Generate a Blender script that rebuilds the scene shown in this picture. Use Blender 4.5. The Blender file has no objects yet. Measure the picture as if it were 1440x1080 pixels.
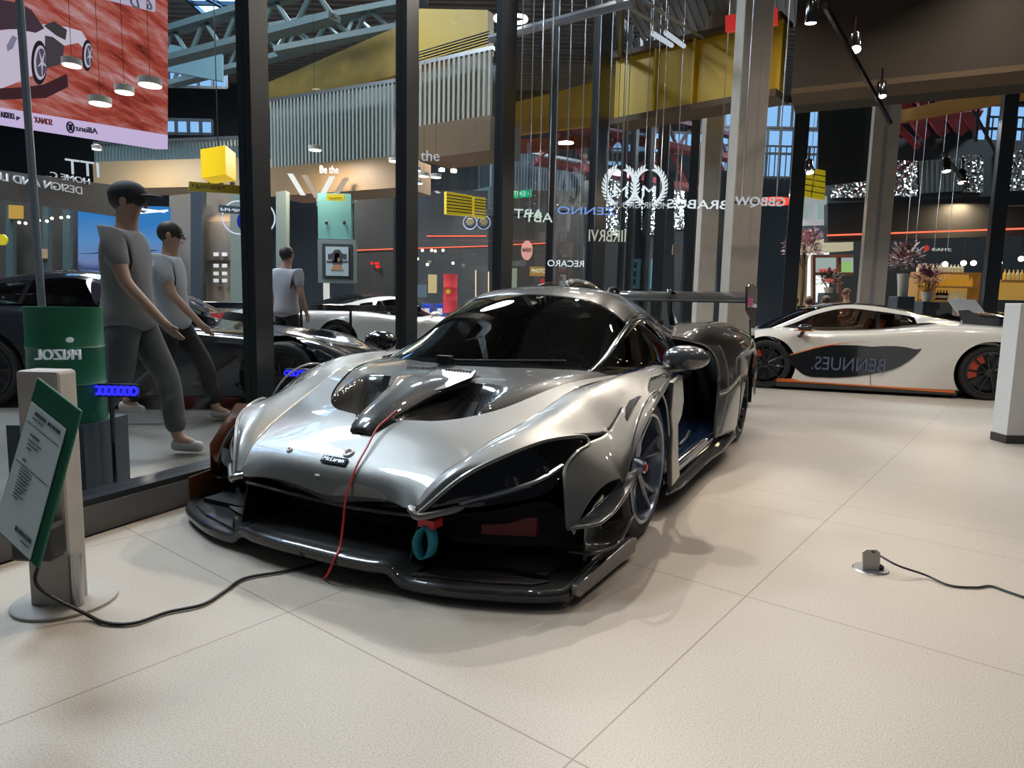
import bpy, bmesh, math, random
from math import sin, cos, pi, radians, atan2, sqrt
from mathutils import Vector, Matrix
random.seed(7)
scene = bpy.context.scene
COL = scene.collection
# ------------------------------------------------------------------ camera
FPX = 940.0; CAMH = 1.07; PITCH = math.atan(112/940.0); ROLL = radians(1.26)
_f = Vector((0, cos(PITCH), -sin(PITCH))); _r0 = Vector((1, 0, 0)); _u0 = _r0.cross(_f)
CR = _r0*cos(ROLL) + _u0*sin(ROLL); CU = _u0*cos(ROLL) - _r0*sin(ROLL); CF = _f
CAM = Vector((0, 0, CAMH))
def ray(px, py): return (px-720)/FPX*CR + (540-py)/FPX*CU + CF
def at(px, py, Y):
    d = ray(px, py); return CAM + d*(Y/d.y)
def gnd(px, py, z=0.0):
    d = ray(px, py); return CAM + d*((z-CAM.z)/d.z)
# ------------------------------------------------------------------ materials
MATS = {}
def new_mat(name):
    m = bpy.data.materials.new(name); m.use_nodes = True
    nt = m.node_tree; nt.nodes.clear()
    out = nt.nodes.new('ShaderNodeOutputMaterial')
    return m, nt, out
def pbr(name, col, rough=.5, metal=0.0, coat=0.0, spec=.5, emit=None, estr=0.0, bump=None, var=None, alpha=None, trans=0.0, flake=0):
    if name in MATS: return MATS[name]
    m, nt, out = new_mat(name)
    b = nt.nodes.new('ShaderNodeBsdfPrincipled'); nt.links.new(b.outputs[0], out.inputs[0])
    b.inputs['Base Color'].default_value = (*col, 1); b.inputs['Roughness'].default_value = rough
    b.inputs['Metallic'].default_value = metal; b.inputs['Coat Weight'].default_value = coat
    b.inputs['Coat Roughness'].default_value = .03
    b.inputs['Specular IOR Level'].default_value = spec
    if trans: b.inputs['Transmission Weight'].default_value = trans
    if emit:
        b.inputs['Emission Color'].default_value = (*emit, 1); b.inputs['Emission Strength'].default_value = estr
    if var or bump or flake:
        tc = nt.nodes.new('ShaderNodeTexCoord')
    if var:
        sc, amt = var
        n = nt.nodes.new('ShaderNodeTexNoise'); n.inputs['Scale'].default_value = sc; n.inputs['Detail'].default_value = 4
        nt.links.new(tc.outputs['Object'], n.inputs['Vector'])
        r = nt.nodes.new('ShaderNodeMapRange'); r.inputs[3].default_value = 1-amt; r.inputs[4].default_value = 1+amt
        nt.links.new(n.outputs[0], r.inputs[0])
        mx = nt.nodes.new('ShaderNodeMix'); mx.data_type = 'RGBA'; mx.blend_type = 'MULTIPLY'; mx.inputs[0].default_value = 1
        mx.inputs[6].default_value = (*col, 1); nt.links.new(r.outputs[0], mx.inputs[7]); nt.links.new(mx.outputs[2], b.inputs['Base Color'])
    if bump:
        sc, st = bump
        n = nt.nodes.new('ShaderNodeTexNoise'); n.inputs['Scale'].default_value = sc
        nt.links.new(tc.outputs['Object'], n.inputs['Vector'])
        bp = nt.nodes.new('ShaderNodeBump'); bp.inputs['Strength'].default_value = st; bp.inputs['Distance'].default_value = .01
        nt.links.new(n.outputs[0], bp.inputs['Height']); nt.links.new(bp.outputs[0], b.inputs['Normal'])
    if flake:
        n = nt.nodes.new('ShaderNodeTexVoronoi'); n.inputs['Scale'].default_value = flake
        nt.links.new(tc.outputs['Object'], n.inputs['Vector'])
        bp = nt.nodes.new('ShaderNodeBump'); bp.inputs['Strength'].default_value = .12; bp.inputs['Distance'].default_value = .002
        nt.links.new(n.outputs[0], bp.inputs['Height']); nt.links.new(bp.outputs[0], b.inputs['Normal'])
    MATS[name] = m; return m
def emis(name, col, s):
    if name in MATS: return MATS[name]
    m, nt, out = new_mat(name)
    e = nt.nodes.new('ShaderNodeEmission'); e.inputs[0].default_value = (*col, 1); e.inputs[1].default_value = s
    nt.links.new(e.outputs[0], out.inputs[0]); MATS[name] = m; return m
def glass(name, tint, ior=1.5, gloss=1.0, rough=0.0):
    """thin pane: clear/tinted see-through with Fresnel mirror reflection"""
    if name in MATS: return MATS[name]
    m, nt, out = new_mat(name)
    t = nt.nodes.new('ShaderNodeBsdfTransparent'); t.inputs[0].default_value = (*tint, 1)
    g = nt.nodes.new('ShaderNodeBsdfGlossy'); g.inputs['Roughness'].default_value = rough
    g.inputs[0].default_value = (gloss, gloss, gloss, 1)
    geo = nt.nodes.new('ShaderNodeNewGeometry'); dt = nt.nodes.new('ShaderNodeVectorMath'); dt.operation = 'DOT_PRODUCT'
    nt.links.new(geo.outputs['Normal'], dt.inputs[0]); nt.links.new(geo.outputs['Incoming'], dt.inputs[1])
    def mth(op, a, b=None, c=None):
        q = nt.nodes.new('ShaderNodeMath'); q.operation = op; q.use_clamp = False
        for k, v in enumerate((a, b, c)):
            if v is None: continue
            if isinstance(v, (int, float)): q.inputs[k].default_value = v
            else: nt.links.new(v, q.inputs[k])
        return q.outputs[0]
    f0 = ((ior-1)/(ior+1))**2
    cosv = mth('ABSOLUTE', dt.outputs['Value']); sch = mth('POWER', mth('SUBTRACT', 1.0, cosv), 5.0); fr = mth('MULTIPLY_ADD', sch, 1-f0, f0)
    x = nt.nodes.new('ShaderNodeMixShader')
    nt.links.new(fr, x.inputs[0]); nt.links.new(t.outputs[0], x.inputs[1]); nt.links.new(g.outputs[0], x.inputs[2])
    nt.links.new(x.outputs[0], out.inputs[0]); MATS[name] = m; return m
def carbon(name, base=.014, tint=(1, 1, 1), scale=160, rough=.22):
    if name in MATS: return MATS[name]
    m, nt, out = new_mat(name)
    b = nt.nodes.new('ShaderNodeBsdfPrincipled'); nt.links.new(b.outputs[0], out.inputs[0])
    tc = nt.nodes.new('ShaderNodeTexCoord'); mp = nt.nodes.new('ShaderNodeMapping'); mp.inputs['Rotation'].default_value = (.3, .2, pi/4)
    ck = nt.nodes.new('ShaderNodeTexChecker'); ck.inputs['Scale'].default_value = scale
    ck.inputs[1].default_value = (base*tint[0], base*tint[1], base*tint[2], 1)
    ck.inputs[2].default_value = (base*3*tint[0], base*3*tint[1], base*3*tint[2], 1)
    nt.links.new(tc.outputs['Object'], mp.inputs[0]); nt.links.new(mp.outputs[0], ck.inputs[0]); nt.links.new(ck.outputs[0], b.inputs['Base Color'])
    b.inputs['Roughness'].default_value = rough+.15; b.inputs['Specular IOR Level'].default_value = .15; b.inputs['Coat Weight'].default_value = .9; b.inputs['Coat Roughness'].default_value = .02
    MATS[name] = m; return m
# ------------------------------------------------------------------ mesh builder
class MB:
    def __init__(s): s.v = []; s.f = []; s.mi = []
    def add(s, vs, fs, mi=0):
        o = len(s.v); s.v += [tuple(p) for p in vs]; s.f += [tuple(i+o for i in f) for f in fs]; s.mi += [mi]*len(fs); return s
    def box(s, lo, hi, M=None, mi=0):
        x0, y0, z0 = lo; x1, y1, z1 = hi
        vs = [Vector(p) for p in ((x0,y0,z0),(x1,y0,z0),(x1,y1,z0),(x0,y1,z0),(x0,y0,z1),(x1,y0,z1),(x1,y1,z1),(x0,y1,z1))]
        if M is not None: vs = [M @ p for p in vs]
        return s.add(vs, [(3,2,1,0),(4,5,6,7),(0,1,5,4),(1,2,6,5),(2,3,7,6),(3,0,4,7)], mi)
    def tube(s, pts, r, n=8, cap=True, mi=0):
        pts = [Vector(p) for p in pts]; rs = r if isinstance(r, (list, tuple)) else [r]*len(pts)
        rings = []; up = Vector((0, 0, 1))
        for i, p in enumerate(pts):
            d = (pts[min(i+1, len(pts)-1)] - pts[max(i-1, 0)]).normalized()
            a = d.cross(up)
            if a.length < 1e-3: a = d.cross(Vector((1, 0, 0)))
            a.normalize(); b = a.cross(d)
            rings.append([p + (a*cos(2*pi*k/n) + b*sin(2*pi*k/n))*rs[i] for k in range(n)])
        vs = [q for R in rings for q in R]; fs = []
        for i in range(len(pts)-1):
            for k in range(n):
                fs.append((i*n+k, i*n+(k+1)%n, (i+1)*n+(k+1)%n, (i+1)*n+k))
        if cap: fs += [tuple(range(n))[::-1], tuple((len(pts)-1)*n+k for k in range(n))]
        return s.add(vs, fs, mi)
    def lathe(s, prof, c=(0, 0, 0), axis='z', n=32, a0=0, a1=2*pi, mi=0):
        c = Vector(c); vs = []; full = abs(a1-a0-2*pi) < 1e-6; m = n if full else n+1
        for (r, h) in prof:
            for k in range(m):
                a = a0+(a1-a0)*k/n
                if axis == 'z': p = Vector((r*cos(a), r*sin(a), h))
                elif axis == 'y': p = Vector((r*cos(a), h, r*sin(a)))
                else: p = Vector((h, r*cos(a), r*sin(a)))
                vs.append(c+p)
        fs = []
        for i in range(len(prof)-1):
            for k in range(n):
                k2 = (k+1) % m if full else k+1
                fs.append((i*m+k, i*m+k2, (i+1)*m+k2, (i+1)*m+k))
        return s.add(vs, fs, mi)
    def prism(s, poly, d, mi=0):
        """poly: list of 3D points (planar-ish), extruded by vector d"""
        n = len(poly); P = [Vector(p) for p in poly]; d = Vector(d)
        vs = P + [p+d for p in P]
        fs = [tuple(range(n))[::-1], tuple(range(n, 2*n))] + [(i, (i+1) % n, n+(i+1) % n, n+i) for i in range(n)]
        return s.add(vs, fs, mi)
    def ball(s, c, r, n=10, m=7, M=None, mi=0):
        c = Vector(c); r = Vector(r) if isinstance(r, (tuple, list, Vector)) else Vector((r, r, r))
        vs = [Vector((0, 0, -1))] + [Vector((cos(2*pi*k/n)*cos(t), sin(2*pi*k/n)*cos(t), sin(t))) for t in [-pi/2+pi*(i+1)/m for i in range(m-1)] for k in range(n)] + [Vector((0, 0, 1))]
        vs = [Vector((p.x*r.x, p.y*r.y, p.z*r.z)) for p in vs]
        if M is not None: vs = [M @ p for p in vs]
        vs = [p+c for p in vs]; fs = []
        for k in range(n):
            fs.append((0, 1+(k+1) % n, 1+k)); fs.append((len(vs)-1, 1+(m-2)*n+k, 1+(m-2)*n+(k+1) % n))
            for i in range(m-2): fs.append((1+i*n+k, 1+i*n+(k+1) % n, 1+(i+1)*n+(k+1) % n, 1+(i+1)*n+k))
        return s.add(vs, fs, mi)
    def patch(s, G, nu=6, nv=6, mi=0, keep=None):
        """tensor Catmull-Rom surface through control grid G[i][j]; keep(u,v) filters faces"""
        pts, U, V = patch_pts(G, nu, nv); W = len(V)
        fs = []
        for i in range(len(U)-1):
            for j in range(W-1):
                if keep is None or keep((U[i]+U[i+1])/2, (V[j]+V[j+1])/2): fs.append((i*W+j, i*W+j+1, (i+1)*W+j+1, (i+1)*W+j))
        if keep is not None:
            used = sorted({k for f in fs for k in f}); mp = {k: i for i, k in enumerate(used)}
            pts = [pts[k] for k in used]; fs = [tuple(mp[k] for k in f) for f in fs]
        return s.add(pts, fs, mi)
    def mirror_y(s):
        m = MB(); m.v = [(x, -y, z) for x, y, z in s.v]; m.f = [f[::-1] for f in s.f]; m.mi = list(s.mi); return m
    def xform(s, M): s.v = [tuple(M @ Vector(p)) for p in s.v]; return s
    def build(s, name, mats, parent=None, smooth=35, solid=None, bevel=None, loc=None, rot=None, weld=False, sub=0):
        me = bpy.data.meshes.new(name); me.from_pydata(s.v, [], s.f)
        if weld:
            bm = bmesh.new(); bm.from_mesh(me); bmesh.ops.remove_doubles(bm, verts=bm.verts, dist=1e-4); bmesh.ops.recalc_face_normals(bm, faces=bm.faces); bm.to_mesh(me); bm.free()
        if not isinstance(mats, (list, tuple)): mats = [mats]
        for m in mats: me.materials.append(m)
        if len(mats) > 1 and not weld:
            for p, i in zip(me.polygons, s.mi): p.material_index = i
        if smooth:
            me.polygons.foreach_set('use_smooth', [True]*len(me.polygons)); me.set_sharp_from_angle(angle=radians(smooth))
        me.update()
        o = bpy.data.objects.new(name, me); COL.objects.link(o)
        if parent is not None: o.parent = parent
        if loc is not None: o.location = loc
        if rot is not None: o.rotation_euler = rot
        if sub:
            md = o.modifiers.new('s', 'SUBSURF'); md.levels = sub; md.render_levels = sub
        if solid:
            md = o.modifiers.new('t', 'SOLIDIFY'); md.thickness = abs(solid); md.offset = -1 if solid > 0 else 1
        if bevel:
            md = o.modifiers.new('b', 'BEVEL'); md.width = bevel; md.segments = 2; md.limit_method = 'ANGLE'
        return o
def cr(p0, p1, p2, p3, t):
    t2 = t*t; t3 = t2*t
    return 0.5*((2*p1) + (p2-p0)*t + (2*p0-5*p1+4*p2-p3)*t2 + (3*p1-p0-3*p2+p3)*t3)
def crv(P, n):
    P = [Vector(p) for p in P]; out = []; N = len(P)
    for i in range(N-1):
        a = P[i-1] if i > 0 else 2*P[0]-P[1]; d = P[i+2] if i+2 < N else 2*P[-1]-P[-2]
        for k in range(n): out.append(cr(a, P[i], P[i+1], d, k/n))
    out.append(P[-1]); return out
def patch_pts(G, nu, nv):
    rows = [crv(r, nv) for r in G]; W = len(rows[0])
    cols = [crv([r[j] for r in rows], nu) for j in range(W)]
    Hn = len(cols[0]); pts = [cols[j][i] for i in range(Hn) for j in range(W)]
    return pts, [i/nu for i in range(Hn)], [j/nv for j in range(W)]
def mir(G): return [[(p[0], -p[1], p[2]) for p in r] for r in G]
def lerp1(x, xs, ys):
    if x <= xs[0]: return ys[0]
    for i in range(len(xs)-1):
        if x <= xs[i+1]:
            t = (x-xs[i])/(xs[i+1]-xs[i]); return ys[i]+(ys[i+1]-ys[i])*t
    return ys[-1]
def smooth1(x, xs, ys):
    n = len(xs)
    if x <= xs[0]: return ys[0]
    if x >= xs[-1]: return ys[-1]
    d = [(ys[i+1]-ys[i])/(xs[i+1]-xs[i]) for i in range(n-1)]
    mt = [d[0]] + [(d[i-1]+d[i])/2 if d[i-1]*d[i] > 0 else 0 for i in range(1, n-1)] + [d[-1]]
    for i in range(n-1):
        if x <= xs[i+1]:
            h = xs[i+1]-xs[i]; t = (x-xs[i])/h
            return (2*t**3-3*t*t+1)*ys[i]+(t**3-2*t*t+t)*h*mt[i]+(-2*t**3+3*t*t)*ys[i+1]+(t**3-t*t)*h*mt[i+1]
# ------------------------------------------------------------------ scene things
def tag(o, label=None, cat=None, group=None, kind=None):
    if label: o['label'] = label
    if cat: o['category'] = cat
    if group: o['group'] = group
    if kind: o['kind'] = kind
    return o
def empty(name, loc=(0, 0, 0), rz=0.0, label=None, cat=None, group=None):
    o = bpy.data.objects.new(name, None); o.empty_display_size = .2; COL.objects.link(o)
    o.location = loc; o.rotation_euler = (0, 0, rz)
    return tag(o, label, cat, group)
def copy_tree(o, parent=None):
    c = o.copy(); COL.objects.link(c)
    if parent is not None: c.parent = parent
    for ch in list(o.children): copy_tree(ch, c)
    return c
def text_obj(name, body, size, mat, M, parent=None, depth=.01, mirror=False, width=None, align='CENTER', font_shear=0.0):
    """lettering as a solid mesh; M places the text plane (x right, y up, z out of the face)"""
    cu = bpy.data.curves.new(name, 'FONT'); cu.body = body; cu.size = size; cu.extrude = depth/2; cu.align_x = align; cu.align_y = 'CENTER'; cu.shear = font_shear
    tmp = bpy.data.objects.new(name, cu); COL.objects.link(tmp)
    dg = bpy.context.evaluated_depsgraph_get(); me = bpy.data.meshes.new_from_object(tmp.evaluated_get(dg))
    bpy.data.objects.remove(tmp); bpy.data.curves.remove(cu)
    me.name = name; S = Matrix.Identity(4)
    if len(me.vertices) and width:
        xs = [v.co.x for v in me.vertices]; w = max(xs)-min(xs)
        S = Matrix.Diagonal((width/w, 1, 1, 1))
        if align == 'CENTER': S = S @ Matrix.Translation((-(max(xs)+min(xs))/2, 0, 0))
    if mirror: S = Matrix.Diagonal((-1, 1, 1, 1)) @ S
    me.transform(S)
    if mirror: me.flip_normals()
    me.materials.clear(); me.materials.append(mat)
    o = bpy.data.objects.new(name, me); COL.objects.link(o)
    if parent is not None: o.parent = parent
    o.matrix_local = M
    return o
# ================================================================== SILVER TRACK CAR
M_silver = pbr('silver_paint', (.195, .192, .183), .40, .75, coat=1.0, flake=900)
M_carbon = carbon('gloss_carbon_weave')
M_black = pbr('black_gloss', (.008, .008, .009), .12, coat=.6)
M_matte = pbr('black_matte', (.006, .006, .007), .6)
M_dark = pbr('dark_cavity', (.004, .004, .004), .8)
M_rubber = pbr('tyre_rubber', (.012, .012, .013), .65, bump=(60, .2))
M_wsglass = glass('tinted_windscreen_glass', (.20, .215, .22), 1.55)
M_lampglass = glass('headlight_cover_glass', (.30, .30, .34), 1.5)
M_door_refl = pbr('door_glass_blue_reflection', (.010, .024, .065), .06, coat=1.0)  # door glass, the blue reflection on the flank is in the base colour
M_grey_carbon = pbr('grey_lacquered_carbon', (.10, .10, .105), .22, .3, coat=1.0)
M_orange_refl = pbr('carbon_orange_reflection', (.13, .045, .018), .2, .2, coat=1.0)  # carbon with an orange reflection put into its base colour
M_rim = pbr('grey_forged_rim', (.22, .25, .32), .25, .8, coat=.5)
M_rimdark = pbr('black_forged_rim', (.02, .02, .022), .25, .6, coat=.5)
M_redtrim = pbr('dark_red_cooler', (.16, .012, .02), .5)
M_steel = pbr('brushed_steel', (.45, .45, .46), .3, .9)
M_white = pbr('white_print', (.8, .8, .8), .5)
M_red = pbr('red_plastic', (.55, .03, .03), .4)
M_teal = pbr('teal_webbing', (.02, .25, .33), .7)
M_int = pbr('cabin_trim', (.03, .03, .034), .7)

ORG = Vector((-0.21441, 3.63005, 0)); YAW = -2.05395795
zc_x = [-.2, .13, .40, .66, .88, 1.0, 1.095, 1.14]; zc_z = [.80, .735, .685, .607, .53, .455, .385, .318]
ys_x = [-.5, -.2, .25, .60, .85, .95, 1.075, 1.165]; ys_y = [.80, .78, .71, .63, .56, .53, .49, .455]; ys_z = [.735, .715, .69, .582, .507, .468, .412, .328]
def zc(x): return smooth1(x, zc_x, zc_z)
def ysm(x): return smooth1(x, ys_x, ys_y)
def zsm(x): return smooth1(x, ys_x, ys_z)
def zbon(x, y):
    q = min(1.2, abs(y)/ysm(x)); return zc(x)+(zsm(x)-zc(x))*q*q
yb_x = [-.36, -.2, .18, .30, .46, .60, .70, .755, .785, .80, .84, .875, .915]; yb_y = [.765, .75, .65, .60, .545, .46, .37, .285, .19, .125, .105, .09, .06]
def yb(x): return lerp1(x, yb_x, yb_y)

def make_track_car():
    root = empty('track_car', ORG, YAW, 'silver low slung track car with carbon bonnet vents and tall rear wing', 'car')
    # ---- bonnet (silver panel around the carbon insert)
    inn = [(.928, 0), (.922, .052), (.885, .085), (.835, .105), (.80, .135), (.787, .19), (.758, .285), (.69, .38), (.58, .475), (.44, .552), (.24, .63), (.02, .70), (-.2, .752), (-.36, .768)]
    outp = [(1.138, 0), (1.133, .16), (1.138, .31), (1.165, .45), (1.075, None), (.95, None), (.85, None), (.72, None), (.58, None), (.42, None), (.22, None), (.0, None), (-.2, None), (-.36, None)]
    def symcrv(P, n): return crv([(P[1][0], -P[1][1], 0)] + [(x, y, 0) for x, y in P], n)[n:]
    inn3 = symcrv(inn, 6)
    out3 = symcrv([(x, ysm(x) if y is None else y) for x, y in outp], 6)
    m2 = MB()
    for s in (1, -1):
        m = m2; K = 12; n = len(inn3); vs = []
        for i in range(n):
            for k in range(K+1):
                q = inn3[i].lerp(out3[i], k/K); z = zbon(q.x, q.y)
                if i <= 18: z -= .030*max(0, (k/K-.86)/.14)**2*(1-i/30)
                vs.append((q.x, q.y*s, z))
            if True:
                q = out3[i]; lip = max(0, 1-i/20)
                vs.append((q.x-.035*lip, q.y*s, zbon(q.x, q.y)-.030*lip-.04*lip-.002))
        m.add(vs, [(i*(K+2)+k, i*(K+2)+k+1, (i+1)*(K+2)+k+1, (i+1)*(K+2)+k)[::s] for i in range(n-1) for k in range(K+1)])
    m2.build('bonnet', M_silver, root, smooth=50, weld=True)
    # ---- carbon bonnet insert with sunken vents
    def zcarb(x, y, e=None):
        z = zbon(x, y)+.012
        a = abs(y)
        if e: z -= .02*max(0, (a/e-.86)/.14)**2
        bx = max(0, 1-((x-.61)/.21)**2); by = max(0, 1-((a-.25)/.16)**2)
        z -= .16*(bx*by)**.7
        return z
    bnd = symcrv(inn, 8); W = 60; rows = []
    for q in bnd:
        r = []
        for j in range(W+1):
            y = q.y*(-1+2*j/W); x = q.x
            if x < .16: x = max(x, lerp1(abs(y), [0, .26, .50, .66, .77], [.15, .11, .02, -.08, -.36]))
            r.append((x, y, zcarb(q.x if x == q.x else x, y, max(q.y, .02))))
        rows.append(r)
    m = MB(); vs = [p for r in rows for p in r]; N = len(rows)-1
    m.add(vs, [(i*(W+1)+j, i*(W+1)+j+1, (i+1)*(W+1)+j+1, (i+1)*(W+1)+j) for i in range(N) for j in range(W)])
    m.build('carbon_bonnet', M_carbon, root, smooth=50)
    # spine : arrow shaped carbon scoop bridging the vents
    def spine_sec(x, w, h):
        r = []
        for t in (-1, -.8, -.4, 0, .4, .8, 1):
            r.append((x, w*t, zbon(x, 0)+.008+h*(1-abs(t)**3*.85)))
        return r
    Gs = [spine_sec(.930, .052, .004), spine_sec(.92, .060, .020), spine_sec(.86, .085, .028), spine_sec(.76, .108, .036), spine_sec(.66, .125, .042), spine_sec(.56, .15, .042), spine_sec(.47, .19, .036), spine_sec(.40, .225, .026), spine_sec(.30, .23, .010)]
    MB().patch(Gs, 6, 5).build('bonnet_spine', M_carbon, root, solid=.05)
    # delta winglets from the spine to the rear of each vent
    for s in (1, -1):
        w = MB()
        pts = [(.60, .10*s, .655), (.53, .16*s, .672), (.40, .235*s, .722), (.30, .20*s, .742), (.34, .0, .738), (.50, .0, .705)]
        w.prism(pts if s > 0 else pts[::-1], (0, 0, -.014)); w.build('vent_winglet', M_carbon, root, smooth=60, bevel=.003)
        # vent louvre behind the winglet
        lv = MB()
        for k in range(9):
            yy = (.05+.017*k)*s
            lv.box((.285, yy-.003, zbon(.3, yy)+.016), (.345, yy+.003, zbon(.3, yy)+.040))
        lv.build('vent_louvre', M_steel, root, smooth=0)
        # vent mouth floor (dark)
        v = MB(); Gv = []
        for xx in (.80, .72, .62, .52, .44):
            Gv.append([(xx, s*yy, zcarb(xx, yy)+.004) for yy in (.11, .17, .24, .30)])
        v.patch(Gv, 3, 3).build('bonnet_vent', M_matte, root)
    # ---- fenders
    for s in (1, -1):
        top = [  # seam , crest , outer edge (headlight top)
            [(1.168, .452, .322), (1.178, .475, .318), (1.165, .498, .303)],
            [(1.075, .49, .412), (1.08, .555, .437), (1.06, .60, .435)],
            [(.95, .53, .468), (.935, .62, .515), (.94, .72, .512)],
            [(.85, .56, .507), (.81, .68, .56), (.80, .80, .548)],
            [(.60, .63, .582), (.59, .76, .612), (.62, .885, .548)],
            [(.44, .665, .635), (.43, .80, .645), (.47, .95, .545)]]
        side = [  # from the headlight back over the arch to the scuttle
            [(.44, .665, .635), (.43, .80, .645), (.47, .95, .545), (.545, 1.035, .45), (.575, 1.065, .38)],
            [(.30, .70, .68), (.30, .83, .69), (.30, .96, .635), (.36, 1.04, .57), (.40, 1.07, .525)],
            [(.12, .735, .700), (.12, .85, .730), (.12, .965, .700), (.16, 1.045, .655), (.18, 1.07, .63)],
            [(-.05, .76, .71), (-.05, .86, .745), (-.05, .955, .730), (-.05, 1.02, .70), (-.05, 1.05, .675)],
            [(-.2, .78, .715), (-.22, .87, .75), (-.22, .95, .742), (-.24, 1.0, .72), (-.25, 1.02, .70)],
            [(-.5, .80, .735), (-.5, .86, .755), (-.5, .92, .752), (-.5, .96, .735), (-.5, .97, .71)]]
        # front cheek blade running down from the headlight corner
        blade = [
            [(.47, .95, .545), (.545, 1.035, .45), (.575, 1.065, .38)],
            [(.62, .925, .525), (.62, 1.02, .44), (.62, 1.062, .395)],
            [(.72, .915, .50), (.70, .985, .43), (.69, 1.03, .385)],
            [(.80, .90, .445), (.775, .965, .39), (.76, 1.005, .35)],
            [(.855, .93, .36), (.83, .96, .33), (.82, .985, .29)],
            [(.885, .955, .25), (.875, .965, .24), (.87, .975, .22)]]
        def ext(p, q, k): return tuple(p[i]+(p[i]-q[i])*k for i in range(3))
        A = [list(r)+[ext(r[2], r[1], .7)] for r in top[:-1]]+[r[:4] for r in side]
        B = [[ext(r[0], r[1], .8)]+list(r) for r in blade[:0:-1]]+[r[1:5] for r in side]
        isv = lambda u, v: 7.2 < u < 9.3 and 1.2+.3*abs(u-8.2) < v < 2.25
        m = MB().patch(A if s > 0 else mir(A), 8, 8, keep=lambda u, v: v < 2)
        m.patch(B if s > 0 else mir(B), 8, 12, keep=lambda u, v: v > 1 and not isv(u, v))
        MB().patch([[(p[0], p[1]-.004, p[2]-.012) for p in r] for r in B] if s > 0 else mir([[(p[0], p[1]-.004, p[2]-.012) for p in r] for r in B]), 8, 12, keep=isv).build('fender_vent', M_matte, root)
        m.build('front_fender', M_silver, root, smooth=75, solid=.005, weld=True)
        # chamfer bead along headlight top and front blade
        e = MB(); e.tube(crv([(x, y*s, z) for x, y, z in ((1.175, .485, .305), (1.065, .603, .433), (.945, .722, .509), (.805, .803, .545), (.69, .87, .552), (.62, .905, .543), (.63, .925, .515), (.72, .915, .50), (.80, .90, .445), (.855, .93, .36), (.888, .955, .25))], 6), .009, 8)
        e.tube(crv([(x, y*s, z) for x, y, z in ((1.165, .44, .315), (1.188, .470, .308), (1.175, .50, .296), (1.08, .62, .325))], 6), [.014]*13+[.014]*5+[.006], 8)
        e.build('fender_edge', M_silver, root)
        a = MB()
        arch = [(.13+.368*cos(t), (1.05-.02*max(0, -cos(t)))*s, .33+.36*sin(t)) for t in [radians(q) for q in range(25, 166, 10)]]
        a.tube(arch, .006, 8); a.build('arch_lip', M_silver, root)
        # liner behind wheel
        li = MB(); lp = [[(.13+.352*cos(t), yy*s, .33+.345*sin(t)) for yy in (.70, 1.0)] for t in [radians(q) for q in range(-10, 191, 10)]]
        li.patch(lp, 1, 1).build('wheel_arch_liner', M_dark, root)
        # trailing blade behind the front wheel
        tb = MB(); pg = [(-.22, .70), (-.40, .72), (-.46, .58), (-.43, .50), (-.36, .46), (-.40, .30), (-.46, .16), (-.30, .14), (-.265, .30), (-.255, .45), (-.20, .55)]
        tb.prism([(x, 1.045*s, z) for x, z in pg], (0, -.03*s, 0)); tb.build('fender_trailing_blade', M_silver, root, smooth=0, bevel=.006)
        # ---- headlight
        hl = [
            [(1.155, .50, .302), (1.14, .51, .298), (1.12, .525, .296)],
            [(1.06, .60, .432), (1.075, .61, .37), (1.06, .63, .32)],
            [(.94, .72, .507), (.96, .735, .42), (.975, .75, .335)],
            [(.80, .80, .543), (.85, .825, .45), (.885, .845, .36)],
            [(.69, .865, .548), (.745, .885, .48), (.83, .885, .40)],
            [(.62, .90, .54), (.665, .915, .515), (.76, .905, .465)]]
        h = MB().patch(hl if s > 0 else mir(hl), 6, 6); ho = h.build('headlight', M_lampglass, root)
        inn = [[(p[0]-.06, p[1]-.03, p[2]-.005) for p in r] for r in hl]
        MB().patch(inn if s > 0 else mir(inn), 4, 4).build('lamp_bowl', M_matte, ho)
        dr = MB(); dr.tube(crv([(x, y*s, z) for x, y, z in ((1.08, .60, .335), (.99, .72, .37), (.88, .82, .405), (.77, .875, .45))], 6), .012, 8); dr.build('light_blade', pbr('lamp_chrome', (.5, .5, .52), .15, 1), ho)
        for (x, y, z) in ((.93, .74, .40), (.83, .82, .43)):
            q = MB(); q.lathe([(0, .0), (.028, .0), (.032, .03), (.026, .034), (0, .03)], (x-.02, y*s, z), 'x', 16); q.build('lamp_lens', pbr('lens_dark', (.05, .05, .06), .05, coat=1), ho)
        # ---- intake below the headlight with red cooler
        it = [[(1.13, .50, .295), (1.06, .70, .315), (.93, .86, .345), (.86, .93, .30)],
              [(1.0, .48, .24), (.92, .68, .26), (.82, .83, .27), (.80, .93, .25)],
              [(.93, .46, .12), (.85, .68, .12), (.77, .83, .12), (.78, .95, .13)],
              [(1.10, .44, .09), (1.03, .68, .09), (.93, .86, .09), (.86, .97, .09)]]
        MB().patch(it if s > 0 else mir(it), 6, 6).build('side_intake', M_matte, root)
        rc = MB(); rc.prism([(.915, .60*s, .17), (.83, .80*s, .17), (.83, .80*s, .245), (.915, .60*s, .245)], (-.03, 0, 0)); rc.build('side_cooler', M_redtrim, root, smooth=0)
        # ---- dive planes
        dm = M_grey_carbon if s > 0 else M_orange_refl
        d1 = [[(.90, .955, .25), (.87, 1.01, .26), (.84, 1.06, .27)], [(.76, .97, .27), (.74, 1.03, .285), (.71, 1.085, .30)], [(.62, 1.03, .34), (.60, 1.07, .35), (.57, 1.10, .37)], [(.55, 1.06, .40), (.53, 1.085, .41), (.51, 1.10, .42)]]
        MB().patch(d1 if s > 0 else mir(d1), 5, 4).build('dive_plane', dm, root, solid=.008)
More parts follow.
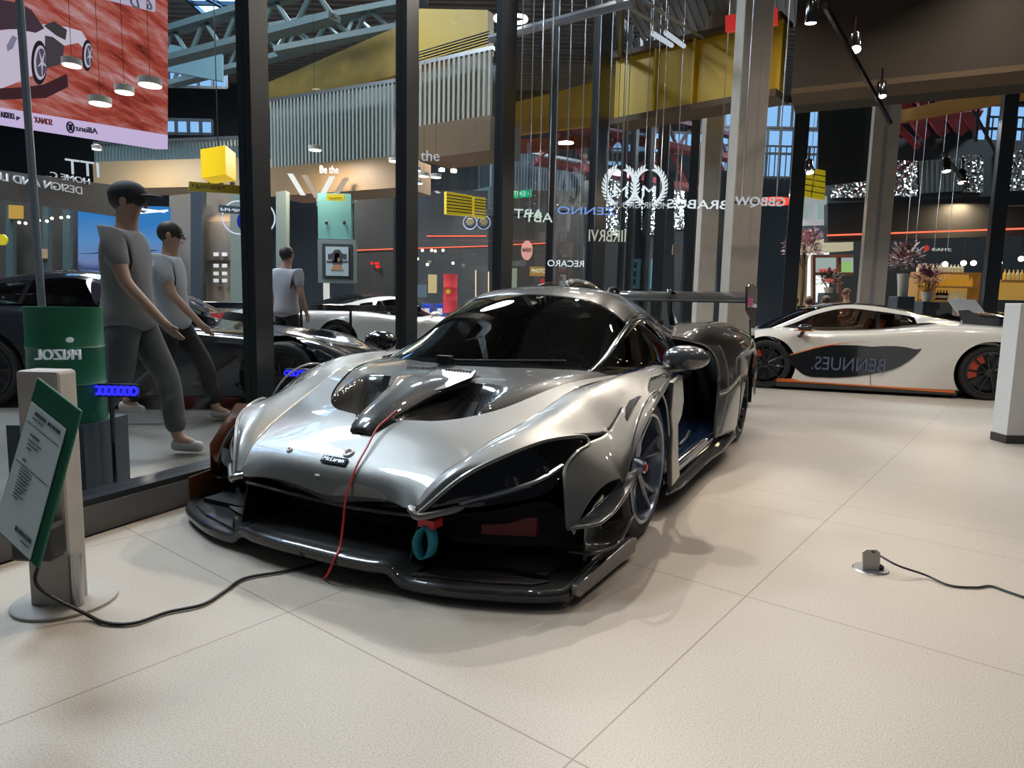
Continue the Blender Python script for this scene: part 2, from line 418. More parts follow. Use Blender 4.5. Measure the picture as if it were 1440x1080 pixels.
        d2 = [[(.88, .95, .16), (.87, 1.0, .16), (.86, 1.04, .16)], [(.74, .98, .14), (.72, 1.05, .15), (.70, 1.09, .16)], [(.60, 1.0, .20), (.57, 1.06, .215), (.54, 1.10, .23)]]
        MB().patch(d2 if s > 0 else mir(d2), 5, 4).build('dive_plane', M_carbon, root, solid=.008)
        gp = MB()
        pg = [(1.0, .06), (1.0, .185), (.87, .20), (.87, .33), (.70, .52), (.56, .50), (.56, .42), (.66, .36), (.74, .27), (.74, .18), (.60, .12), (.58, .06)] if s < 0 else [(.80, .10), (.795, .24), (.70, .30), (.62, .32), (.60, .24), (.66, .12)]
        yy = 1.03*s if s < 0 else .985
        gp.prism([(x, yy-(.0 if s > 0 else .02*(1-x)), z) for x, z in pg], (0, .008, 0)); gp.build('cheek_fin', M_orange_refl if s < 0 else M_silver, root, smooth=0)
        # ---- splitter end plate
        ep = MB(); ep.prism([(x, y*s, z) for x, y, z in ((1.0, 1.02, .05), (.995, 1.02, .085), (.46, 1.052, .105), (.40, 1.054, .085), (.42, 1.054, .03), (.96, 1.02, .03))], (0, .022*s, 0)); ep.build('splitter_endplate', M_grey_carbon, root, smooth=0, bevel=.003)
        # ---- door
        door = [
            [(-.20, .775, .735), (-.24, .90, .60), (-.30, .90, .45), (-.32, .92, .30), (-.30, 1.0, .20)],
            [(-.55, .81, .745), (-.55, .86, .60), (-.6, .82, .45), (-.6, .86, .30), (-.6, .985, .20)],
            [(-.95, .82, .76), (-1.0, .84, .60), (-1.0, .78, .45), (-1.0, .83, .30), (-1.0, .97, .20)],
            [(-1.3, .78, .80), (-1.4, .80, .62), (-1.45, .74, .45), (-1.45, .80, .30), (-1.4, .96, .20)],
            [(-1.75, .70, .82), (-1.9, .70, .62), (-1.95, .66, .45), (-1.9, .74, .30), (-1.8, .95, .20)]]
        d = MB().patch(door if s > 0 else mir(door), 6, 6).build('door', M_door_refl, root)
        ln = MB(); ln.tube(crv([(x, y*s, z) for x, y, z in ((-.62, .842, .70), (-.66, .835, .55), (-.62, .835, .43), (-.5, .865, .34))], 5), .004, 6); ln.build('door_seam', M_steel, d)
        hd = MB(); hd.tube(crv([(x, y*s, z) for x, y, z in ((-.9, .93, .245), (-1.05, .93, .262), (-1.25, .90, .262), (-1.4, .875, .245))], 5), .008, 6); hd.build('door_pull', M_steel, d)
        # ---- sill and skirt
        sk = MB(); sk.prism([(x, y*s, z) for x, y, z in ((-.28, .80, .10), (-.28, 1.02, .11), (-.42, 1.05, .115), (-1.2, 1.05, .115), (-1.45, 1.075, .12), (-1.9, 1.085, .15), (-2.12, 1.04, .17), (-2.12, .80, .15))], (0, 0, -.018)); sk.build('side_skirt', M_carbon, root, smooth=0, bevel=.003)
        bl = MB(); bl.tube([(x, y*s, z) for x, y, z in ((-.30, 1.03, .11), (-.42, 1.058, .112), (-1.2, 1.058, .112), (-1.45, 1.083, .12), (-1.9, 1.093, .15), (-2.12, 1.045, .17))], .008, 6); bl.build('skirt_edge', M_grey_carbon, root)
        si = MB(); sg = [[(x, .78*s, .10), (x, .98*s, .13), (x, .985*s, .20), (x, .88*s, .24)] for x in (-.28, -.8, -1.4, -2.0)]
        si.patch(sg, 3, 3).build('sill', M_door_refl, root, solid=.004)
        # ---- rear fender
        rf = [
            [(-1.30, .74, .88), (-1.42, .86, .85), (-1.60, .93, .80), (-1.72, .97, .68), (-1.74, .985, .50), (-1.62, 1.0, .33), (-1.52, 1.02, .19)],
            [(-1.55, .70, .95), (-1.65, .86, .945), (-1.78, .97, .86), (-1.85, 1.02, .70), (-1.88, 1.04, .52), (-1.80, 1.05, .35), (-1.72, 1.055, .19)],
            [(-1.95, .66, .965), (-2.05, .86, .965), (-2.08, 1.0, .89), (-2.12, 1.06, .76), (-2.13, 1.075, .60), (-2.13, 1.075, .40), (-2.10, 1.07, .20)],
            [(-2.40, .62, .955), (-2.45, .86, .965), (-2.5, 1.0, .90), (-2.52, 1.07, .80), (-2.53, 1.09, .745), (-2.53, 1.09, .735), (-2.53, 1.09, .73)],
            [(-2.85, .58, .91), (-2.85, .84, .93), (-2.88, .99, .87), (-2.90, 1.06, .76), (-2.92, 1.08, .62), (-2.92, 1.08, .50), (-2.92, 1.08, .36)],
            [(-3.2, .55, .84), (-3.22, .80, .86), (-3.25, .95, .80), (-3.25, 1.0, .68), (-3.25, 1.02, .55), (-3.25, 1.02, .45), (-3.22, 1.02, .34)]]
        r = MB().patch(rf if s > 0 else mir(rf), 6, 6, keep=lambda u, v: not (u < 2.05 and v > 4.1)); r.build('rear_fender', M_carbon, root, solid=.006 if s > 0 else -.006)
        r2 = MB().patch(rf if s > 0 else mir(rf), 6, 6, keep=lambda u, v: (u < 2.05 and v > 4.1)); r2.build('rear_quarter_panel', M_silver, root, solid=.006 if s > 0 else -.006)
        le = MB(); le.tube(crv([(x, y*s, z) for x, y, z in rf[0]], 6), .011, 8); le.build('intake_rim', M_grey_carbon, root)
        rl = MB(); lp = [[(-2.54+.385*cos(t), yy*s, .34+.385*sin(t)) for yy in (.68, 1.05)] for t in [radians(q) for q in range(-10, 191, 10)]]
        rl.patch(lp, 1, 1).build('wheel_arch_liner', M_dark, root)
        # ---- mirror on stalk
        mi = MB(); mi.ball((-.50, 1.035*s, .805), (.085, .125, .068), 20, 12); mo = mi.build('door_mirror', M_grey_carbon if s > 0 else M_black, root, smooth=80)
        st = MB(); st.tube(crv([(-.34, .86*s, .735), (-.42, .93*s, .738), (-.50, 1.02*s, .745), (-.50, 1.10*s, .765)], 5), [.02]*6+[.016]*5+[.012]*5, 8); st.build('mirror_stalk', M_grey_carbon, mo)
        # A pillar base trim
    # ---- canopy
    C5 = [[(.13, 0, .738), (.09, .26, .738), (.0, .50, .738), (-.1, .66, .737), (-.2, .77, .735)],
          [(-.15, 0, .895), (-.18, .26, .885), (-.25, .48, .86), (-.32, .67, .80), (-.42, .80, .738)],
          [(-.45, 0, 1.065), (-.47, .25, 1.05), (-.52, .48, 1.005), (-.60, .66, .895), (-.68, .82, .742)],
          [(-.80, 0, 1.178), (-.80, .25, 1.165), (-.82, .46, 1.12), (-.88, .64, .965), (-.95, .82, .76)],
          [(-1.15, 0, 1.195), (-1.15, .25, 1.182), (-1.15, .45, 1.135), (-1.17, .62, .99), (-1.2, .79, .80)],
          [(-1.6, 0, 1.15), (-1.6, .23, 1.135), (-1.6, .40, 1.09), (-1.6, .56, .98), (-1.6, .70, .86)],
          [(-2.1, 0, 1.06), (-2.1, .19, 1.045), (-2.1, .32, 1.0), (-2.1, .46, .93), (-2.1, .62, .88)],
          [(-2.8, 0, .93), (-2.8, .12, .925), (-2.8, .2, .91), (-2.8, .35, .90), (-2.8, .55, .88)]]
    Cf = [[(p[0], -p[1], p[2]) for p in r[:0:-1]] + r for r in C5]
    nv = 10
    av = lambda v: abs(v-4)
    f_ws = lambda u, v: u < 2.55 and av(v) < 2.8 + .0*u
    f_pil = lambda u, v: (2.8 <= av(v) < 3.0 and u < 4.4) or (3.0 <= av(v) and (3.85 <= u < 4.4))
    f_side = lambda u, v: 3.0 <= av(v) and u < 3.85
    f_roof = lambda u, v: not (f_ws(u, v) or f_pil(u, v) or f_side(u, v))
    MB().patch(Cf, 10, nv, keep=f_ws).build('windscreen', M_wsglass, root)
    MB().patch(Cf, 10, nv, keep=f_roof).build('roof', M_carbon, root, solid=.006)
    MB().patch(Cf, 10, nv, keep=f_pil).build('pillar', M_black, root, solid=.006)
    MB().patch(Cf, 10, nv, keep=lambda u, v: f_side(u, v) and v > 4).build('side_window', M_wsglass, root)
    MB().patch(Cf, 10, nv, keep=lambda u, v: f_side(u, v) and v < 4).build('side_window', M_wsglass, root)
    sc = MB(); sc.tube(crv([(-1.05, .09, 1.175), (-1.12, .09, 1.215), (-1.4, .085, 1.215), (-1.7, .08, 1.16)], 5), [.035]*16, 12)
    sc.build('roof_scoop', M_carbon, root)
    # wiper
    w = MB(); w.tube(crv([(.12, -.10, .765), (.06, .2, .775), (-.06, .52, .785)], 6), .008, 6); w.box((.10, -.14, .75), (.15, -.06, .79)); w.build('wiper', M_matte, root)
    # ---- cabin
    ib = MB(); ib.box((-1.7, -.62, .14), (.0, .62, .22)); ib.build('cabin_floor', M_dark, root, smooth=0)
    db = [[(.02, -.62, .66), (.05, 0, .69), (.02, .62, .66)], [(-.15, -.66, .72), (-.13, 0, .735), (-.15, .66, .72)], [(-.32, -.68, .71), (-.3, 0, .72), (-.32, .68, .71)], [(-.36, -.68, .5), (-.34, 0, .5), (-.36, .68, .5)]]
    MB().patch(db, 5, 8).build('dashboard', M_int, root)
    for s in (1, -1):
        q = MB(); q.patch([[(-.75, (.34-.22)*s, .34), (-.72, .34*s, .30), (-.75, (.34+.22)*s, .34)], [(-1.1, (.34-.21)*s, .30), (-1.1, .34*s, .27), (-1.1, (.34+.21)*s, .30)], [(-1.24, (.34-.24)*s, .55), (-1.28, .34*s, .55), (-1.24, (.34+.24)*s, .55)], [(-1.38, (.34-.22)*s, .80), (-1.42, .34*s, .80), (-1.38, (.34+.22)*s, .80)], [(-1.46, (.34-.12)*s, .98), (-1.48, .34*s, .99), (-1.46, (.34+.12)*s, .98)]], 5, 5)
        q.build('seat', M_int, root, solid=.05)
    sw = MB(); Mw = Matrix.Translation((-.5, .34, .66)) @ Matrix.Rotation(radians(-65), 4, 'Y')
    sw.tube([Mw @ Vector((.16*cos(2*pi*k/20), .17*sin(2*pi*k/20), 0)) for k in range(21)], .016, 8, cap=False); sw.box((-.02, -.15, -.01), (.02, .15, .01), Mw); sw.build('steering_wheel', M_matte, root)
    cg = MB()
    for s in (1, -1): cg.tube(crv([(-.35, .60*s, .70), (-.75, .52*s, 1.0), (-1.1, .40*s, 1.08), (-1.45, .42*s, 1.05), (-1.6, .5*s, .5)], 5), .022, 8)
    cg.tube([(-1.40, -.42, 1.04), (-1.40, .42, 1.04)], .022, 8); cg.build('roll_cage', M_matte, root)
    bh = MB(); bh.box((-1.62, -.60, .2), (-1.58, .60, .98)); bh.build('bulkhead', M_dark, root, smooth=0)
    # ---- nose under the bonnet: bumper cavity, centre fin, splitter
    bp = [[(1.09, -.46, .30), (1.07, -.2, .262), (1.07, .2, .262), (1.09, .46, .30)], [(.98, -.46, .25), (.95, -.2, .24), (.95, .2, .24), (.98, .46, .25)], [(.92, -.46, .12), (.90, -.2, .12), (.90, .2, .12), (.92, .46, .12)], [(1.02, -.46, .09), (1.04, -.2, .10), (1.04, .2, .10), (1.02, .46, .09)]]
    MB().patch(bp, 5, 5).build('front_intake', M_matte, root)
    lp = MB(); lp.tube(crv([(1.15, -.44, .285), (1.10, -.25, .252), (1.095, 0, .243), (1.10, .25, .252), (1.15, .44, .285)], 6), .007, 6); lp.build('intake_lip', M_grey_carbon, root)
    for s in (1, -1):
        fn = MB(); fn.prism([(1.13, .455*s, .285), (1.18, .445*s, .11), (.92, .445*s, .10), (.92, .46*s, .29)], (0, .008, 0)); fn.build('intake_fin', M_black, root, smooth=0)
    out = [(1.247, 0, .10), (1.247, .16, .10), (1.235, .30, .10), (1.22, .385, .10), (1.215, .45, .06), (1.20, .60, .06), (1.15, .76, .06), (1.08, .92, .06), (1.005, 1.015, .06)]
    m = MB(); rows = []
    full = [(x, -y, z) for x, y, z in out[:0:-1]] + out
    for (x, y, z) in full:
        k = .42 if abs(y) < .9 else .42
        rows.append([(x, y, z-.026), (x+.004, y, z-.013), (x, y, z), (x-.035, y, z+.004), (x-.12, y*.995, z+.006), (.55, y, .075), (k, y*1.035, .075)])
    m.patch(rows, 3, 3); m.build('splitter', M_carbon, root, smooth=40, solid=.012)
    for s in (1, -1):
        rp = MB(); rp.prism([(x, y*s, z) for x, y, z in ((1.20, .47, .066), (1.13, .74, .066), (1.06, .90, .066), (1.0, .94, .066), (1.04, .80, .07), (1.12, .56, .07))], (0, 0, .02))
        rp.build('splitter_ramp', M_carbon, root, smooth=0, bevel=.004)
    # under floor + plank
    uf = MB(); uf.box((-3.3, -.92, .075), (1.0, .92, .10)); uf.build('underfloor', M_dark, root, smooth=0)
    ub = MB(); ub.box((-2.9, -.62, .10), (.42, .62, .50)); ub.build('tub', M_dark, root, smooth=0)
    # badge, roundels, bonnet pins
    def onbon(x, y): return Vector((x, y, zbon(x, y)))
    def frame_on(x, y, h=.004):
        p = onbon(x, y); ex = (onbon(x+.01, y)-onbon(x-.01, y)).normalized(); ey = (onbon(x, y+.01)-onbon(x, y-.01)).normalized(); n = ex.cross(ey).normalized(); ey = n.cross(ex)
        M = Matrix.Identity(4)
        for i in range(3): M[i][0] = -ey[i]*-1; M[i][1] = -ex[i]; M[i][2] = n[i]; M[i][3] = p[i]+n[i]*h
        return M
    Mb = frame_on(1.065, -.015, .003)
    bd = MB(); bd.box((-.066, -.017, 0), (.066, .017, .006), Mb); bo = bd.build('nose_badge', M_black, root, smooth=0, bevel=.002)
    text_obj('badge_lettering', 'McLaren', .030, M_steel, Mb @ Matrix.Translation((0, 0, .008)), bo, .002, width=.11)
    Mr = frame_on(1.02, .02, .003)
    rr = MB(); rr.tube([Mr @ Vector((.019*cos(2*pi*k/20), .019*sin(2*pi*k/20), 0)) for k in range(21)], .006, 8, cap=False); rr.build('bonnet_pin_ring', M_white, root)
    Mr = frame_on(1.05, -.285, .003)
    rr = MB(); rr.tube([Mr @ Vector((.010*cos(2*pi*k/16), .010*sin(2*pi*k/16), 0)) for k in range(17)], .005, 8, cap=False); rr.build('bonnet_pin_ring', M_white, root)
    Mr = frame_on(1.115, -.06, .003); rr = MB(); rr.box((-.012, -.004, 0), (.012, .004, .003), Mr); rr.build('nose_sensor', M_white, root, smooth=0)
    # ---- tow strap
    ts = MB(); loop = [(1.15, .50, .255), (1.16, .525, .235), (1.165, .535, .19), (1.165, .52, .145), (1.165, .495, .132), (1.165, .472, .15), (1.165, .462, .19), (1.16, .475, .23), (1.15, .495, .252)]
    cl = crv(loop, 5); vs = []
    for p in cl: vs += [p+Vector((-.03, .010, 0)), p+Vector((.012, -.004, 0))]
    ts.add(vs, [(2*i, 2*i+1, 2*i+3, 2*i+2) for i in range(len(cl)-1)]); ts.build('tow_strap', M_teal, root, solid=.003)
    tr = MB(); tr.box((1.09, .465, .245), (1.15, .535, .275)); tr.build('strap_anchor', M_red, root, smooth=0)
    # ---- wheels
    def wheel(x, s, R, y_out, wd, rimr, mat, n, zc_):
        c = Vector((x, y_out*s, zc_))
        t = MB(); y0 = 0; y1 = -wd*s
        t.lathe([(rimr, -.004*s), (rimr+.02, 0), (R-.03, .004*s-.006*s), (R-.008, -.016*s), (R, -.04*s), (R, y1*.5), (R, y1+.04*s), (R-.008, y1+.016*s), (rimr+.02, y1), (rimr, y1)], c, 'y', 56)
        w = t.build('wheel', M_rubber, root)
        gr = MB()
        for k in (.3, .5, .7): gr.lathe([(R+.0005, y1*k-.006), (R+.001, y1*k+.006)], c, 'y', 56)
        gr.build('tread_groove', M_dark, w)
        r = MB(); r.lathe([(rimr+.004, .002*s), (rimr-.004, .008*s), (rimr-.014, .004*s), (rimr-.022, -.03*s), (rimr-.03, -.12*s), (rimr-.03, y1+.02*s), (rimr, y1)], c, 'y', 56)
        for k in range(n):
            a = 2*pi*k/n+.3
            for da in (-.16, .16):
                p0 = c+Vector((.05*cos(a), -.055*s, .05*sin(a))); p1 = c+Vector((.13*cos(a+da*.6), -.045*s, .13*sin(a+da*.6))); p2 = c+Vector(((rimr-.012)*cos(a+da*1.25), -.012*s, (rimr-.012)*sin(a+da*1.25)))
                r.tube(crv([p0, p1, p2], 4), [.016]*3+[.012]*3+[.011]*3, 6)
        r.build('rim', mat, w)
        h = MB(); h.lathe([(0, -.01*s), (.028, -.012*s), (.032, -.03*s), (.05, -.05*s), (.055, -.07*s)], c, 'y', 20); h.build('hub', mat, w)
        nt_ = MB(); nt_.lathe([(0, .0), (.016, -.002*s), (.018, -.014*s)], c, 'y', 16); nt_.build('hub_nut', M_red, w)
        dk = MB(); dk.lathe([(.06, -.12*s), (rimr-.05, -.12*s), (rimr-.05, -.15*s), (.06, -.15*s)], c, 'y', 40); dk.build('brake_disc', pbr('brake_disc', (.06, .06, .065), .4, .6), w)
    for s in (1, -1):
        wheel(.13, s, .33, 1.03, .26, .255, M_rim, 5, .33)
        wheel(-2.54, s, .34, 1.03, .34, .26, M_rimdark, 5, .34)
    # ---- rear wing
    wn = MB(); prof = [(0, .0), (.05, .022), (.16, .03), (.30, .018), (.40, -.02), (.30, -.012), (.16, -.006), (.05, -.012)]
    wg = []
    for y in (-.96, -.6, -.2, .2, .6, .96):
        dz = .0; wg.append([(-2.95-px*.97, y, 1.135+pz*1.2+px*.24+dz) for px, pz in prof+prof[:1]])
    wn.patch(wg, 2, 2); wn.build('rear_wing', M_carbon, root, smooth=50)
    wf = MB(); wf.tube([(-2.945, -.96, 1.135), (-2.945, .96, 1.135)], .012, 8); wf.build('wing_leading_edge', M_grey_carbon, root)
    for s in (1, -1):
        e = MB(); pg = [(-2.80, 1.26), (-3.05, 1.30), (-3.42, 1.27), (-3.45, 1.05), (-3.40, .75), (-3.30, .48), (-3.24, .50), (-3.22, .80), (-3.12, .98), (-2.88, 1.06)]
        e.prism([(x, .96*s, z) for x, z in pg], (0, .014*s, 0)); eo = e.build('wing_endplate', M_carbon, root, smooth=0, bevel=.003)
        dc = MB(); dc.prism([(x, .976*s, z) for x, z in ((-2.86, 1.10), (-2.86, 1.17), (-3.16, 1.17), (-3.16, 1.10))], (0, .003*s, 0)); dc.build('endplate_decal', pbr('magenta_decal', (.5, .05, .25), .4), eo)
        py = MB(); py.patch([[(-2.95, .33*s, .92), (-3.15, .33*s, .90)], [(-2.92, .31*s, 1.05), (-3.07, .31*s, 1.03)], [(-2.98, .28*s, 1.24), (-3.1, .28*s, 1.21)], [(-3.12, .27*s, 1.20), (-3.2, .27*s, 1.19)]], 4, 2); py.build('wing_pylon', M_carbon, root, solid=.03)
    # rear deck closing
    rd = MB(); rd.box((-3.25, -1.0, .40), (-3.2, 1.0, .84)); rd.build('rear_panel', M_matte, root, smooth=0)
    return root
# ================================================================== OTHER SUPERCARS
def body_surface(secs):
    """secs: list of (x, [(y,z)...]) -> function side_y(x,z) on the outer flank"""
    def f(x, z):
        for i in range(len(secs)-1):
            a, b = secs[i], secs[i+1]
            if a[0] >= x >= b[0]:
                t = (a[0]-x)/(a[0]-b[0]); P = [(p[0]+(q[0]-p[0])*t, p[1]+(q[1]-p[1])*t) for p, q in zip(a[1], b[1])]
                break
        else: P = secs[-1][1]
        cand = [p for p in P[2:]]
        for k in range(len(cand)-1):
            if cand[k][1] >= z >= cand[k+1][1]:
                t = (cand[k][1]-z)/max(1e-6, cand[k][1]-cand[k+1][1]); return cand[k][0]+(cand[k+1][0]-cand[k][0])*t
        return cand[-1][0] if z < cand[-1][1] else cand[0][0]
    return f
def loft_body(secs, arches, nu=12, nv=8):
    G = [[(x, -y, z) for y, z in P[:0:-1]] + [(x, y, z) for y, z in P] for x, P in secs]
    pts, U, V = patch_pts(G, nu, nv); W = len(V)
    ins = []
    P = [Vector(p) for p in pts]
    for k, p in enumerate(P):
        inside = False
        for (ax, az, ar) in arches:
            d = sqrt((p.x-ax)**2+(p.z-az)**2)
            if d < ar and abs(p.y) > .55: inside = True
        ins.append(inside)
    fs = []
    for i in range(len(U)-1):
        for j in range(W-1):
            f = (i*W+j, i*W+j+1, (i+1)*W+j+1, (i+1)*W+j)
            if not all(ins[k] for k in f): fs.append(f)
    for f in fs:
        for k in f:
            if ins[k]:
                p = P[k]
                for (ax, az, ar) in arches:
                    d = sqrt((p.x-ax)**2+(p.z-az)**2)
                    if 1e-5 < d < ar: P[k] = Vector((ax+(p.x-ax)*ar/d, p.y, az+(p.z-az)*ar/d)); break
                ins[k] = False
    used = sorted({k for f in fs for k in f}); mp = {k: i for i, k in enumerate(used)}
    m = MB(); m.add([P[k] for k in used], [tuple(mp[k] for k in f) for f in fs]); return m
def simple_wheel(root, x, s, y, R, wd, rim, mat, caliper=None, n=10, zc_=None):
    c = Vector((x, y*s, R if zc_ is None else zc_)); y1 = -wd*s
    t = MB(); t.lathe([(rim, -.01*s), (rim+.02, 0), (R-.02, -.005*s), (R, -.03*s), (R, y1+.03*s), (rim, y1)], c, 'y', 48); w = t.build('wheel', M_rubber, root)
    r = MB(); r.lathe([(rim+.005, .002*s), (rim-.012, .002*s), (rim-.02, -.10*s), (rim-.02, y1)], c, 'y', 48)
    for k in range(n):
        a = 2*pi*k/n
        r.tube([c+Vector((.03*cos(a), -.035*s, .03*sin(a))), c+Vector(((rim-.01)*cos(a+.1), -.012*s, (rim-.01)*sin(a+.1)))], [.02, .012], 6)
    r.lathe([(0, -.01*s), (.05, -.015*s), (.06, -.05*s)], c, 'y', 20); r.build('rim', mat, w)
    d = MB(); d.lathe([(.05, -.10*s), (rim-.04, -.10*s), (rim-.04, -.13*s), (.05, -.13*s)], c, 'y', 32); d.build('brake_disc', MATS['brake_disc'], w)
    if caliper:
        q = MB(); a0 = pi/2+.5
        q.lathe([(rim-.13, -.065*s), (rim-.035, -.065*s), (rim-.035, -.13*s), (rim-.13, -.13*s)], c, 'y', 14, a0=-pi*.12, a1=pi*.38); q.build('brake_caliper', caliper, w)
M_pearl = pbr('white_pearl_paint', (.70, .67, .61), .28, coat=1.0)
M_orange = pbr('orange_trim', (.75, .17, .02), .4)
M_orange_seat = pbr('orange_leather', (.55, .10, .02), .5)
M_sideglass = glass('smoked_side_glass', (.42, .36, .33), 1.5)
M_topglass = glass('black_tinted_roof_glass', (.06, .06, .065), 1.5)
def glasshouse(root, C5, white, glass_side, names, u_ws=2.3, u_end=5.4, u0=.5, bp=4.0, roofmat=None):
    Cf = [[(p[0], -p[1], p[2]) for p in r[:0:-1]] + r for r in C5]; av = lambda v: abs(v-4)
    ws = lambda u, v: u < u_ws and av(v) < 2.0
    rail = lambda u, v: av(v) >= 2.0 and (av(v) < 3.0 or u < u0 or u > u_end)
    bpl = lambda u, v: av(v) >= 3.0 and bp-.06 < u < bp+.08
    side = lambda u, v: av(v) >= 3.0 and u0 <= u <= u_end and not bpl(u, v)
    roof = lambda u, v: av(v) < 2.0 and u >= u_ws
    MB().patch(Cf, 16, 8, keep=ws).build('windscreen', M_topglass, root)
    MB().patch(Cf, 16, 8, keep=rail).build('cant_rail', white, root)
    MB().patch(Cf, 16, 8, keep=roof).build('roof', roofmat or M_black, root)
    for sg in (1, -1):
        MB().patch(Cf, 16, 8, keep=lambda u, v: bpl(u, v) and (v-4)*sg > 0).build('door_pillar', M_black, root)
        MB().patch(Cf, 16, 8, keep=lambda u, v: side(u, v) and (v-4)*sg > 0).build('side_window', glass_side, root)
SUPER_SECS = [
    (1.04, [(0, .40), (.35, .40), (.62, .38), (.76, .33), (.80, .22), (.72, .13)]),
    (.86, [(0, .52), (.38, .53), (.70, .53), (.88, .44), (.92, .27), (.86, .11)]),
    (.45, [(0, .66), (.40, .69), (.74, .72), (.94, .62), (.97, .42), (.93, .11)]),
    (.10, [(0, .75), (.40, .77), (.74, .80), (.93, .73), (.98, .55), (.95, .11)]),
    (-.25, [(0, .80), (.40, .82), (.72, .835), (.92, .75), (.96, .50), (.965, .11)]),
    (-.7, [(0, .80), (.40, .80), (.74, .82), (.92, .74), (.93, .48), (.97, .11)]),
    (-1.3, [(0, .82), (.40, .82), (.74, .845), (.92, .77), (.93, .48), (.975, .11)]),
    (-1.8, [(0, .92), (.40, .92), (.70, .90), (.92, .83), (.95, .50), (.975, .11)]),
    (-2.2, [(0, .94), (.40, .945), (.70, .945), (.94, .86), (.99, .55), (.975, .11)]),
    (-2.65, [(0, .92), (.40, .925), (.74, .93), (.96, .86), (1.01, .58), (.97, .12)]),
    (-3.1, [(0, .89), (.40, .90), (.76, .91), (.95, .83), (.98, .55), (.95, .2)]),
    (-3.5, [(0, .82), (.40, .84), (.74, .85), (.90, .78), (.93, .55), (.86, .32)])]
SUPER_TOP = [
    [(.10, 0, .80), (.07, .35, .80), (-.02, .60, .80), (-.07, .68, .79), (-.16, .80, .765)],
    [(-.22, 0, .98), (-.25, .34, .97), (-.33, .575, .94), (-.36, .645, .90), (-.40, .81, .785)],
    [(-.58, 0, 1.13), (-.60, .33, 1.12), (-.64, .535, 1.085), (-.655, .61, 1.035), (-.68, .82, .80)],
    [(-1.0, 0, 1.205), (-1.0, .32, 1.195), (-1.0, .51, 1.165), (-1.0, .59, 1.115), (-1.0, .82, .83)],
    [(-1.4, 0, 1.195), (-1.4, .31, 1.185), (-1.4, .50, 1.15), (-1.4, .585, 1.085), (-1.38, .80, .86)],
    [(-1.75, 0, 1.13), (-1.75, .29, 1.12), (-1.75, .47, 1.09), (-1.77, .56, 1.035), (-1.78, .74, .92)],
    [(-2.05, 0, 1.05), (-2.05, .26, 1.045), (-2.05, .44, 1.02), (-2.0, .54, .985), (-1.97, .68, .945)],
    [(-2.7, 0, .93), (-2.7, .22, .93), (-2.7, .40, .93), (-2.7, .50, .93), (-2.6, .66, .93)]]
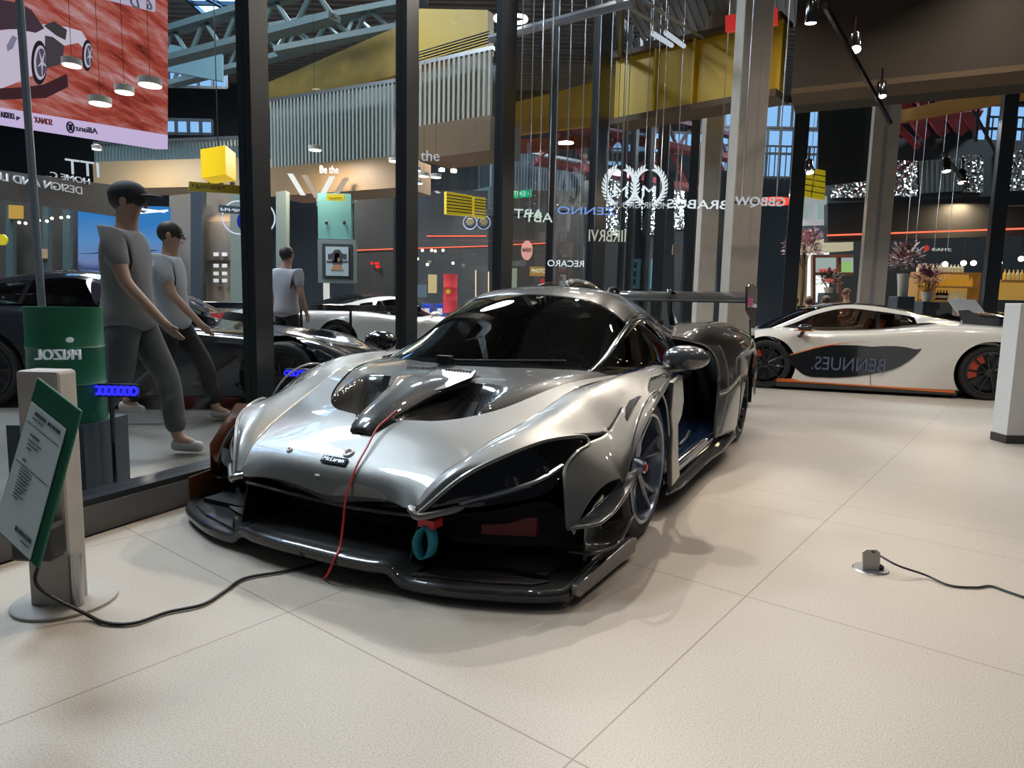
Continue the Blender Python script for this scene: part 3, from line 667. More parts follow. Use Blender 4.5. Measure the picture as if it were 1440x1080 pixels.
def make_orange_white_car():
    root = empty('supercar', (3.74974, 10.05411, 0), 2.8399, 'white mid engined supercar with orange sill stripe and orange brake calipers', 'car')
    arches = [(0, .33, .385), (-2.64, .34, .40)]
    loft_body(SUPER_SECS, arches, 12, 10).build('body', M_pearl, root, smooth=60)
    sy = body_surface(SUPER_SECS)
    glasshouse(root, SUPER_TOP, M_pearl, M_sideglass, None)
    lo_x = [-1.92, -1.83, -1.62, -1.3, -1.0, -.76, -.49, -.37, -.25, -.14]; lo_z = [.70, .56, .37, .26, .205, .19, .215, .31, .415, .425]
    up_x = [-1.92, -1.66, -1.13, -.66, -.3, -.14]; up_z = [.72, .715, .675, .585, .465, .435]
    for s in (1, -1):
        m = MB(); N = 48; K = 8; vs = []
        for i in range(N+1):
            x = -.14-1.78*i/N; a = smooth1(x, lo_x, lo_z); b = smooth1(x, up_x, up_z)
            for k in range(K+1):
                z = a+(b-a)*k/K; vs.append((x, (sy(x, z)+.007)*s, z))
        m.add(vs, [(i*(K+1)+k, i*(K+1)+k+1, (i+1)*(K+1)+k+1, (i+1)*(K+1)+k) for i in range(N) for k in range(K)])
        dp = m.build('door_intake', M_black, root)
        tr = MB(); tr.tube([(x, (sy(x, smooth1(x, up_x, up_z)+.01)+.004)*s, smooth1(x, up_x, up_z)+.006) for x in [-.3-.1*q for q in range(20)]], .008, 6); tr.build('orange_pinstripe', M_orange, root)
        if s > 0:
            t = text_obj('door_reflected_text', 'BENNUES.', .25, pbr('faint_blue_reflection', (.10, .115, .19), .5), Matrix.Translation((-1.02, .978, .37)) @ Matrix.Rotation(pi, 4, 'Z') @ Matrix.Rotation(pi/2, 4, 'X'), dp, .004, mirror=True, width=.88)  # mirrored reflection of lettering, modelled as faint letters on the door
        for nm, pts in (('door_seam', [(-1.31, .78), (-1.30, .5), (-1.30, .26), (-1.31, .12)]), ('fender_seam', [(.05, .78), (.015, .70), (.01, .63)])):
            q = MB(); q.tube([(x, (sy(x, z)+.002)*s, z) for x, z in pts], .004, 4); q.build(nm, M_matte, root)
        st = MB(); st.prism([(-.15, .965*s, .10), (-.16, .985*s, .15), (-.36, .985*s, .155), (-.46, .99*s, .125), (-2.27, .99*s, .105), (-2.27, .99*s, .075)], (0, .012*s, 0)); st.build('orange_sill', M_orange, root, smooth=0)
        sk = MB(); sk.box((-2.3, min(.90*s, 1.0*s), .04), (-.15, max(.90*s, 1.0*s), .10)); sk.build('side_skirt', M_carbon, root, smooth=0, bevel=.01)
        for (ax, az, ar) in arches:
            li = MB(); li.patch([[(ax+(ar+.005)*cos(t), yy*s, az+(ar+.005)*sin(t)) for yy in (.55, .95)] for t in [radians(q) for q in range(-20, 201, 10)]], 1, 1); li.build('wheel_arch_liner', M_dark, root)
        mm = MB(); mm.ball((-.46, 1.02*s, .845), (.10, .09, .05), 16, 10); mo = mm.build('door_mirror', M_black, root)
        ms = MB(); ms.tube([(-.38, .88*s, .70), (-.44, .97*s, .77), (-.46, 1.0*s, .82)], [.03, .025, .02], 8); ms.build('mirror_stalk', M_black, mo)
        os_ = MB(); os_.box((-.56, 1.02*s-.07, .80), (-.33, 1.02*s+.07, .812)); os_.build('mirror_trim', M_orange, mo, smooth=0)
        simple_wheel(root, 0, s, .97, .33, .24, .255, M_rimdark, pbr('orange_caliper', (.85, .10, .02), .4), 10)
        simple_wheel(root, -2.64, s, .99, .345, .32, .265, M_rimdark, MATS['orange_caliper'], 10)
        se = MB(); yy = .33*s
        se.patch([[(-.85, yy-.2, .45), (-.82, yy, .43), (-.85, yy+.2, .45)], [(-1.2, yy-.2, .42), (-1.2, yy, .40), (-1.2, yy+.2, .42)], [(-1.36, yy-.2, .70), (-1.40, yy, .70), (-1.36, yy+.2, .70)], [(-1.48, yy-.15, .98), (-1.50, yy, .98), (-1.48, yy+.15, .98)]], 4, 4); se.build('seat', M_orange_seat, root, solid=.06)
    fl_ = MB(); fl_.box((-3.2, -.85, .06), (.8, .85, .14)); fl_.build('underfloor', M_dark, root, smooth=0)
    db = MB(); db.patch([[(-.1, -.7, .75), (-.1, .7, .75)], [(-.4, -.72, .79), (-.4, .72, .79)], [(-.5, -.72, .6), (-.5, .72, .6)]], 4, 2); db.build('dashboard', M_orange_seat, root)
    bk = MB(); bk.box((-1.66, -.66, .4), (-1.6, .66, 1.05)); bk.build('bulkhead', M_int, root, smooth=0)
    # raised rear wing
    wn = MB(); prof = [(0, 0), (.06, .03), (.2, .045), (.36, .03), (.48, .05), (.36, .01), (.2, .005), (.06, -.01)]
    wn.patch([[(-2.72-px, y, 1.07+pz-.04*(abs(y)/.8)**2) for px, pz in prof+prof[:1]] for y in (-.82, -.5, 0, .5, .82)], 4, 2); wo = wn.build('rear_wing', M_black, root, smooth=60)
    for s in (1, -1):
        q = MB(); q.prism([(-2.42, .5*s, .93), (-2.36, .5*s, 1.12), (-2.46, .5*s, 1.13), (-2.62, .5*s, 1.04), (-2.95, .5*s, 1.06), (-3.0, .5*s, .98), (-2.62, .5*s, .90)], (0, .05*s, 0)); q.build('wing_strut', M_black, root, smooth=0)
    hl = MB()
    for s in (1, -1):
        h = MB(); h.patch([[(.96, .55*s, .45), (.93, .70*s, .44)], [(.75, .70*s, .60), (.72, .80*s, .55)], [(.5, .78*s, .70), (.48, .86*s, .66)]], 5, 3); h.build('headlight', M_black, root)
    return root
LONG_SECS = [
    (.95, [(0, .36), (.3, .36), (.55, .35), (.72, .32), (.78, .24), (.7, .16)]),
    (.75, [(0, .44), (.35, .45), (.64, .47), (.84, .42), (.88, .30), (.84, .14)]),
    (.3, [(0, .54), (.38, .57), (.70, .67), (.90, .62), (.93, .45), (.90, .13)]),
    (-.2, [(0, .63), (.38, .66), (.70, .74), (.90, .68), (.94, .5), (.92, .13)]),
    (-1.0, [(0, .80), (.38, .80), (.70, .80), (.90, .74), (.94, .5), (.95, .13)]),
    (-1.8, [(0, .95), (.38, .95), (.70, .94), (.90, .84), (.95, .5), (.96, .13)]),
    (-2.6, [(0, .97), (.38, .97), (.70, .97), (.92, .88), (.98, .55), (.96, .13)]),
    (-3.3, [(0, .92), (.38, .92), (.68, .92), (.88, .84), (.92, .5), (.88, .25)]),
    (-3.6, [(0, .80), (.38, .80), (.66, .80), (.80, .74), (.82, .5), (.8, .35)])]
LONG_TOP = [[(p[0]-1.10, p[1], p[2]+.12-.0*p[0]) for p in r] for r in SUPER_TOP]
def make_hall_car(name, label, loc, yaw, secs, top, paint, wheels, group=None, slats=False, roofmat=None):
    root = empty(name, loc, yaw, label, 'car')
    arches = [(wx, R, R+.06) for wx, R in wheels]
    loft_body(secs, arches, 8, 8).build('body', paint, root, smooth=60)
    glasshouse(root, top, paint, M_topglass, None, roofmat=roofmat)
    for s in (1, -1):
        for wx, R in wheels: simple_wheel(root, wx, s, .97, R, .30, R-.08, M_rimdark, None, 8)
        mm = MB(); o = top[1][4]
        mm.ball((o[0]-.05, 1.0*s, o[2]+.08), (.09, .10, .05), 12, 8); mm.tube([(o[0], .82*s, o[2]), (o[0]-.04, .95*s, o[2]+.06)], .02, 6); mm.build('door_mirror', paint, root)
    f = MB(); f.box((-3.3, -.8, .10), (.6, .8, .45)); f.build('underfloor', M_dark, root, smooth=0)
    if slats:
        for k in range(5):
            q = MB(); x = -2.35-.2*k; q.box((x-.05, -.45, .955-.02*k), (x+.05, .45, .985-.02*k)); q.build('engine_louvre', M_black, root, smooth=0)
        d = MB(); d.patch([[(-3.3, -.7, .18), (-3.3, .7, .18)], [(-3.52, -.8, .42), (-3.52, .8, .42)], [(-3.54, -.8, .56), (-3.54, .8, .56)]], 4, 4); d.build('rear_diffuser', M_matte, root)
        ex = MB(); ex.lathe([(.05, 0), (.06, .0), (.06, .1)], (-3.6, .0, .62), 'x', 16); ex.build('exhaust', M_steel, root)
    return root
# ================================================================== THE SHOWROOM SHELL
M_frame = pbr('anthracite_frame', (.016, .019, .023), .35)
M_plinth = pbr('grey_sill_metal', (.10, .10, .10), .45)
M_beige = pbr('beige_concrete', (.40, .35, .30), .7, var=(6, .15), bump=(30, .1))
M_pane = glass('window_glass', (.93, .95, .95), 1.33, .40)
M_whitewall = pbr('white_board', (.75, .75, .74), .5)
def slab(name, px, Y, t, mat, parent=None, mi=None, build=True, bevel=None):
    """solid panel: four picture-plane corners given with their depth(s), thickened away from the viewer"""
    Ys = Y if isinstance(Y, (list, tuple)) else [Y]*len(px)
    P = [at(x, y, d) for (x, y), d in zip(px, Ys)]
    n = (P[1]-P[0]).cross(P[-1]-P[0]).normalized()
    if n.y < 0: n = -n
    m = MB(); m.prism(P, n*t)
    return m.build(name, mat, parent, smooth=0, bevel=bevel) if build else m
def rect(x0, y0, x1, y1): return [(x0, y1), (x1, y1), (x1, y0), (x0, y0)]
def boxm(name, x0, y0, x1, y1, Y, t, mat, parent=None, bevel=None):
    """upright box facing -Y covering a height/width given at depth Y"""
    a = at(x0, y1, Y); b = at(x1, y0, Y); a2 = at(x0, y0, Y); b2 = at(x1, y1, Y)
    xl = (a.x+a2.x)/2; xr = (b.x+b2.x)/2; zb = (a.z+b2.z)/2; zt = (b.z+a2.z)/2
    m = MB(); m.box((xl, Y, zb), (xr, Y+t, zt)); return m.build(name, mat, parent, smooth=0, bevel=bevel)
def face_M(p, yaw=0.0):
    return Matrix.Translation(p) @ Matrix.Rotation(yaw, 4, 'Z') @ Matrix.Rotation(pi/2, 4, 'X')
def sign_text(name, body, x0, y0, x1, y1, Y, mat, mirror=False, parent=None, Yr=None, shear=0, depth=.02):
    p0 = at(x0, (y0+y1)/2, Y); p1 = at(x1, (y0+y1)/2, Yr or Y); h = (at(x0, y0, Y)-at(x0, y1, Y)).length
    yaw = atan2(p1.y-p0.y, p1.x-p0.x)
    return text_obj(name, body, h*1.25, mat, face_M((p0+p1)/2, yaw), parent, depth, mirror, (p1-p0).length, font_shear=shear)
# floor -------------------------------------------------------------
def floor_mat():
    m, nt, out = new_mat('terrazzo_tiles'); N = nt.nodes.new; L = nt.links.new
    b = N('ShaderNodeBsdfPrincipled'); L(b.outputs[0], out.inputs[0]); tc = N('ShaderNodeTexCoord')
    sep = N('ShaderNodeSeparateXYZ'); L(tc.outputs['Object'], sep.inputs[0])
    masks = []
    def dist(sock, off, per):
        a = N('ShaderNodeMath'); a.operation = 'SUBTRACT'; L(sock, a.inputs[0]); a.inputs[1].default_value = off
        if per:
            q = N('ShaderNodeMath'); q.operation = 'PINGPONG'; q.inputs[1].default_value = per/2; L(a.outputs[0], q.inputs[0])
        else:
            q = N('ShaderNodeMath'); q.operation = 'ABSOLUTE'; L(a.outputs[0], q.inputs[0])
        r = N('ShaderNodeMath'); r.operation = 'LESS_THAN'; r.inputs[1].default_value = .0022; L(q.outputs[0], r.inputs[0]); return r.outputs[0]
    ms = [dist(sep.outputs[0], 0, 1.185), dist(sep.outputs[1], 0, 1.167), dist(sep.outputs[0], 2.735, 0)]
    cur = ms[0]
    for k in ms[1:]:
        mx = N('ShaderNodeMath'); mx.operation = 'MAXIMUM'; L(cur, mx.inputs[0]); L(k, mx.inputs[1]); cur = mx.outputs[0]
    n1 = N('ShaderNodeTexNoise'); n1.inputs['Scale'].default_value = 190; n1.inputs['Detail'].default_value = 3; L(tc.outputs['Object'], n1.inputs['Vector'])
    n2 = N('ShaderNodeTexNoise'); n2.inputs['Scale'].default_value = 1.6; L(tc.outputs['Object'], n2.inputs['Vector'])
    cr_ = N('ShaderNodeValToRGB'); cr_.color_ramp.elements[0].position = .30; cr_.color_ramp.elements[0].color = (.335, .295, .25, 1); cr_.color_ramp.elements[1].position = .58; cr_.color_ramp.elements[1].color = (.475, .425, .365, 1)
    L(n1.outputs[0], cr_.inputs[0])
    mr = N('ShaderNodeMapRange'); mr.inputs[3].default_value = .93; mr.inputs[4].default_value = 1.06; L(n2.outputs[0], mr.inputs[0])
    mu = N('ShaderNodeMix'); mu.data_type = 'RGBA'; mu.blend_type = 'MULTIPLY'; mu.inputs[0].default_value = 1; L(cr_.outputs[0], mu.inputs[6]); L(mr.outputs[0], mu.inputs[7])
    mg = N('ShaderNodeMix'); mg.data_type = 'RGBA'; L(cur, mg.inputs[0]); L(mu.outputs[2], mg.inputs[6]); mg.inputs[7].default_value = (.22, .17, .13, 1)
    L(mg.outputs[2], b.inputs['Base Color']); b.inputs['Roughness'].default_value = .42; b.inputs['Specular IOR Level'].default_value = .35
    return m
W0 = Vector((-1.90, 2.80, 0)); WD = Vector((.3955, .9184, 0)); WN = Vector((.9184, -.3955, 0))   # left glass wall line and inward normal
TK = 10.3; K = W0+WD*TK
BD = Vector((.9549, -.2968, 0)); BN = Vector((-.2968, -.9549, 0))                               # rear glass wall
R_END = K+BD*8.6
fm = MB(); Fo = W0-WD*3.2
TA = atan2(.786, .619); T0 = Vector((.163, 1.471, 0)); Minv = (Matrix.Translation(T0) @ Matrix.Rotation(TA, 4, 'Z')).inverted()
fp = [Fo, Vector((R_END.x+.3, -1.2, 0)), R_END, K]
fp = [Vector((Fo.x, Fo.y, 0)), Vector((11.5, -1.2, 0)), Vector((11.5, R_END.y+.5, 0)), R_END, K]
m = MB(); n = len(fp); vs_ = [Minv @ p for p in fp]; m.add(vs_, [tuple(range(n))])
floor = m.build('floor', floor_mat(), None, smooth=0); floor.location = T0; floor.rotation_euler = (0, 0, TA); tag(floor, kind='structure')
# hall floor
M_hallfloor = pbr('polished_screed', (.235, .22, .20), .22, var=(.9, .18))
m = MB(); m.add([(-40, -4, -.012), (40, -4, -.012), (40, 45, -.012), (-40, 45, -.012)], [(0, 1, 2, 3)])
tag(m.build('floor_hall', M_hallfloor, None, smooth=0), kind='structure')
# showroom ceiling : corrugated steel deck
M_deck = pbr('corrugated_deck', (.34, .35, .36), .4, .4)
ZC = 5.7
m = MB(); cx0, cx1 = -2.6, 11.5
q = [Vector((Fo.x, Fo.y, ZC)), Vector((11.5, -1.2, ZC)), Vector((11.5, R_END.y+.4, ZC)), Vector((R_END.x, R_END.y, ZC)), Vector((K.x, K.y, ZC))]
m.prism(q, (0, 0, .12)); tag(m.build('ceiling', M_deck, None, smooth=0), kind='structure')
rb = MB()
for i in range(70):
    a = K+BD*(i*.125); b_ = a-WD*6.5
    rb.prism([a+Vector((0, 0, ZC-.035)), a+BD*.05+Vector((0, 0, ZC-.035)), b_+BD*.05+Vector((0, 0, ZC-.035)), b_+Vector((0, 0, ZC-.035))], (0, 0, .035))
tag(rb.build('trim_1', M_deck, None, smooth=0), kind='structure')
# left glass wall : sill, mullions, panes
def along(s, off=0, z=0): p = W0+WD*s+WN*off; return Vector((p.x, p.y, z))
def wbox(m, s0, s1, o0, o1, z0, z1): m.prism([along(s0, o0, z0), along(s1, o0, z0), along(s1, o1, z0), along(s0, o1, z0)], (0, 0, z1-z0)); return m
tag(wbox(MB(), -3.2, TK, -.16, -.02, 0, .13).build('baseboard_left', M_plinth, None, smooth=0), kind='structure')
tag(wbox(MB(), -3.2, TK, -.19, -.03, .13, .16).build('trim_2', M_frame, None, smooth=0), kind='structure')
def s_on_left(px, off):
    r = ray(px, 430); q = along(0, off); rx, ry = r.x, r.y   # q + s*WD = t*r
    det = WD.x*(-ry)-(-rx)*WD.y; return ((-q.x)*(-ry)-(-rx)*(-q.y))/det
posts = [(s_on_left(a_, -.15), s_on_left(b_, -.05)) for a_, b_ in ((341, 384), (556, 587), (691, 719), (765, 771), (822, 848), (866, 872), (898, 910))]+[(10.2, 10.42)]
posts = [(a_, max(b_, a_+.03)) for a_, b_ in posts]
for i, (a, b) in enumerate(posts):
    tag(wbox(MB(), a, b, -.15, -.05, .0, ZC).build('trim_%d' % (i+3), M_frame, None, smooth=0), kind='structure')
edges = [-3.2]+[x for p in posts for x in p]
for i in range(len(posts)):
    a = edges[2*i]; b = edges[2*i+1]
    tag(wbox(MB(), a, b, -.105, -.095, .16, ZC).build('window_%d' % (i+1), M_pane, None, smooth=0), kind='structure')
# rear glass wall
def alongb(s, off=0, z=0): p = K+BD*s+BN*off; return Vector((p.x, p.y, z))
def bbox(m, s0, s1, o0, o1, z0, z1): m.prism([alongb(s0, o0, z0), alongb(s1, o0, z0), alongb(s1, o1, z0), alongb(s0, o1, z0)], (0, 0, z1-z0)); return m
def s_on_back(px, y=430):
    r = ray(px, y); # solve K + s*BD = t*r (xy)
    det = r.x*(-BD.y)-(-BD.x)*r.y; t = (K.x*(-BD.y)-(-BD.x)*K.y)/det; return (r.x*K.y-r.y*K.x)/-det if False else ((Vector((r.x*t, r.y*t, 0))-K).dot(BD))
bposts = [(915, 930), (960, 972), (1100, 1120), (1382, 1402)]
tag(bbox(MB(), 0, 8.6, -.10, .02, 0, .10).build('baseboard_rear', M_plinth, None, smooth=0), kind='structure')
be = [0.0]
for i, (a, b) in enumerate(bposts):
    sa, sb = s_on_back(a), s_on_back(b); be += [sa, sb]
    tag(bbox(MB(), sa, sb, -.14, .02, .10, ZC).build('trim_%d' % (i+12), M_frame, None, smooth=0), kind='structure')
be.append(8.6)
for i in range(len(bposts)+1):
    tag(bbox(MB(), be[2*i], be[2*i+1], -.065, -.055, .10, ZC).build('window_%d' % (i+9), M_pane, None, smooth=0), kind='structure')
# door head bar on the rear wall at the right
sa, sb = s_on_back(1402), s_on_back(1475)
m = bbox(MB(), sa, sb, -.12, .0, 2.75, 2.95); tag(m.build('trim_17', M_frame, None, smooth=0), kind='structure')
# square columns
def column(name, px0, px1, Y, lab, ztop=ZC, mat=None, d=None):
    a = at(px0, 500, Y); b = at(px1, 500, Y); w = b.x-a.x; m = MB(); m.box((a.x, Y, 0), (b.x, Y+(d or w), ztop))
    o = m.build(name, mat or M_beige, None, smooth=0, bevel=.01); return tag(o, lab, 'column')
column('concrete_column', 1019, 1058, 7.25, 'thick beige concrete column just behind the silver car, left of the white car')
column('concrete_column', 976, 1000, 11.05, 'thinner beige concrete column left of the thick one', ZC)
sc_ = alongb(s_on_back(1206), .04)
m = MB(); sa = s_on_back(1203); sb = s_on_back(1238)
bbox(m, sa, sb, .06, .30, 0, ZC); o = m.build('steel_column', M_beige, None, smooth=0); tag(o, 'beige column at the rear glass behind the white car', 'column')
ch = MB(); bbox(ch, sa+(sb-sa)*.40, sa+(sb-sa)*.55, .30, .306, 0, ZC); ch.build('column_channel', pbr('cool_grey', (.24, .24, .25), .5), o, smooth=0)
# white partition at the right edge
m = MB(); pA = gnd(1414, 624); m.box((pA.x, pA.y, .07), (pA.x+2.2, pA.y+.18, 1.17)); o = m.build('partition_wall', M_whitewall, None, smooth=0, bevel=.004); tag(o, 'low white partition wall with black skirting at the right edge', 'partition')
m = MB(); m.box((pA.x-.002, pA.y-.004, 0), (pA.x+2.2, pA.y+.184, .07)); m.build('skirting', M_black, o, smooth=0)
# yellow girder and taupe bulkhead under the ceiling
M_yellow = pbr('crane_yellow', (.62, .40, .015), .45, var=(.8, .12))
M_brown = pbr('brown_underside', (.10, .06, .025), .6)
M_taupe = pbr('taupe_bulkhead', (.036, .025, .015), .7, var=(.7, .12))
gA = at(700, 235, 12.0); 
def girder(pxl, pxr, zt, zb, Yl, Yr, t, mat): 
    a = at(pxl, 200, Yl); b = at(pxr, 120, Yr); d = Vector((b.x-a.x, b.y-a.y, 0)).normalized(); nn = Vector((-d.y, d.x, 0)); 
    return [Vector((a.x, a.y, 0)), Vector((b.x, b.y, 0)), d, nn]
a, b, d, nn = girder(862, 1096, 0, 0, 11.2, 9.55, .2, None)
gr = empty('yellow_girder', (a+b)/2, 0, 'bright yellow crane girder under the roof above the white car', 'girder')
gr['kind'] = 'thing'
def loc(p): return p-gr.location
m = MB(); m.prism([loc(a)+Vector((0, 0, 4.05)), loc(b)+Vector((0, 0, 4.05)), loc(b)+Vector((0, 0, 4.97)), loc(a)+Vector((0, 0, 4.97))], nn*.25); m.build('girder_web', M_yellow, gr, smooth=0)
m = MB()
for z0, z1 in ((3.96, 4.05), (4.97, 5.04)): m.prism([loc(a)-nn*.12+Vector((0, 0, z0)), loc(b)-nn*.12+Vector((0, 0, z0)), loc(b)+nn*.40+Vector((0, 0, z0)), loc(a)+nn*.40+Vector((0, 0, z0))], (0, 0, z1-z0))
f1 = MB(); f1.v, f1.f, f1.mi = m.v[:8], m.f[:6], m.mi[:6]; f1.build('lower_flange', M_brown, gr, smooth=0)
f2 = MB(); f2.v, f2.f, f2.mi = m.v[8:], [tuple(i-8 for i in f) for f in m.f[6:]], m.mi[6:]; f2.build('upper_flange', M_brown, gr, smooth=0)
for k in (.28, .52, .93):
    p = a.lerp(b, k); m = MB(); m.prism([loc(p)-nn*.10+Vector((0, 0, 4.05)), loc(p)+d*.03-nn*.10+Vector((0, 0, 4.05)), loc(p)+d*.03-nn*.10+Vector((0, 0, 4.97)), loc(p)-nn*.10+Vector((0, 0, 4.97))], nn*.10); m.build('web_stiffener', M_yellow, gr, smooth=0)
a2, b2, d2, n2 = girder(1108, 1560, 0, 0, 9.35, 7.95, .2, None)
m = MB(); m.prism([a2+Vector((0, 0, 4.0)), b2+Vector((0, 0, 4.0)), b2+Vector((0, 0, ZC)), a2+Vector((0, 0, ZC))], n2*1.2); tag(m.build('wall_bulkhead', M_taupe, None, smooth=0), kind='structure')
for k, (z0, hh) in enumerate(((4.0, .05),)):
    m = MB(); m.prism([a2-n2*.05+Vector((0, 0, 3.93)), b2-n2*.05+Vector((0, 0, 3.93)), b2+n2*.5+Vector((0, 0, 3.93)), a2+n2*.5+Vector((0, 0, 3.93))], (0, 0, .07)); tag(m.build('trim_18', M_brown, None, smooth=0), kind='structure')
# grille at the top right of the bulkhead
m = MB(); g0 = a2.lerp(b2, .42); g1 = a2.lerp(b2, .86)
for k in range(26):
    p = g0.lerp(g1, k/25); m.prism([p-n2*.03+Vector((0, 0, 5.0)), p+d2*.02-n2*.03+Vector((0, 0, 5.0)), p+d2*.02-n2*.03+Vector((0, 0, 5.5)), p-n2*.03+Vector((0, 0, 5.5))], n2*.03)
tag(m.build('ventilation_grille', M_taupe, None, smooth=0), 'wide slatted ventilation grille high on the brown bulkhead', 'grille')
# ================================================================== SHOWROOM THINGS
car1 = make_track_car()
car2 = make_orange_white_car()
# red cord hanging from the bonnet spine over the nose
def car_pt(x, y, z): c, s = cos(YAW), sin(YAW); return Vector((ORG.x+c*x-s*y, ORG.y+s*x+c*y, z))
cp = [(.80, .10, .60), (.86, .09, .568), (.92, .085, .535), (1.0, .10, .474), (1.08, .115, .415), (1.135, .12, .335), (1.155, .122, .30), (1.162, .122, .26), (1.18, .13, .20), (1.22, .15, .13), (1.262, .165, .105), (1.275, .14, .04), (1.255, .10, .006), (1.20, .06, .006)]
m = MB(); m.tube(crv([car_pt(*p) for p in cp], 6), .0045, 6); tag(m.build('tether', pbr('red_cord', (.55, .035, .03), .5), None), 'thin red cord hanging from the bonnet over the nose to the floor', 'cord')
# power adapter, cable on the left
M_cable = pbr('black_cable', (.015, .015, .016), .5)
cpts = [gnd(103, 800, .35)]
cab = [at(96, 795, 2.05), at(100, 830, 2.05), gnd(118, 862, .02), gnd(150, 876, .008), gnd(190, 876, .008), gnd(235, 861, .008), gnd(285, 850, .008), gnd(315, 832, .008), gnd(345, 813, .008), gnd(400, 803, .008), gnd(452, 790, .008), gnd(470, 770, .008)]
# beige post, sign board
pb = gnd(78, 885); pbx, pby = pb.x, pb.y+.18
po = empty('pedestal_post', (pbx, pby, 0), 0, 'scuffed beige post with round base at the left edge, carrying a black adapter', 'post')
M_post = pbr('scuffed_beige_paint', (.36, .335, .31), .6, var=(9, .2))
m = MB(); m.box((-.175, -.05, 0), (-.035, .05, .82)); m.build('shaft', M_post, po, smooth=0, bevel=.012)
m = MB(); m.lathe([(.0, .016), (.15, .016), (.16, .010), (.16, 0)], (-.10, .02, 0), 'z', 40); m.build('base_plate', M_post, po)
m = MB(); m.tube([(-.015, -.04, .0), (-.015, -.04, .20)], .018, 12); m.build('floor_bolt_sleeve', M_steel, po)
m = MB(); m.lathe([(0, 0), (.008, 0), (.008, .006), (0, .006)], (-.07, -.057, .42), 'y', 12); m.build('screw', M_steel, po)
ad = empty('power_adapter', (pbx-.095, pby-.095, .265), 0, 'square black power adapter on the beige post', 'adapter')
m = MB(); m.box((-.065, -.045, -.06), (.065, .04, .06)); m.build('housing', pbr('matt_black_plastic', (.02, .02, .022), .5), ad, smooth=0, bevel=.012)
m = MB(); m.tube([(-.01, -.02, .06), (-.01, -.02, .12)], .006, 8); m.build('lead_stub', M_cable, ad)
m = MB(); st = Vector((pbx-.085, pby-.11, .205)); cab[0] = st; cab[1] = Vector((st.x+.0, st.y-.02, .12))
m.tube(crv(cab, 6), .006, 8); tag(m.build('power_cable', M_cable, None), 'black cable running from the adapter across the floor under the car nose', 'cable')
# information sign leaning, green head
M_green = pbr('dark_green_board', (.008, .10, .055), .4)
sg = empty('information_board', gnd(40, 780, .35), 0, 'tilted green framed information board with a white printed sheet', 'sign')
BL, BR, TR, TL = at(-10, 742, 1.78), at(52, 800, 1.70), at(108, 552, 1.86), at(52, 530, 1.94)
TR = BR+(TL-BL)
sgl = sg.location
ex = (BR-BL).normalized(); ey = (TL-BL); nrm = ex.cross(ey).normalized()
if nrm.y > 0: nrm = -nrm
m = MB(); m.prism([p-sgl for p in (BL, BR, TR, TL)], -nrm*.012); m.build('board', M_green, sg, smooth=0, bevel=.004)
def onb(u, v, h=.003): return BL.lerp(BR, u).lerp(TL.lerp(TR, u), v)-sgl+nrm*h
m = MB(); m.prism([onb(.06, .02), onb(.86, .02), onb(.86, .84), onb(.06, .84)], nrm*.003); sh = m.build('sheet', pbr('paper', (.58, .66, .68), .6), sg, smooth=0)
M_ink = pbr('dark_ink', (.03, .05, .06), .6)
rs_ = random.Random(4); m = MB()      # the print is too small to read: rows of tiny strokes
for (u0, u1, v, hh) in ((.22, .48, .785, .022), (.52, .80, .785, .022), (.20, .44, .755, .008), (.24, .46, .655, .012), (.24, .52, .62, .008), (.24, .48, .595, .008), (.24, .34, .57, .008), (.24, .32, .49, .012), (.24, .50, .44, .007), (.24, .50, .42, .007), (.24, .47, .40, .007), (.24, .48, .38, .007), (.24, .44, .36, .007), (.24, .47, .34, .007), (.24, .45, .32, .007), (.24, .40, .30, .007), (.24, .45, .28, .007), (.24, .36, .26, .007), (.46, .82, .10, .026), (.62, .80, .07, .007)):
    u = u0
    while u < u1:
        w_ = rs_.uniform(.012, .03); m.prism([onb(u, v, .008), onb(min(u+w_, u1), v, .008), onb(min(u+w_, u1), v+hh, .008), onb(u, v+hh, .008)], nrm*.001); u += w_+rs_.uniform(.008, .018)
pr = m.build('sheet_print', M_ink, sh, smooth=0)
m = MB()
m.prism([onb(.10, .715, .006), onb(.82, .715, .006), onb(.82, .718, .006), onb(.10, .718, .006)], nrm*.001); m.build('rule_line', M_ink, sh, smooth=0)
m = MB(); m.prism([onb(.10, .46, .006), onb(.82, .46, .006), onb(.82, .463, .006), onb(.10, .463, .006)], nrm*.001); m.build('rule_line', M_ink, sh, smooth=0)
lg0 = BL.lerp(BR, .55).lerp(TL.lerp(TR, .55), .5)-nrm*.03; m = MB(); m.tube([lg0-sgl, Vector((pbx-.1, pby-.05, lg0.z-.05))-sgl], .013, 10); m.build('wall_bracket', M_steel, sg)
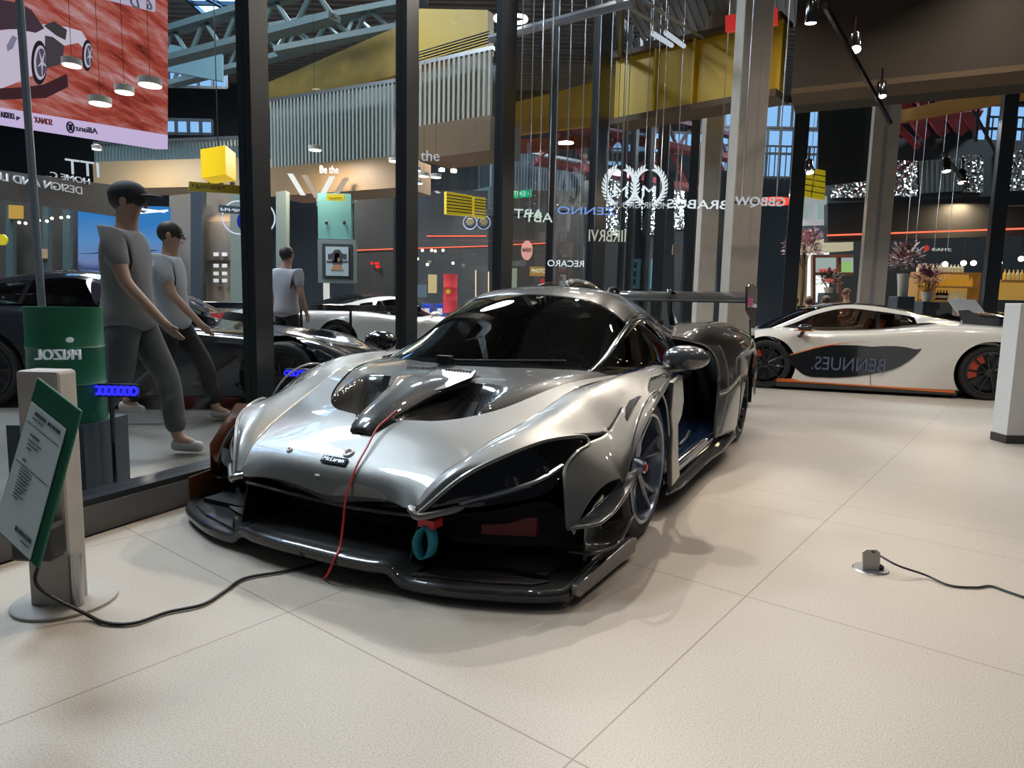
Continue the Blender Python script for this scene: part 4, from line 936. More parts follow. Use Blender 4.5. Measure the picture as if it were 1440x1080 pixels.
# floor socket with raised flap and cable
sp = gnd(1224, 800)
so = empty('floor_socket', sp, 0, 'open steel floor socket with a raised flap', 'socket')
m = MB(); m.lathe([(0, .004), (.066, .004), (.070, 0)], (0, 0, 0), 'z', 40); m.build('cover_ring', M_steel, so)
ft = MB(); pf = [(-.036, 0, .004), (.036, 0, .004), (.036, .012, .075), (.022, .013, .086), (-.022, .013, .086), (-.036, .012, .075)]; ft.prism([(x-.006, y-.02, z) for x, y, z in pf], (0, .006, 0)); ft.build('flap', pbr('flap_steel', (.50, .48, .45), .4, .3), so, smooth=0)
m = MB(); m.lathe([(.0, 0), (.006, 0), (.006, .004), (0, .004)], (.0, -.014, .078), 'y', 12); m.build('flap_hole', M_black, so)
m = MB(); m.box((.026, -.02, .004), (.045, .02, .02)); m.build('plug', M_black, so, smooth=0)
sc = [sp+Vector((.03, .03, .06)), gnd(1262, 795, .045), gnd(1300, 808, .015), gnd(1335, 823, .006), gnd(1372, 826, .006), gnd(1393, 824, .006), gnd(1420, 833, .006), gnd(1450, 842, .006), gnd(1500, 850, .006)]
m = MB(); m.tube(crv(sc, 6), .0045, 6); tag(m.build('power_cable', pbr('grey_cable', (.05, .05, .055), .5), None), 'dark grey cable trailing from the floor socket to the right', 'cable')
# white info lectern behind the white car
le = empty('lectern', (at(1366, 440, 10.4).x, 10.4, 0), radians(-15), 'white tilted information lectern behind the rear of the white car', 'lectern')
m = MB(); m.box((-.05, -.03, 0), (.05, .03, 1.05)); m.build('stem', M_black, le, smooth=0)
m = MB(); m.box((-.2, -.15, 0), (.2, .15, .02)); m.build('foot', M_black, le, smooth=0)
m = MB(); m.prism([(-.30, .13, 1.30), (.08, .13, 1.30), (.20, -.05, 1.06), (-.18, -.05, 1.06)], (0, .02, -.012)); m.build('panel', pbr('lectern_white', (.72, .74, .76), .5), le, smooth=0)
# ------------------------------------------------------------------ ceiling track lights
M_lampon = emis('warm_led', (1.0, .86, .70), 14)
M_coolon = emis('neutral_led', (1.0, .93, .84), 9)
def spot(px, py, Y, tilt, az, label, L=.17, R=.055, cord=.18):
    p = at(px, py, Y)
    o = empty('track_spot', p, 0, label, 'spotlight', 'ceiling spotlights')
    Mx = Matrix.Rotation(az, 4, 'Z') @ Matrix.Rotation(tilt, 4, 'X')
    m = MB(); m.lathe([(R, 0), (R, L), (R*.8, L+.02), (0, L+.02)], (0, 0, 0), 'z', 20); m.xform(Mx); m.build('housing', M_black, o)
    m = MB(); m.lathe([(0, .004), (R*.88, .004), (R*.88, .0)], (0, 0, 0), 'z', 20); m.xform(Mx); m.build('lamp_face', M_lampon, o)
    top = Mx @ Vector((0, 0, L)); m = MB(); m.tube([top, top+Vector((0, 0, cord))], .012, 6); m.build('bracket', M_black, o)
    return o
spot(1140, 33, 6.5, radians(8), 0, 'first black ceiling spotlight right of the red lit sign, aimed straight down')
spot(1203, 70, 6.9, radians(-28), radians(-20), 'black ceiling spotlight tilted along the rail, next after the first')
spot(1240, 136, 8.6, radians(-10), 0, 'bright ceiling spotlight at the far end of the rail')
spot(1139, 243, 9.4, radians(-20), 0, 'small spotlight glowing in front of the dark banner')
spot(1331, 241, 9.5, radians(-12), 0, 'small black spotlight hanging before the sequin wall, nearer the beige column')
spot(1353, 257, 9.6, radians(-12), 0, 'small black spotlight hanging lowest before the sequin wall')
r0, r1 = at(1160, 8, 6.0), at(1252, 172, 9.0)
m = MB(); m.tube([r0, r1], .03, 6); tag(m.build('light_rail', M_black, None), 'slanting black light rail carrying the ceiling spotlights', 'rail')
m = MB(); m.tube([at(1325, 215, 9.5), at(1362, 262, 9.6)], .025, 6); tag(m.build('light_rail', M_black, None), 'short black light rail before the sequin wall', 'rail')
def ring_lamp(px, py, Y, label):
    p = at(px, py, Y); o = empty('ring_lamp', p, 0, label, 'lamp', 'ring lamps')
    m = MB(); m.tube([(.10*cos(2*pi*k/28), .10*sin(2*pi*k/28), 0) for k in range(29)], .022, 8, cap=False); m.build('light_ring', M_coolon, o)
    m = MB(); m.tube([(0, 0, .0), (0, 0, ZC-p.z)], .006, 6); m.build('cord', M_black, o)
ring_lamp(709, 26, 8.0, 'left one of the two glowing ring lamps under the roof')
ring_lamp(728, 27, 8.3, 'right one of the two glowing ring lamps under the roof')
# conduits / purlins / red lit sign under the ceiling
for k, (x0, y0, Y0, x1, y1, Y1, lab) in enumerate(((690, 55, 8.5, 890, 2, 7.2, 'long thick grey conduit under the corrugated roof'), (872, -5, 7.3, 872, 75, 11.0, 'dark blue steel hanger under the corrugated roof'), (880, 8, 8.0, 975, 66, 10.8, 'thin bright conduit crossing the roof left of the red sign'), (905, 2, 7.8, 1000, 60, 10.6, 'thin bright conduit nearest the red sign'))):
    m = MB(); m.tube([at(x0, y0, Y0), at(x1, y1, Y1)], .05 if k < 2 else .02, 6); tag(m.build('roof_conduit', (M_frame if k == 1 else pbr('galvanised', (.3, .32, .35), .35, .6)), None), lab, 'conduit')
for k, (x0, y0, x1, y1, lab) in enumerate(((918, 47, 945, 64, 'left of the two white strip lights under the roof'), (936, 46, 962, 65, 'right of the two white strip lights under the roof'))):
    m = MB(); pa_, pb_ = at(x0, y0, 8.0), at(x1, y1, 9.0); m.tube([pa_, pb_], .028, 6); so_ = m.build('strip_light', emis('dim_strip', (.8, .9, 1), .6), None); q_ = MB(); q_.tube([pa_, Vector((pa_.x, pa_.y, ZC-.04))], .006, 5); q_.build('suspension_rod', M_steel, so_); tag(so_, lab, 'lamp', 'strip lights under the roof')
m = slab('red_light_sign', [(1020, 44), (1092, 33), (1092, 10), (1020, 22)], [8.4, 8.1, 8.1, 8.4], .08, pbr('red_sign', (.35, .02, .02), .4, emit=(1, .05, .04), estr=.35)); tag(m, 'glowing red sign box under the roof above the yellow girder', 'sign')
sign_text('sign_lettering', 'M3  M3', 1052, 13, 1090, 24, 8.15, emis('red_letters', (1, .35, .2), 1.2), False, None).parent = m
# ================================================================== THE HALL BEYOND THE GLASS
M_hallwall = pbr('hall_wall_dark', (.020, .024, .028), .6)
M_slate = pbr('slate_cladding', (.045, .060, .078), .5, var=(2, .2))
M_tealgrey = pbr('teal_steel', (.085, .125, .13), .5)
M_brownwood = pbr('brown_soffit', (.17, .105, .05), .5, var=(1.5, .2))
M_beigeband = pbr('beige_fascia', (.28, .20, .115), .5, var=(1.2, .15))
M_sky = emis('daylight_glazing', (.30, .58, 1.0), 1.05)
M_skywhite = emis('daylight_haze', (.75, .88, 1.0), 1.1)
M_letter = emis('lit_white_letters', (.85, .95, 1.0), .85)
M_letterdim = pbr('white_letters', (.62, .64, .66), .5, emit=(.8, .85, .9), estr=.18)
M_yel = pbr('sign_yellow', (.75, .56, .02), .5, emit=(1, .75, .02), estr=.25)
M_line = pbr('sign_ink', (.05, .045, .02), .6)
M_ledred = emis('red_led_strip', (1, .16, .08), 1.6)
M_glow = emis('warm_bulb', (1, .80, .52), 6)
M_disc = emis('disc_lamp', (1, .93, .80), 2.6)
def hang(o, x0, x1, Y, z, top=10.1, n=2):
    for k in range(n):
        q = MB(); x = x0+(x1-x0)*(.15+.7*k/max(1, n-1)); q.tube([(x, Y+.03, z), (x, Y+.03, top)], .006, 5); q.build('suspension_rod', M_steel, o)
def strokes(name, p0, p1, h, mat, par, n=18, seed=1):
    """a row of small upright strokes standing in for print too small to read"""
    rnd = random.Random(seed); m = MB(); d = p1-p0
    for k in range(n):
        a = p0+d*((k+.15)/n); b = p0+d*((k+rnd.uniform(.45, .8))/n); z0 = rnd.choice((0, 0, h*.4)); z1 = rnd.choice((h, h, h*.6))
        m.prism([a+Vector((0, 0, z0)), b+Vector((0, 0, z0)), b+Vector((0, 0, z1)), a+Vector((0, 0, z1))], (0, -.008, 0))
    return m.build(name, mat, par, smooth=0)
# outer shell
def wall(name, x0, x1, Y, z0, z1, mat, t=.3):
    m = MB(); m.box((x0, Y, z0), (x1, Y+t, z1)); return tag(m.build(name, mat, None, smooth=0), kind='structure')
wall('wall_hall_rear', -38, 38, 30, 0, 10.2, M_hallwall)
m = MB(); m.box((-38.3, -4, 0), (-38, 30, 10.2)); tag(m.build('wall_hall_left', M_hallwall, None, smooth=0), kind='structure')
m = MB(); m.box((38, -4, 0), (38.3, 30, 10.2)); tag(m.build('wall_hall_right', M_hallwall, None, smooth=0), kind='structure')
# roof deck with ribs and rooflight
m = MB(); m.box((-38, -4, 10.2), (38, 30.3, 10.4))
tag(m.build('ceiling_hall', pbr('hall_deck', (.15, .13, .12), .6), None, smooth=0), kind='structure')
m = MB()
for k in range(60): m.box((-38, 8+k*.36, 10.08), (38, 8.12+k*.36, 10.2))
tag(m.build('trim_30', pbr('hall_deck_rib', (.22, .20, .18), .6), None, smooth=0), kind='structure')
# long rooflight
rl_ = empty('rooflight', (-9.2, 14.5, 10.0), 0, 'long blue glazed rooflight strip in the hall roof at the far left', 'rooflight')
m = MB(); m.box((-.75, -8, .0), (.75, 8, .03)); m.build('glazing', emis('rooflight_sky', (.22, .50, 1.0), 8.0), rl_, smooth=0)
m = MB()
for k in range(17): m.box((-.8, -8+k-.05, -.12), (.8, -8+k+.05, -.001))
for x in (-.8, 0, .72): m.box((x, -8, -.14), (x+.08, 8, -.002))
for k in range(4): m.tube([(-.75, -8+4*k, -.3), (.75, -4+4*k, -.3)], .05, 5)
m.build('glazing_bars', M_frame, rl_, smooth=0)
# roof trusses
def beam(p0, p1, w, h, mat, label, name='roof_truss', group=None, web=True):
    p0, p1 = Vector(p0), Vector(p1); d = (p1-p0).normalized(); s_ = d.cross(Vector((0, 0, 1))).normalized(); u = s_.cross(d)
    o = empty(name, (p0+p1)/2, 0, label, 'beam', group); c = o.location
    for nm, z0, z1, ww in (('lower_chord', -h, -h+.12, w), ('upper_chord', -.12, 0, w)):
        m = MB(); m.prism([p0-c+s_*ww/2+u*z0, p1-c+s_*ww/2+u*z0, p1-c-s_*ww/2+u*z0, p0-c-s_*ww/2+u*z0], u*(z1-z0)); m.build(nm, mat, o, smooth=0)
    L_ = (p1-p0).length; n = max(2, int(L_/(h*1.3))); m = MB()
    for k in range(n):
        a = p0.lerp(p1, k/n)-c; b = p0.lerp(p1, (k+1)/n)-c; md = (a+b)/2
        m.tube([a-u*h*.95, md-u*.05], .05, 5); m.tube([md-u*.05, b-u*h*.95], .05, 5)
    m.build('web_bracing', mat, o, smooth=0); return o
beam(at(222, 44, 15), at(470, -30, 12.5), .3, .7, M_tealgrey, 'teal steel roof truss right of the video wall')
beam(at(380, 36, 15.5), at(600, -6, 15.5), .3, .6, M_tealgrey, 'teal steel roof truss above the dull gold girder')
beam(at(236, 88, 18), at(520, 12, 17), .3, .6, M_tealgrey, 'teal steel roof truss farthest back above the small blue windows')
o = slab('glass_gallery', [(236, 100), (312, 114), (312, 76), (236, 62)], [17, 17, 17, 17], .1, pbr('gallery_glass', (.16, .27, .30), .3)); tag(o, 'pale teal glazed gallery box above the small blue windows', 'gallery')
# --- left : video wall with race car advert -------------------------
scr = empty('video_wall', at(60, 180, 6.6), 0, 'huge red video wall with a silver sports car advert, top left', 'screen')
cs = scr.location; Yl, Yr = 6.0, 8.6
def sp_(x, y, off=0):
    """a point on the screen plane seen at this pixel, lifted toward the viewer"""
    p = at(0, 172, Yl); q = at(236, 210, Yr); dd = Vector((q.x-p.x, q.y-p.y, 0)).normalized(); nn_ = Vector((dd.y, -dd.x, 0))
    r = ray(x, y); t = (p-CAM).dot(nn_)/r.dot(nn_); return CAM+r*t+nn_*off-cs
def spoly(name, pts, mat, parent, off, t=.01):
    P = [sp_(x, y, off) for x, y in pts]; nn_ = (sp_(100, 100, 1)-sp_(100, 100, 0)).normalized()
    m = MB(); m.prism(P, -nn_*t); return m.build(name, mat, parent, smooth=0)
def screen_mat():
    m, nt, out = new_mat('race_advert_picture'); N = nt.nodes.new; L = nt.links.new
    e = N('ShaderNodeEmission'); L(e.outputs[0], out.inputs[0]); tc = N('ShaderNodeTexCoord'); mp = N('ShaderNodeMapping')
    mp.inputs['Rotation'].default_value = (0, .35, 0); mp.inputs['Scale'].default_value = (.5, 1, 7); L(tc.outputs['Object'], mp.inputs[0])
    n = N('ShaderNodeTexNoise'); n.inputs['Scale'].default_value = 1.1; n.inputs['Detail'].default_value = 6; n.inputs['Roughness'].default_value = .65; L(mp.outputs[0], n.inputs['Vector'])
    r = N('ShaderNodeValToRGB'); els = r.color_ramp.elements
    els[0].position = .28; els[0].color = (.10, .012, .012, 1); els[1].position = .46; els[1].color = (.42, .07, .05, 1)
    for p, c in ((.56, (.50, .17, .15, 1)), (.66, (.62, .33, .36, 1)), (.80, (.78, .55, .60, 1))):
        k = els.new(p); k.color = c
    L(n.outputs[0], r.inputs[0]); L(r.outputs[0], e.inputs[0]); e.inputs[1].default_value = .85; return m
spoly('picture', [(-60, 141), (236, 190), (236, -60), (-60, -60)], screen_mat(), scr, 0, .15)
stp = spoly('sponsor_strip', [(-60, 163), (236, 210), (236, 190), (-60, 141)], emis('lilac_strip', (.66, .52, .80), .95), scr, .0, .15)
def on_screen_text(body, x0, x1, y, h, mat, name='sponsor_lettering', par=None):
    p0, p1 = sp_(x0, y-0, .03), sp_(x1, y+(x1-x0)*.165, .03); yaw = atan2(p1.y-p0.y, p1.x-p0.x)
    slope = math.atan2(p1.z-p0.z, (p1-p0).xy.length)
    o = text_obj(name, body, h*1.3, mat, face_M((p0+p1)/2, yaw) @ Matrix.Rotation(slope, 4, 'Z'), par or stp, .01, True, (p1-p0).length); return o
M_inkb = pbr('print_blue', (.03, .035, .10), .6); M_inkr = pbr('print_red', (.45, .02, .04), .6)
on_screen_text('Allianz', 102, 133, 180, .062, M_inkb); on_screen_text('SONAX', 44, 69, 168.5, .06, M_inkr); on_screen_text('DEKRA', -4, 15, 161, .055, M_inkb)
m = MB(); c0 = sp_(95, 179, .03); ux = (sp_(100, 179.8, .03)-c0).normalized(); m.tube([c0+ux*.05*cos(2*pi*k/20)+Vector((0, 0, .05*sin(2*pi*k/20))) for k in range(21)], .008, 6, cap=False)
for dx in (-.018, 0, .018): m.tube([c0+ux*dx+Vector((0, 0, -.03)), c0+ux*dx+Vector((0, 0, .03))], .006, 5)
m.build('sponsor_roundel', M_inkb, stp, smooth=0)
m = MB(); m.add([], []); tri = [sp_(18, 163, .03), sp_(24, 165, .03), sp_(18, 169, .03)]; m.prism(tri, (0, .01, 0)); m.build('sponsor_mark', M_inkb, stp, smooth=0)
on_screen_text('6  D', 180, 210, 3, .12, M_inkb, 'caption_lettering', scr)
spoly('caption_panel', [(150, 0), (217, 17), (217, -20), (150, -20)], emis('lilac_panel', (.60, .52, .72), .8), scr, .012, .01)
# sports car in the advert, as flat picture layers
adv = [('advert_car_body', [(-60, 118), (0, 124), (36, 110), (60, 96), (60, 70), (108, 60), (122, 74), (122, 60), (112, 44), (92, 38), (62, 34), (50, 36), (44, 44), (20, 40), (-60, 50)], (.62, .54, .66), .95),
       ('advert_car_cabin', [(-60, 42), (20, 41), (46, 46), (58, 40), (40, 14), (22, 4), (-60, -10)], (.06, .035, .05), 1),
       ('advert_car_door', [(60, 96), (60, 50), (70, 52), (86, 64), (84, 86), (76, 92)], (.06, .05, .06), 1),
       ('advert_car_wing_mirror', [(58, 36), (72, 30), (90, 42), (88, 56), (76, 50)], (.05, .045, .05), 1),
       ('advert_shadow', [(-60, 128), (36, 122), (60, 118), (90, 104), (92, 122), (60, 138), (-60, 142)], (.05, .02, .025), 1)]
for nm, pts, col, st in adv: spoly(nm, pts, emis(nm, col, st), scr, .02 if 'shadow' not in nm and 'door' not in nm and 'cabin' not in nm and 'mirror' not in nm else .03, .008)
for (cx, cy, rx, ry) in ((49, 88, 11, 31), (117, 78, 7, 22)):
    for kk, (q, col, off) in enumerate(((1, (.02, .018, .025), .045), (.78, (.55, .50, .62), .055), (.64, (.10, .08, .12), .065))):
        spoly('advert_wheel', [(cx+rx*q*cos(2*pi*k/24), cy+ry*q*sin(2*pi*k/24)) for k in range(24)], emis('advert_wheel_%d' % kk, col, .9), scr, off, .006)
    for k in range(5):
        a = 2*pi*k/5+.3; spoly('advert_wheel_spoke', [(cx+rx*.08*cos(a+1.5), cy+ry*.08*sin(a+1.5)), (cx+rx*.62*cos(a), cy+ry*.62*sin(a)), (cx-rx*.08*cos(a+1.5), cy-ry*.08*sin(a+1.5))], emis('advert_wheel_1', (.5, .5, .6), .9), scr, .072, .005)
spoly('advert_headlamp', [(4, 64), (12, 50), (18, 53), (12, 68), (5, 72)], emis('advert_lamp', (.22, .2, .3), 1), scr, .04, .006)
# hanging disc lamps
def disc(px, py, Y, r, label, group, ztop=10.0):
    p = at(px, py, Y); o = empty('disc_lamp', p, 0, label, 'lamp', group)
    m = MB(); m.lathe([(0, .0), (r, 0), (r, .05), (0, .07)], (0, 0, 0), 'z', 24); m.build('shade', pbr('lamp_shade_white', (.6, .58, .54), .5), o)
    m = MB(); m.lathe([(0, -.006), (r*.94, -.006), (r*.94, 0)], (0, 0, 0), 'z', 24); m.build('diffuser', M_disc, o)
    m = MB(); m.tube([(0, 0, .06), (0, 0, max(.4, ztop-p.z))], .0022, 4); m.build('cord', M_matte, o)
for (x, y, w, lab) in ((101, 92, 24, 'large glowing disc lamp before the video wall, topmost of its four'), (211, 120, 30, 'large glowing disc lamp at the right edge of the video wall'), (175, 130, 24, 'large glowing disc lamp before the video wall, second from its right edge'), (141, 146, 28, 'large glowing disc lamp before the video wall, lowest of its four'), (136, 210, 12, 'small pale disc lamp just below the sponsor strip'), (443, 211, 18, 'pale disc lamp alone below the slatted balcony')):
    disc(x, y, 5.6 if y < 150 else 9, w/2*(5.6 if y < 150 else 9)/940, lab, 'disc lamps by the video wall', 9.5)
L11 = [(555, 227, 16), (572, 229, 16), (567, 238.5, 16), (584, 240, 16), (596, 248, 15), (613, 249.5, 15), (572, 256.5, 13), (588, 258, 13), (621, 240.5, 9), (638, 242, 9), (576, 262, 7), (593, 263.5, 7)]
for k, (x, y, w) in enumerate(L11):
    pos = ['leftmost of the top row', 'right one of the top row', 'left one of the second row', 'right one of the second row', 'left one of the third row', 'right one of the third row', 'left one of the fourth row', 'right one of the fourth row', 'left of the detached pair', 'right of the detached pair', 'left of the lowest small pair', 'right of the lowest small pair'][k]
    disc(x, y, 11 if w > 12 else 14, w/2*(11 if w > 12 else 14)/940, 'round ceiling lamp in the cluster under the balcony, '+pos, 'cluster of round lamps under the balcony', 5.0)
# --- left : fascia and shop fronts ----------------------------------
fa = slab('shop_fascia', [(-40, 274), (182, 306), (182, 263), (-40, 234)], [8.2, 10.2, 10.2, 8.2], .25, pbr('grey_fascia', (.13, .13, .135), .5)); tag(fa, 'grey shop fascia with mirrored white writing below the video wall', 'sign')
def on_line(body, x0, x1, y0, y1, Y0, Y1, h, mat, name, par, mirror=True):
    p0, p1 = at(x0, y0, Y0), at(x1, y1, Y1); yaw = atan2(p1.y-p0.y, p1.x-p0.x)
    return text_obj(name, body, h*1.35, mat, face_M((p0+p1)/2-Vector((0, .05, 0)), yaw), par, .02, mirror, (p1-p0).length)
on_line('DESIGN AND LU', -4, 118, 252.5, 266, 8.45, 9.55, .105, M_letterdim, 'fascia_lettering', fa)
on_line('HOME C..', 68, 129, 249, 254, 9.1, 9.65, .085, M_letterdim, 'fascia_lettering', fa)
t = on_line('ITT', 95, 142, 237, 240, 10.5, 10.8, .24, M_letterdim, 'shop_letters', None); tag(t, 'big white mirrored letters above the grey fascia', 'letters')
m = slab('facade', [(-60, 440), (100, 440), (100, 282), (-60, 262)], [11, 11.4, 11.4, 11], .3, pbr('brown_grey_facade', (.060, .052, .045), .6)); tag(m, 'brown grey shop front behind the green drum', 'facade')
for k, (x0, x1) in enumerate(((8, 18), (60, 68), (88, 98))):
    slab('shopfront_frame', [(x0, 440), (x1, 440), (x1, 290), (x0, 288)], 10.9, .08, M_tealgrey, m)
slab('shelf_light', [(12, 307), (30, 307), (30, 289), (12, 288)], 10.85, .05, emis('amber', (.9, .55, .12), .6), m)
slab('display_light', [(50, 363), (64, 363), (64, 350), (50, 350)], 10.85, .05, emis('dim_amber', (.9, .65, .4), .4), m)
for k, (x, y) in enumerate(((27, 313), (36, 314), (55, 310), (66, 311), (73, 307), (86, 306), (96, 305))):
    p = at(x, y, 10.6); q = MB(); q.ball(p, .022, 8, 6); tag(q.build('downlight', M_glow, None), 'tiny downlight in the row under the grey fascia', 'lamp', 'downlights under the grey fascia')
p = at(2, 337, 9.5); q = MB(); q.lathe([(0, 0), (.075, 0), (.075, .03), (0, .03)], p, 'y', 24); tag(q.build('round_sign', M_yel, None), 'small round yellow sign at the left edge', 'sign')
M_glass_edge = pbr('pale_blue_glass_edge', (.30, .34, .40), .4, .3)
m = MB(); m.tube([at(26, -20, 4.2), at(66, 530, 4.2)], .022, 8); tag(m.build('glass_edge', M_glass_edge, None), 'thin pale blue reflective glass edge before the green drum', 'glass_edge')  # reflective line of a glass pane edge, built as a thin tube
# blue video screen
def bluemat():
    m, nt, out = new_mat('blue_landscape_picture'); N = nt.nodes.new; L = nt.links.new
    e = N('ShaderNodeEmission'); L(e.outputs[0], out.inputs[0]); tc = N('ShaderNodeTexCoord'); sp = N('ShaderNodeSeparateXYZ'); L(tc.outputs['Generated'], sp.inputs[0])
    n = N('ShaderNodeTexNoise'); n.inputs['Scale'].default_value = 1.6; L(tc.outputs['Object'], n.inputs['Vector'])
    a = N('ShaderNodeMath'); a.operation = 'MULTIPLY_ADD'; a.inputs[1].default_value = .35; L(n.outputs[0], a.inputs[0]); L(sp.outputs[2], a.inputs[2])
    r = N('ShaderNodeValToRGB'); els = r.color_ramp.elements; els[0].position = .16; els[0].color = (.05, .06, .14, 1); els[1].position = 1; els[1].color = (.045, .24, .62, 1)
    for p_, c in ((.40, (.07, .09, .22, 1)), (.50, (.19, .26, .50, 1)), (.72, (.12, .30, .62, 1))): k = els.new(p_); k.color = c
    L(a.outputs[0], r.inputs[0]); L(r.outputs[0], e.inputs[0]); e.inputs[1].default_value = .9; return m
bs = boxm('video_screen', 99, 289, 237, 402, 12.0, .12, bluemat()); tag(bs, 'blue video screen with a sea and sky picture behind the capped person', 'screen')
slab('picture_hill', [(102, 357), (130, 357), (170, 353), (205, 354), (224, 352), (200, 351), (165, 350), (130, 356)], 11.98, .015, emis('hill_dark', (.025, .03, .07), 1), bs)
m = MB(); m.tube([at(98, 282, 11.7), at(232, 298, 11.9)], .018, 6); m.tube([at(166, 302, 11.8), at(236, 296, 11.8)], .018, 6); tag(m.build('light_line', emis('cool_line', (.8, .9, 1), 1.4), None), 'thin white light line above the blue screen', 'lamp')
# shelves of boxes below the screen
sh = empty('display_rack', at(215, 430, 11.0), 0, 'rack of pale boxes below the right end of the blue screen', 'rack')
c0 = sh.location; a = at(196, 430, 11); b = at(240, 363, 11); m = MB(); w_ = b.x-a.x
for z in (a.z, (a.z+b.z)/2, b.z): m.box((-w_/2, -.15, z-c0.z-.01), (w_/2, .15, z-c0.z+.01))
for x in (-w_/2, w_/2): m.box((x-.015, -.15, -c0.z), (x+.015, .15, b.z-c0.z))
m.build('frame', M_tealgrey, sh, smooth=0)
M_box = pbr('pale_box', (.36, .38, .46), .6)
for i in range(3):
    for j in range(2):
        q = MB(); zz = (a.z if j == 0 else (a.z+b.z)/2)+.011; q.box((-.075, -.1, 0), (.075, .1, .20)); o = q.build('storage_box', M_box, None, smooth=0, bevel=.005); o.location = (c0.x-w_/2+w_*(i+.5)/3, c0.y, zz)
        tag(o, 'pale storage box on the %s shelf of the rack, %s' % (('lower', 'upper')[j], ('left end', 'in the middle', 'right end')[i]), 'box', 'boxes on the display rack')
for k, (x0, y0, x1, y1) in enumerate(((163, 366, 186, 357), (165, 399, 187, 384))):
    o = boxm('lit_niche', x0, y1, x1, y0, 11.6, .1, emis('niche_glow', (.85, .55, .3), .55)); tag(o, 'warm lit shelf niche below the blue screen, '+('upper', 'lower')[k]+' of two', 'niche')
# beige shop wall with downlight scallops
bw = slab('shop_wall', [(238, 440), (372, 440), (372, 262), (238, 275)], [12.6, 12.6, 12.6, 12.6], .3, pbr('beige_shop_wall', (.25, .20, .155), .7)); tag(bw, 'beige shop wall lit by a row of downlights', 'wall')
for k, x in enumerate((296, 311, 327, 344, 359)):
    p = at(x, 266, 12.3); q = empty('wall_downlight', p, 0, 'small downlight on the beige shop wall', 'lamp', 'downlights on the beige shop wall')
    m = MB(); m.lathe([(.04, 0), (.04, .12), (0, .12)], (0, 0, 0), 'z', 14); m.build('housing', M_matte, q); m = MB(); m.lathe([(0, .01), (.036, .01), (.036, 0)], (0, 0, 0), 'z', 14); m.build('lamp_face', M_glow, q)
    l = bpy.data.lights.new('scallop', 'SPOT'); l.energy = 55; l.spot_size = radians(52); l.spot_blend = .3; l.color = (1, .72, .42); l.shadow_soft_size = .02; lo = bpy.data.objects.new('scallop', l); COL.objects.link(lo); lo.location = p+Vector((0, -.02, -.02)); lo.rotation_euler = (radians(14), 0, 0)
slab('dark_counter', [(282, 366), (352, 366), (352, 310), (282, 312)], 12.5, .1, pbr('grey_backwall', (.10, .10, .11), .6), bw)
for k, (x0, x1) in enumerate(((268, 283), (324, 340), (388, 402))):
    o = slab('shop_pillar', [(x0, 445), (x1, 445), (x1, 268), (x0, 270)], 12.2, .2, (pbr('pale_green_frame', (.20, .24, .21), .5) if k else M_slate)); tag(o, ('dark slim pillar left of the roundel sign', 'pale green pillar right of the roundel sign', 'pale green pillar left of the teal panel')[k], 'pillar')
# roundel sign
rs = empty('roundel_sign', at(342, 306, 11.4), 0, 'white outlined roundel sign with a name banner and blue centres', 'sign')
M_outl = emis('neon_white', (.75, .85, 1), .9)
for dx in (-.08, .26):
    m = MB(); m.tube([(dx+.27*cos(2*pi*k/28), 0, .27*sin(2*pi*k/28)) for k in range(29)], .013, 6, cap=False); m.build('neon_ring', M_outl, rs)
m = MB(); m.lathe([(0, 0), (.17, 0), (.17, .02), (0, .02)], (.05, .03, -.06), 'y', 28); m.build('blue_disc', emis('deep_blue', (.02, .03, .35), .8), rs)
m = MB(); m.box((-.40, -.03, .05), (.34, 0, .17), Matrix.Rotation(radians(4), 4, 'Y')); bn = m.build('banner', M_slate, rs, smooth=0)
strokes('banner_print', Vector((-.36, -.035, .10)), Vector((.30, -.035, .055)), .05, M_outl, bn, 20, 2)
# shelf with goods left of pillar
for k in range(12):
    x = 300+(k % 3)*12; y = (355, 371, 382, 392)[k//3]
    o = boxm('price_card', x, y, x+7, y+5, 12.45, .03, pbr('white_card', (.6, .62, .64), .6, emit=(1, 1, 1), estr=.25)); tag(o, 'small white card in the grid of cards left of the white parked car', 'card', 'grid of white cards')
# yellow lantern box + yellow sign below
yl = empty('banner_box', at(310, 228, 9.8), 0, 'bright yellow cube banner hanging below the balcony', 'banner')
p0, p1, p2 = at(283, 250, 9.8), at(318, 250, 9.5), at(332, 250, 10.0); z0 = p0.z; z1 = at(300, 206, 9.6).z
m = MB(); pb_ = p0+(p2-p1); m.prism([Vector((q.x, q.y, z0))-yl.location for q in (p0, p1, p2, pb_)], (0, 0, z1-z0)); m.build('fabric', pbr('lit_yellow', (.75, .50, .01), .5, emit=(1, .62, .01), estr=.55), yl, smooth=0)
m = MB(); c_ = (p0+p2)/2-yl.location; m.tube([(c_.x, c_.y, z1-yl.location.z), (c_.x, c_.y, 3.5)], .008, 5); m.build('suspension', M_matte, yl)
ys_ = slab('direction_sign', [(266, 268), (348, 273), (348, 262), (266, 255)], [9.6, 10.0, 10.0, 9.6], .08, pbr('dull_yellow', (.35, .28, .02), .5)); tag(ys_, 'long narrow yellow direction sign under the yellow cube banner', 'sign')
strokes('sign_print', at(270, 265, 9.58), at(318, 267.5, 9.78), .06, M_line, ys_, 16, 5)
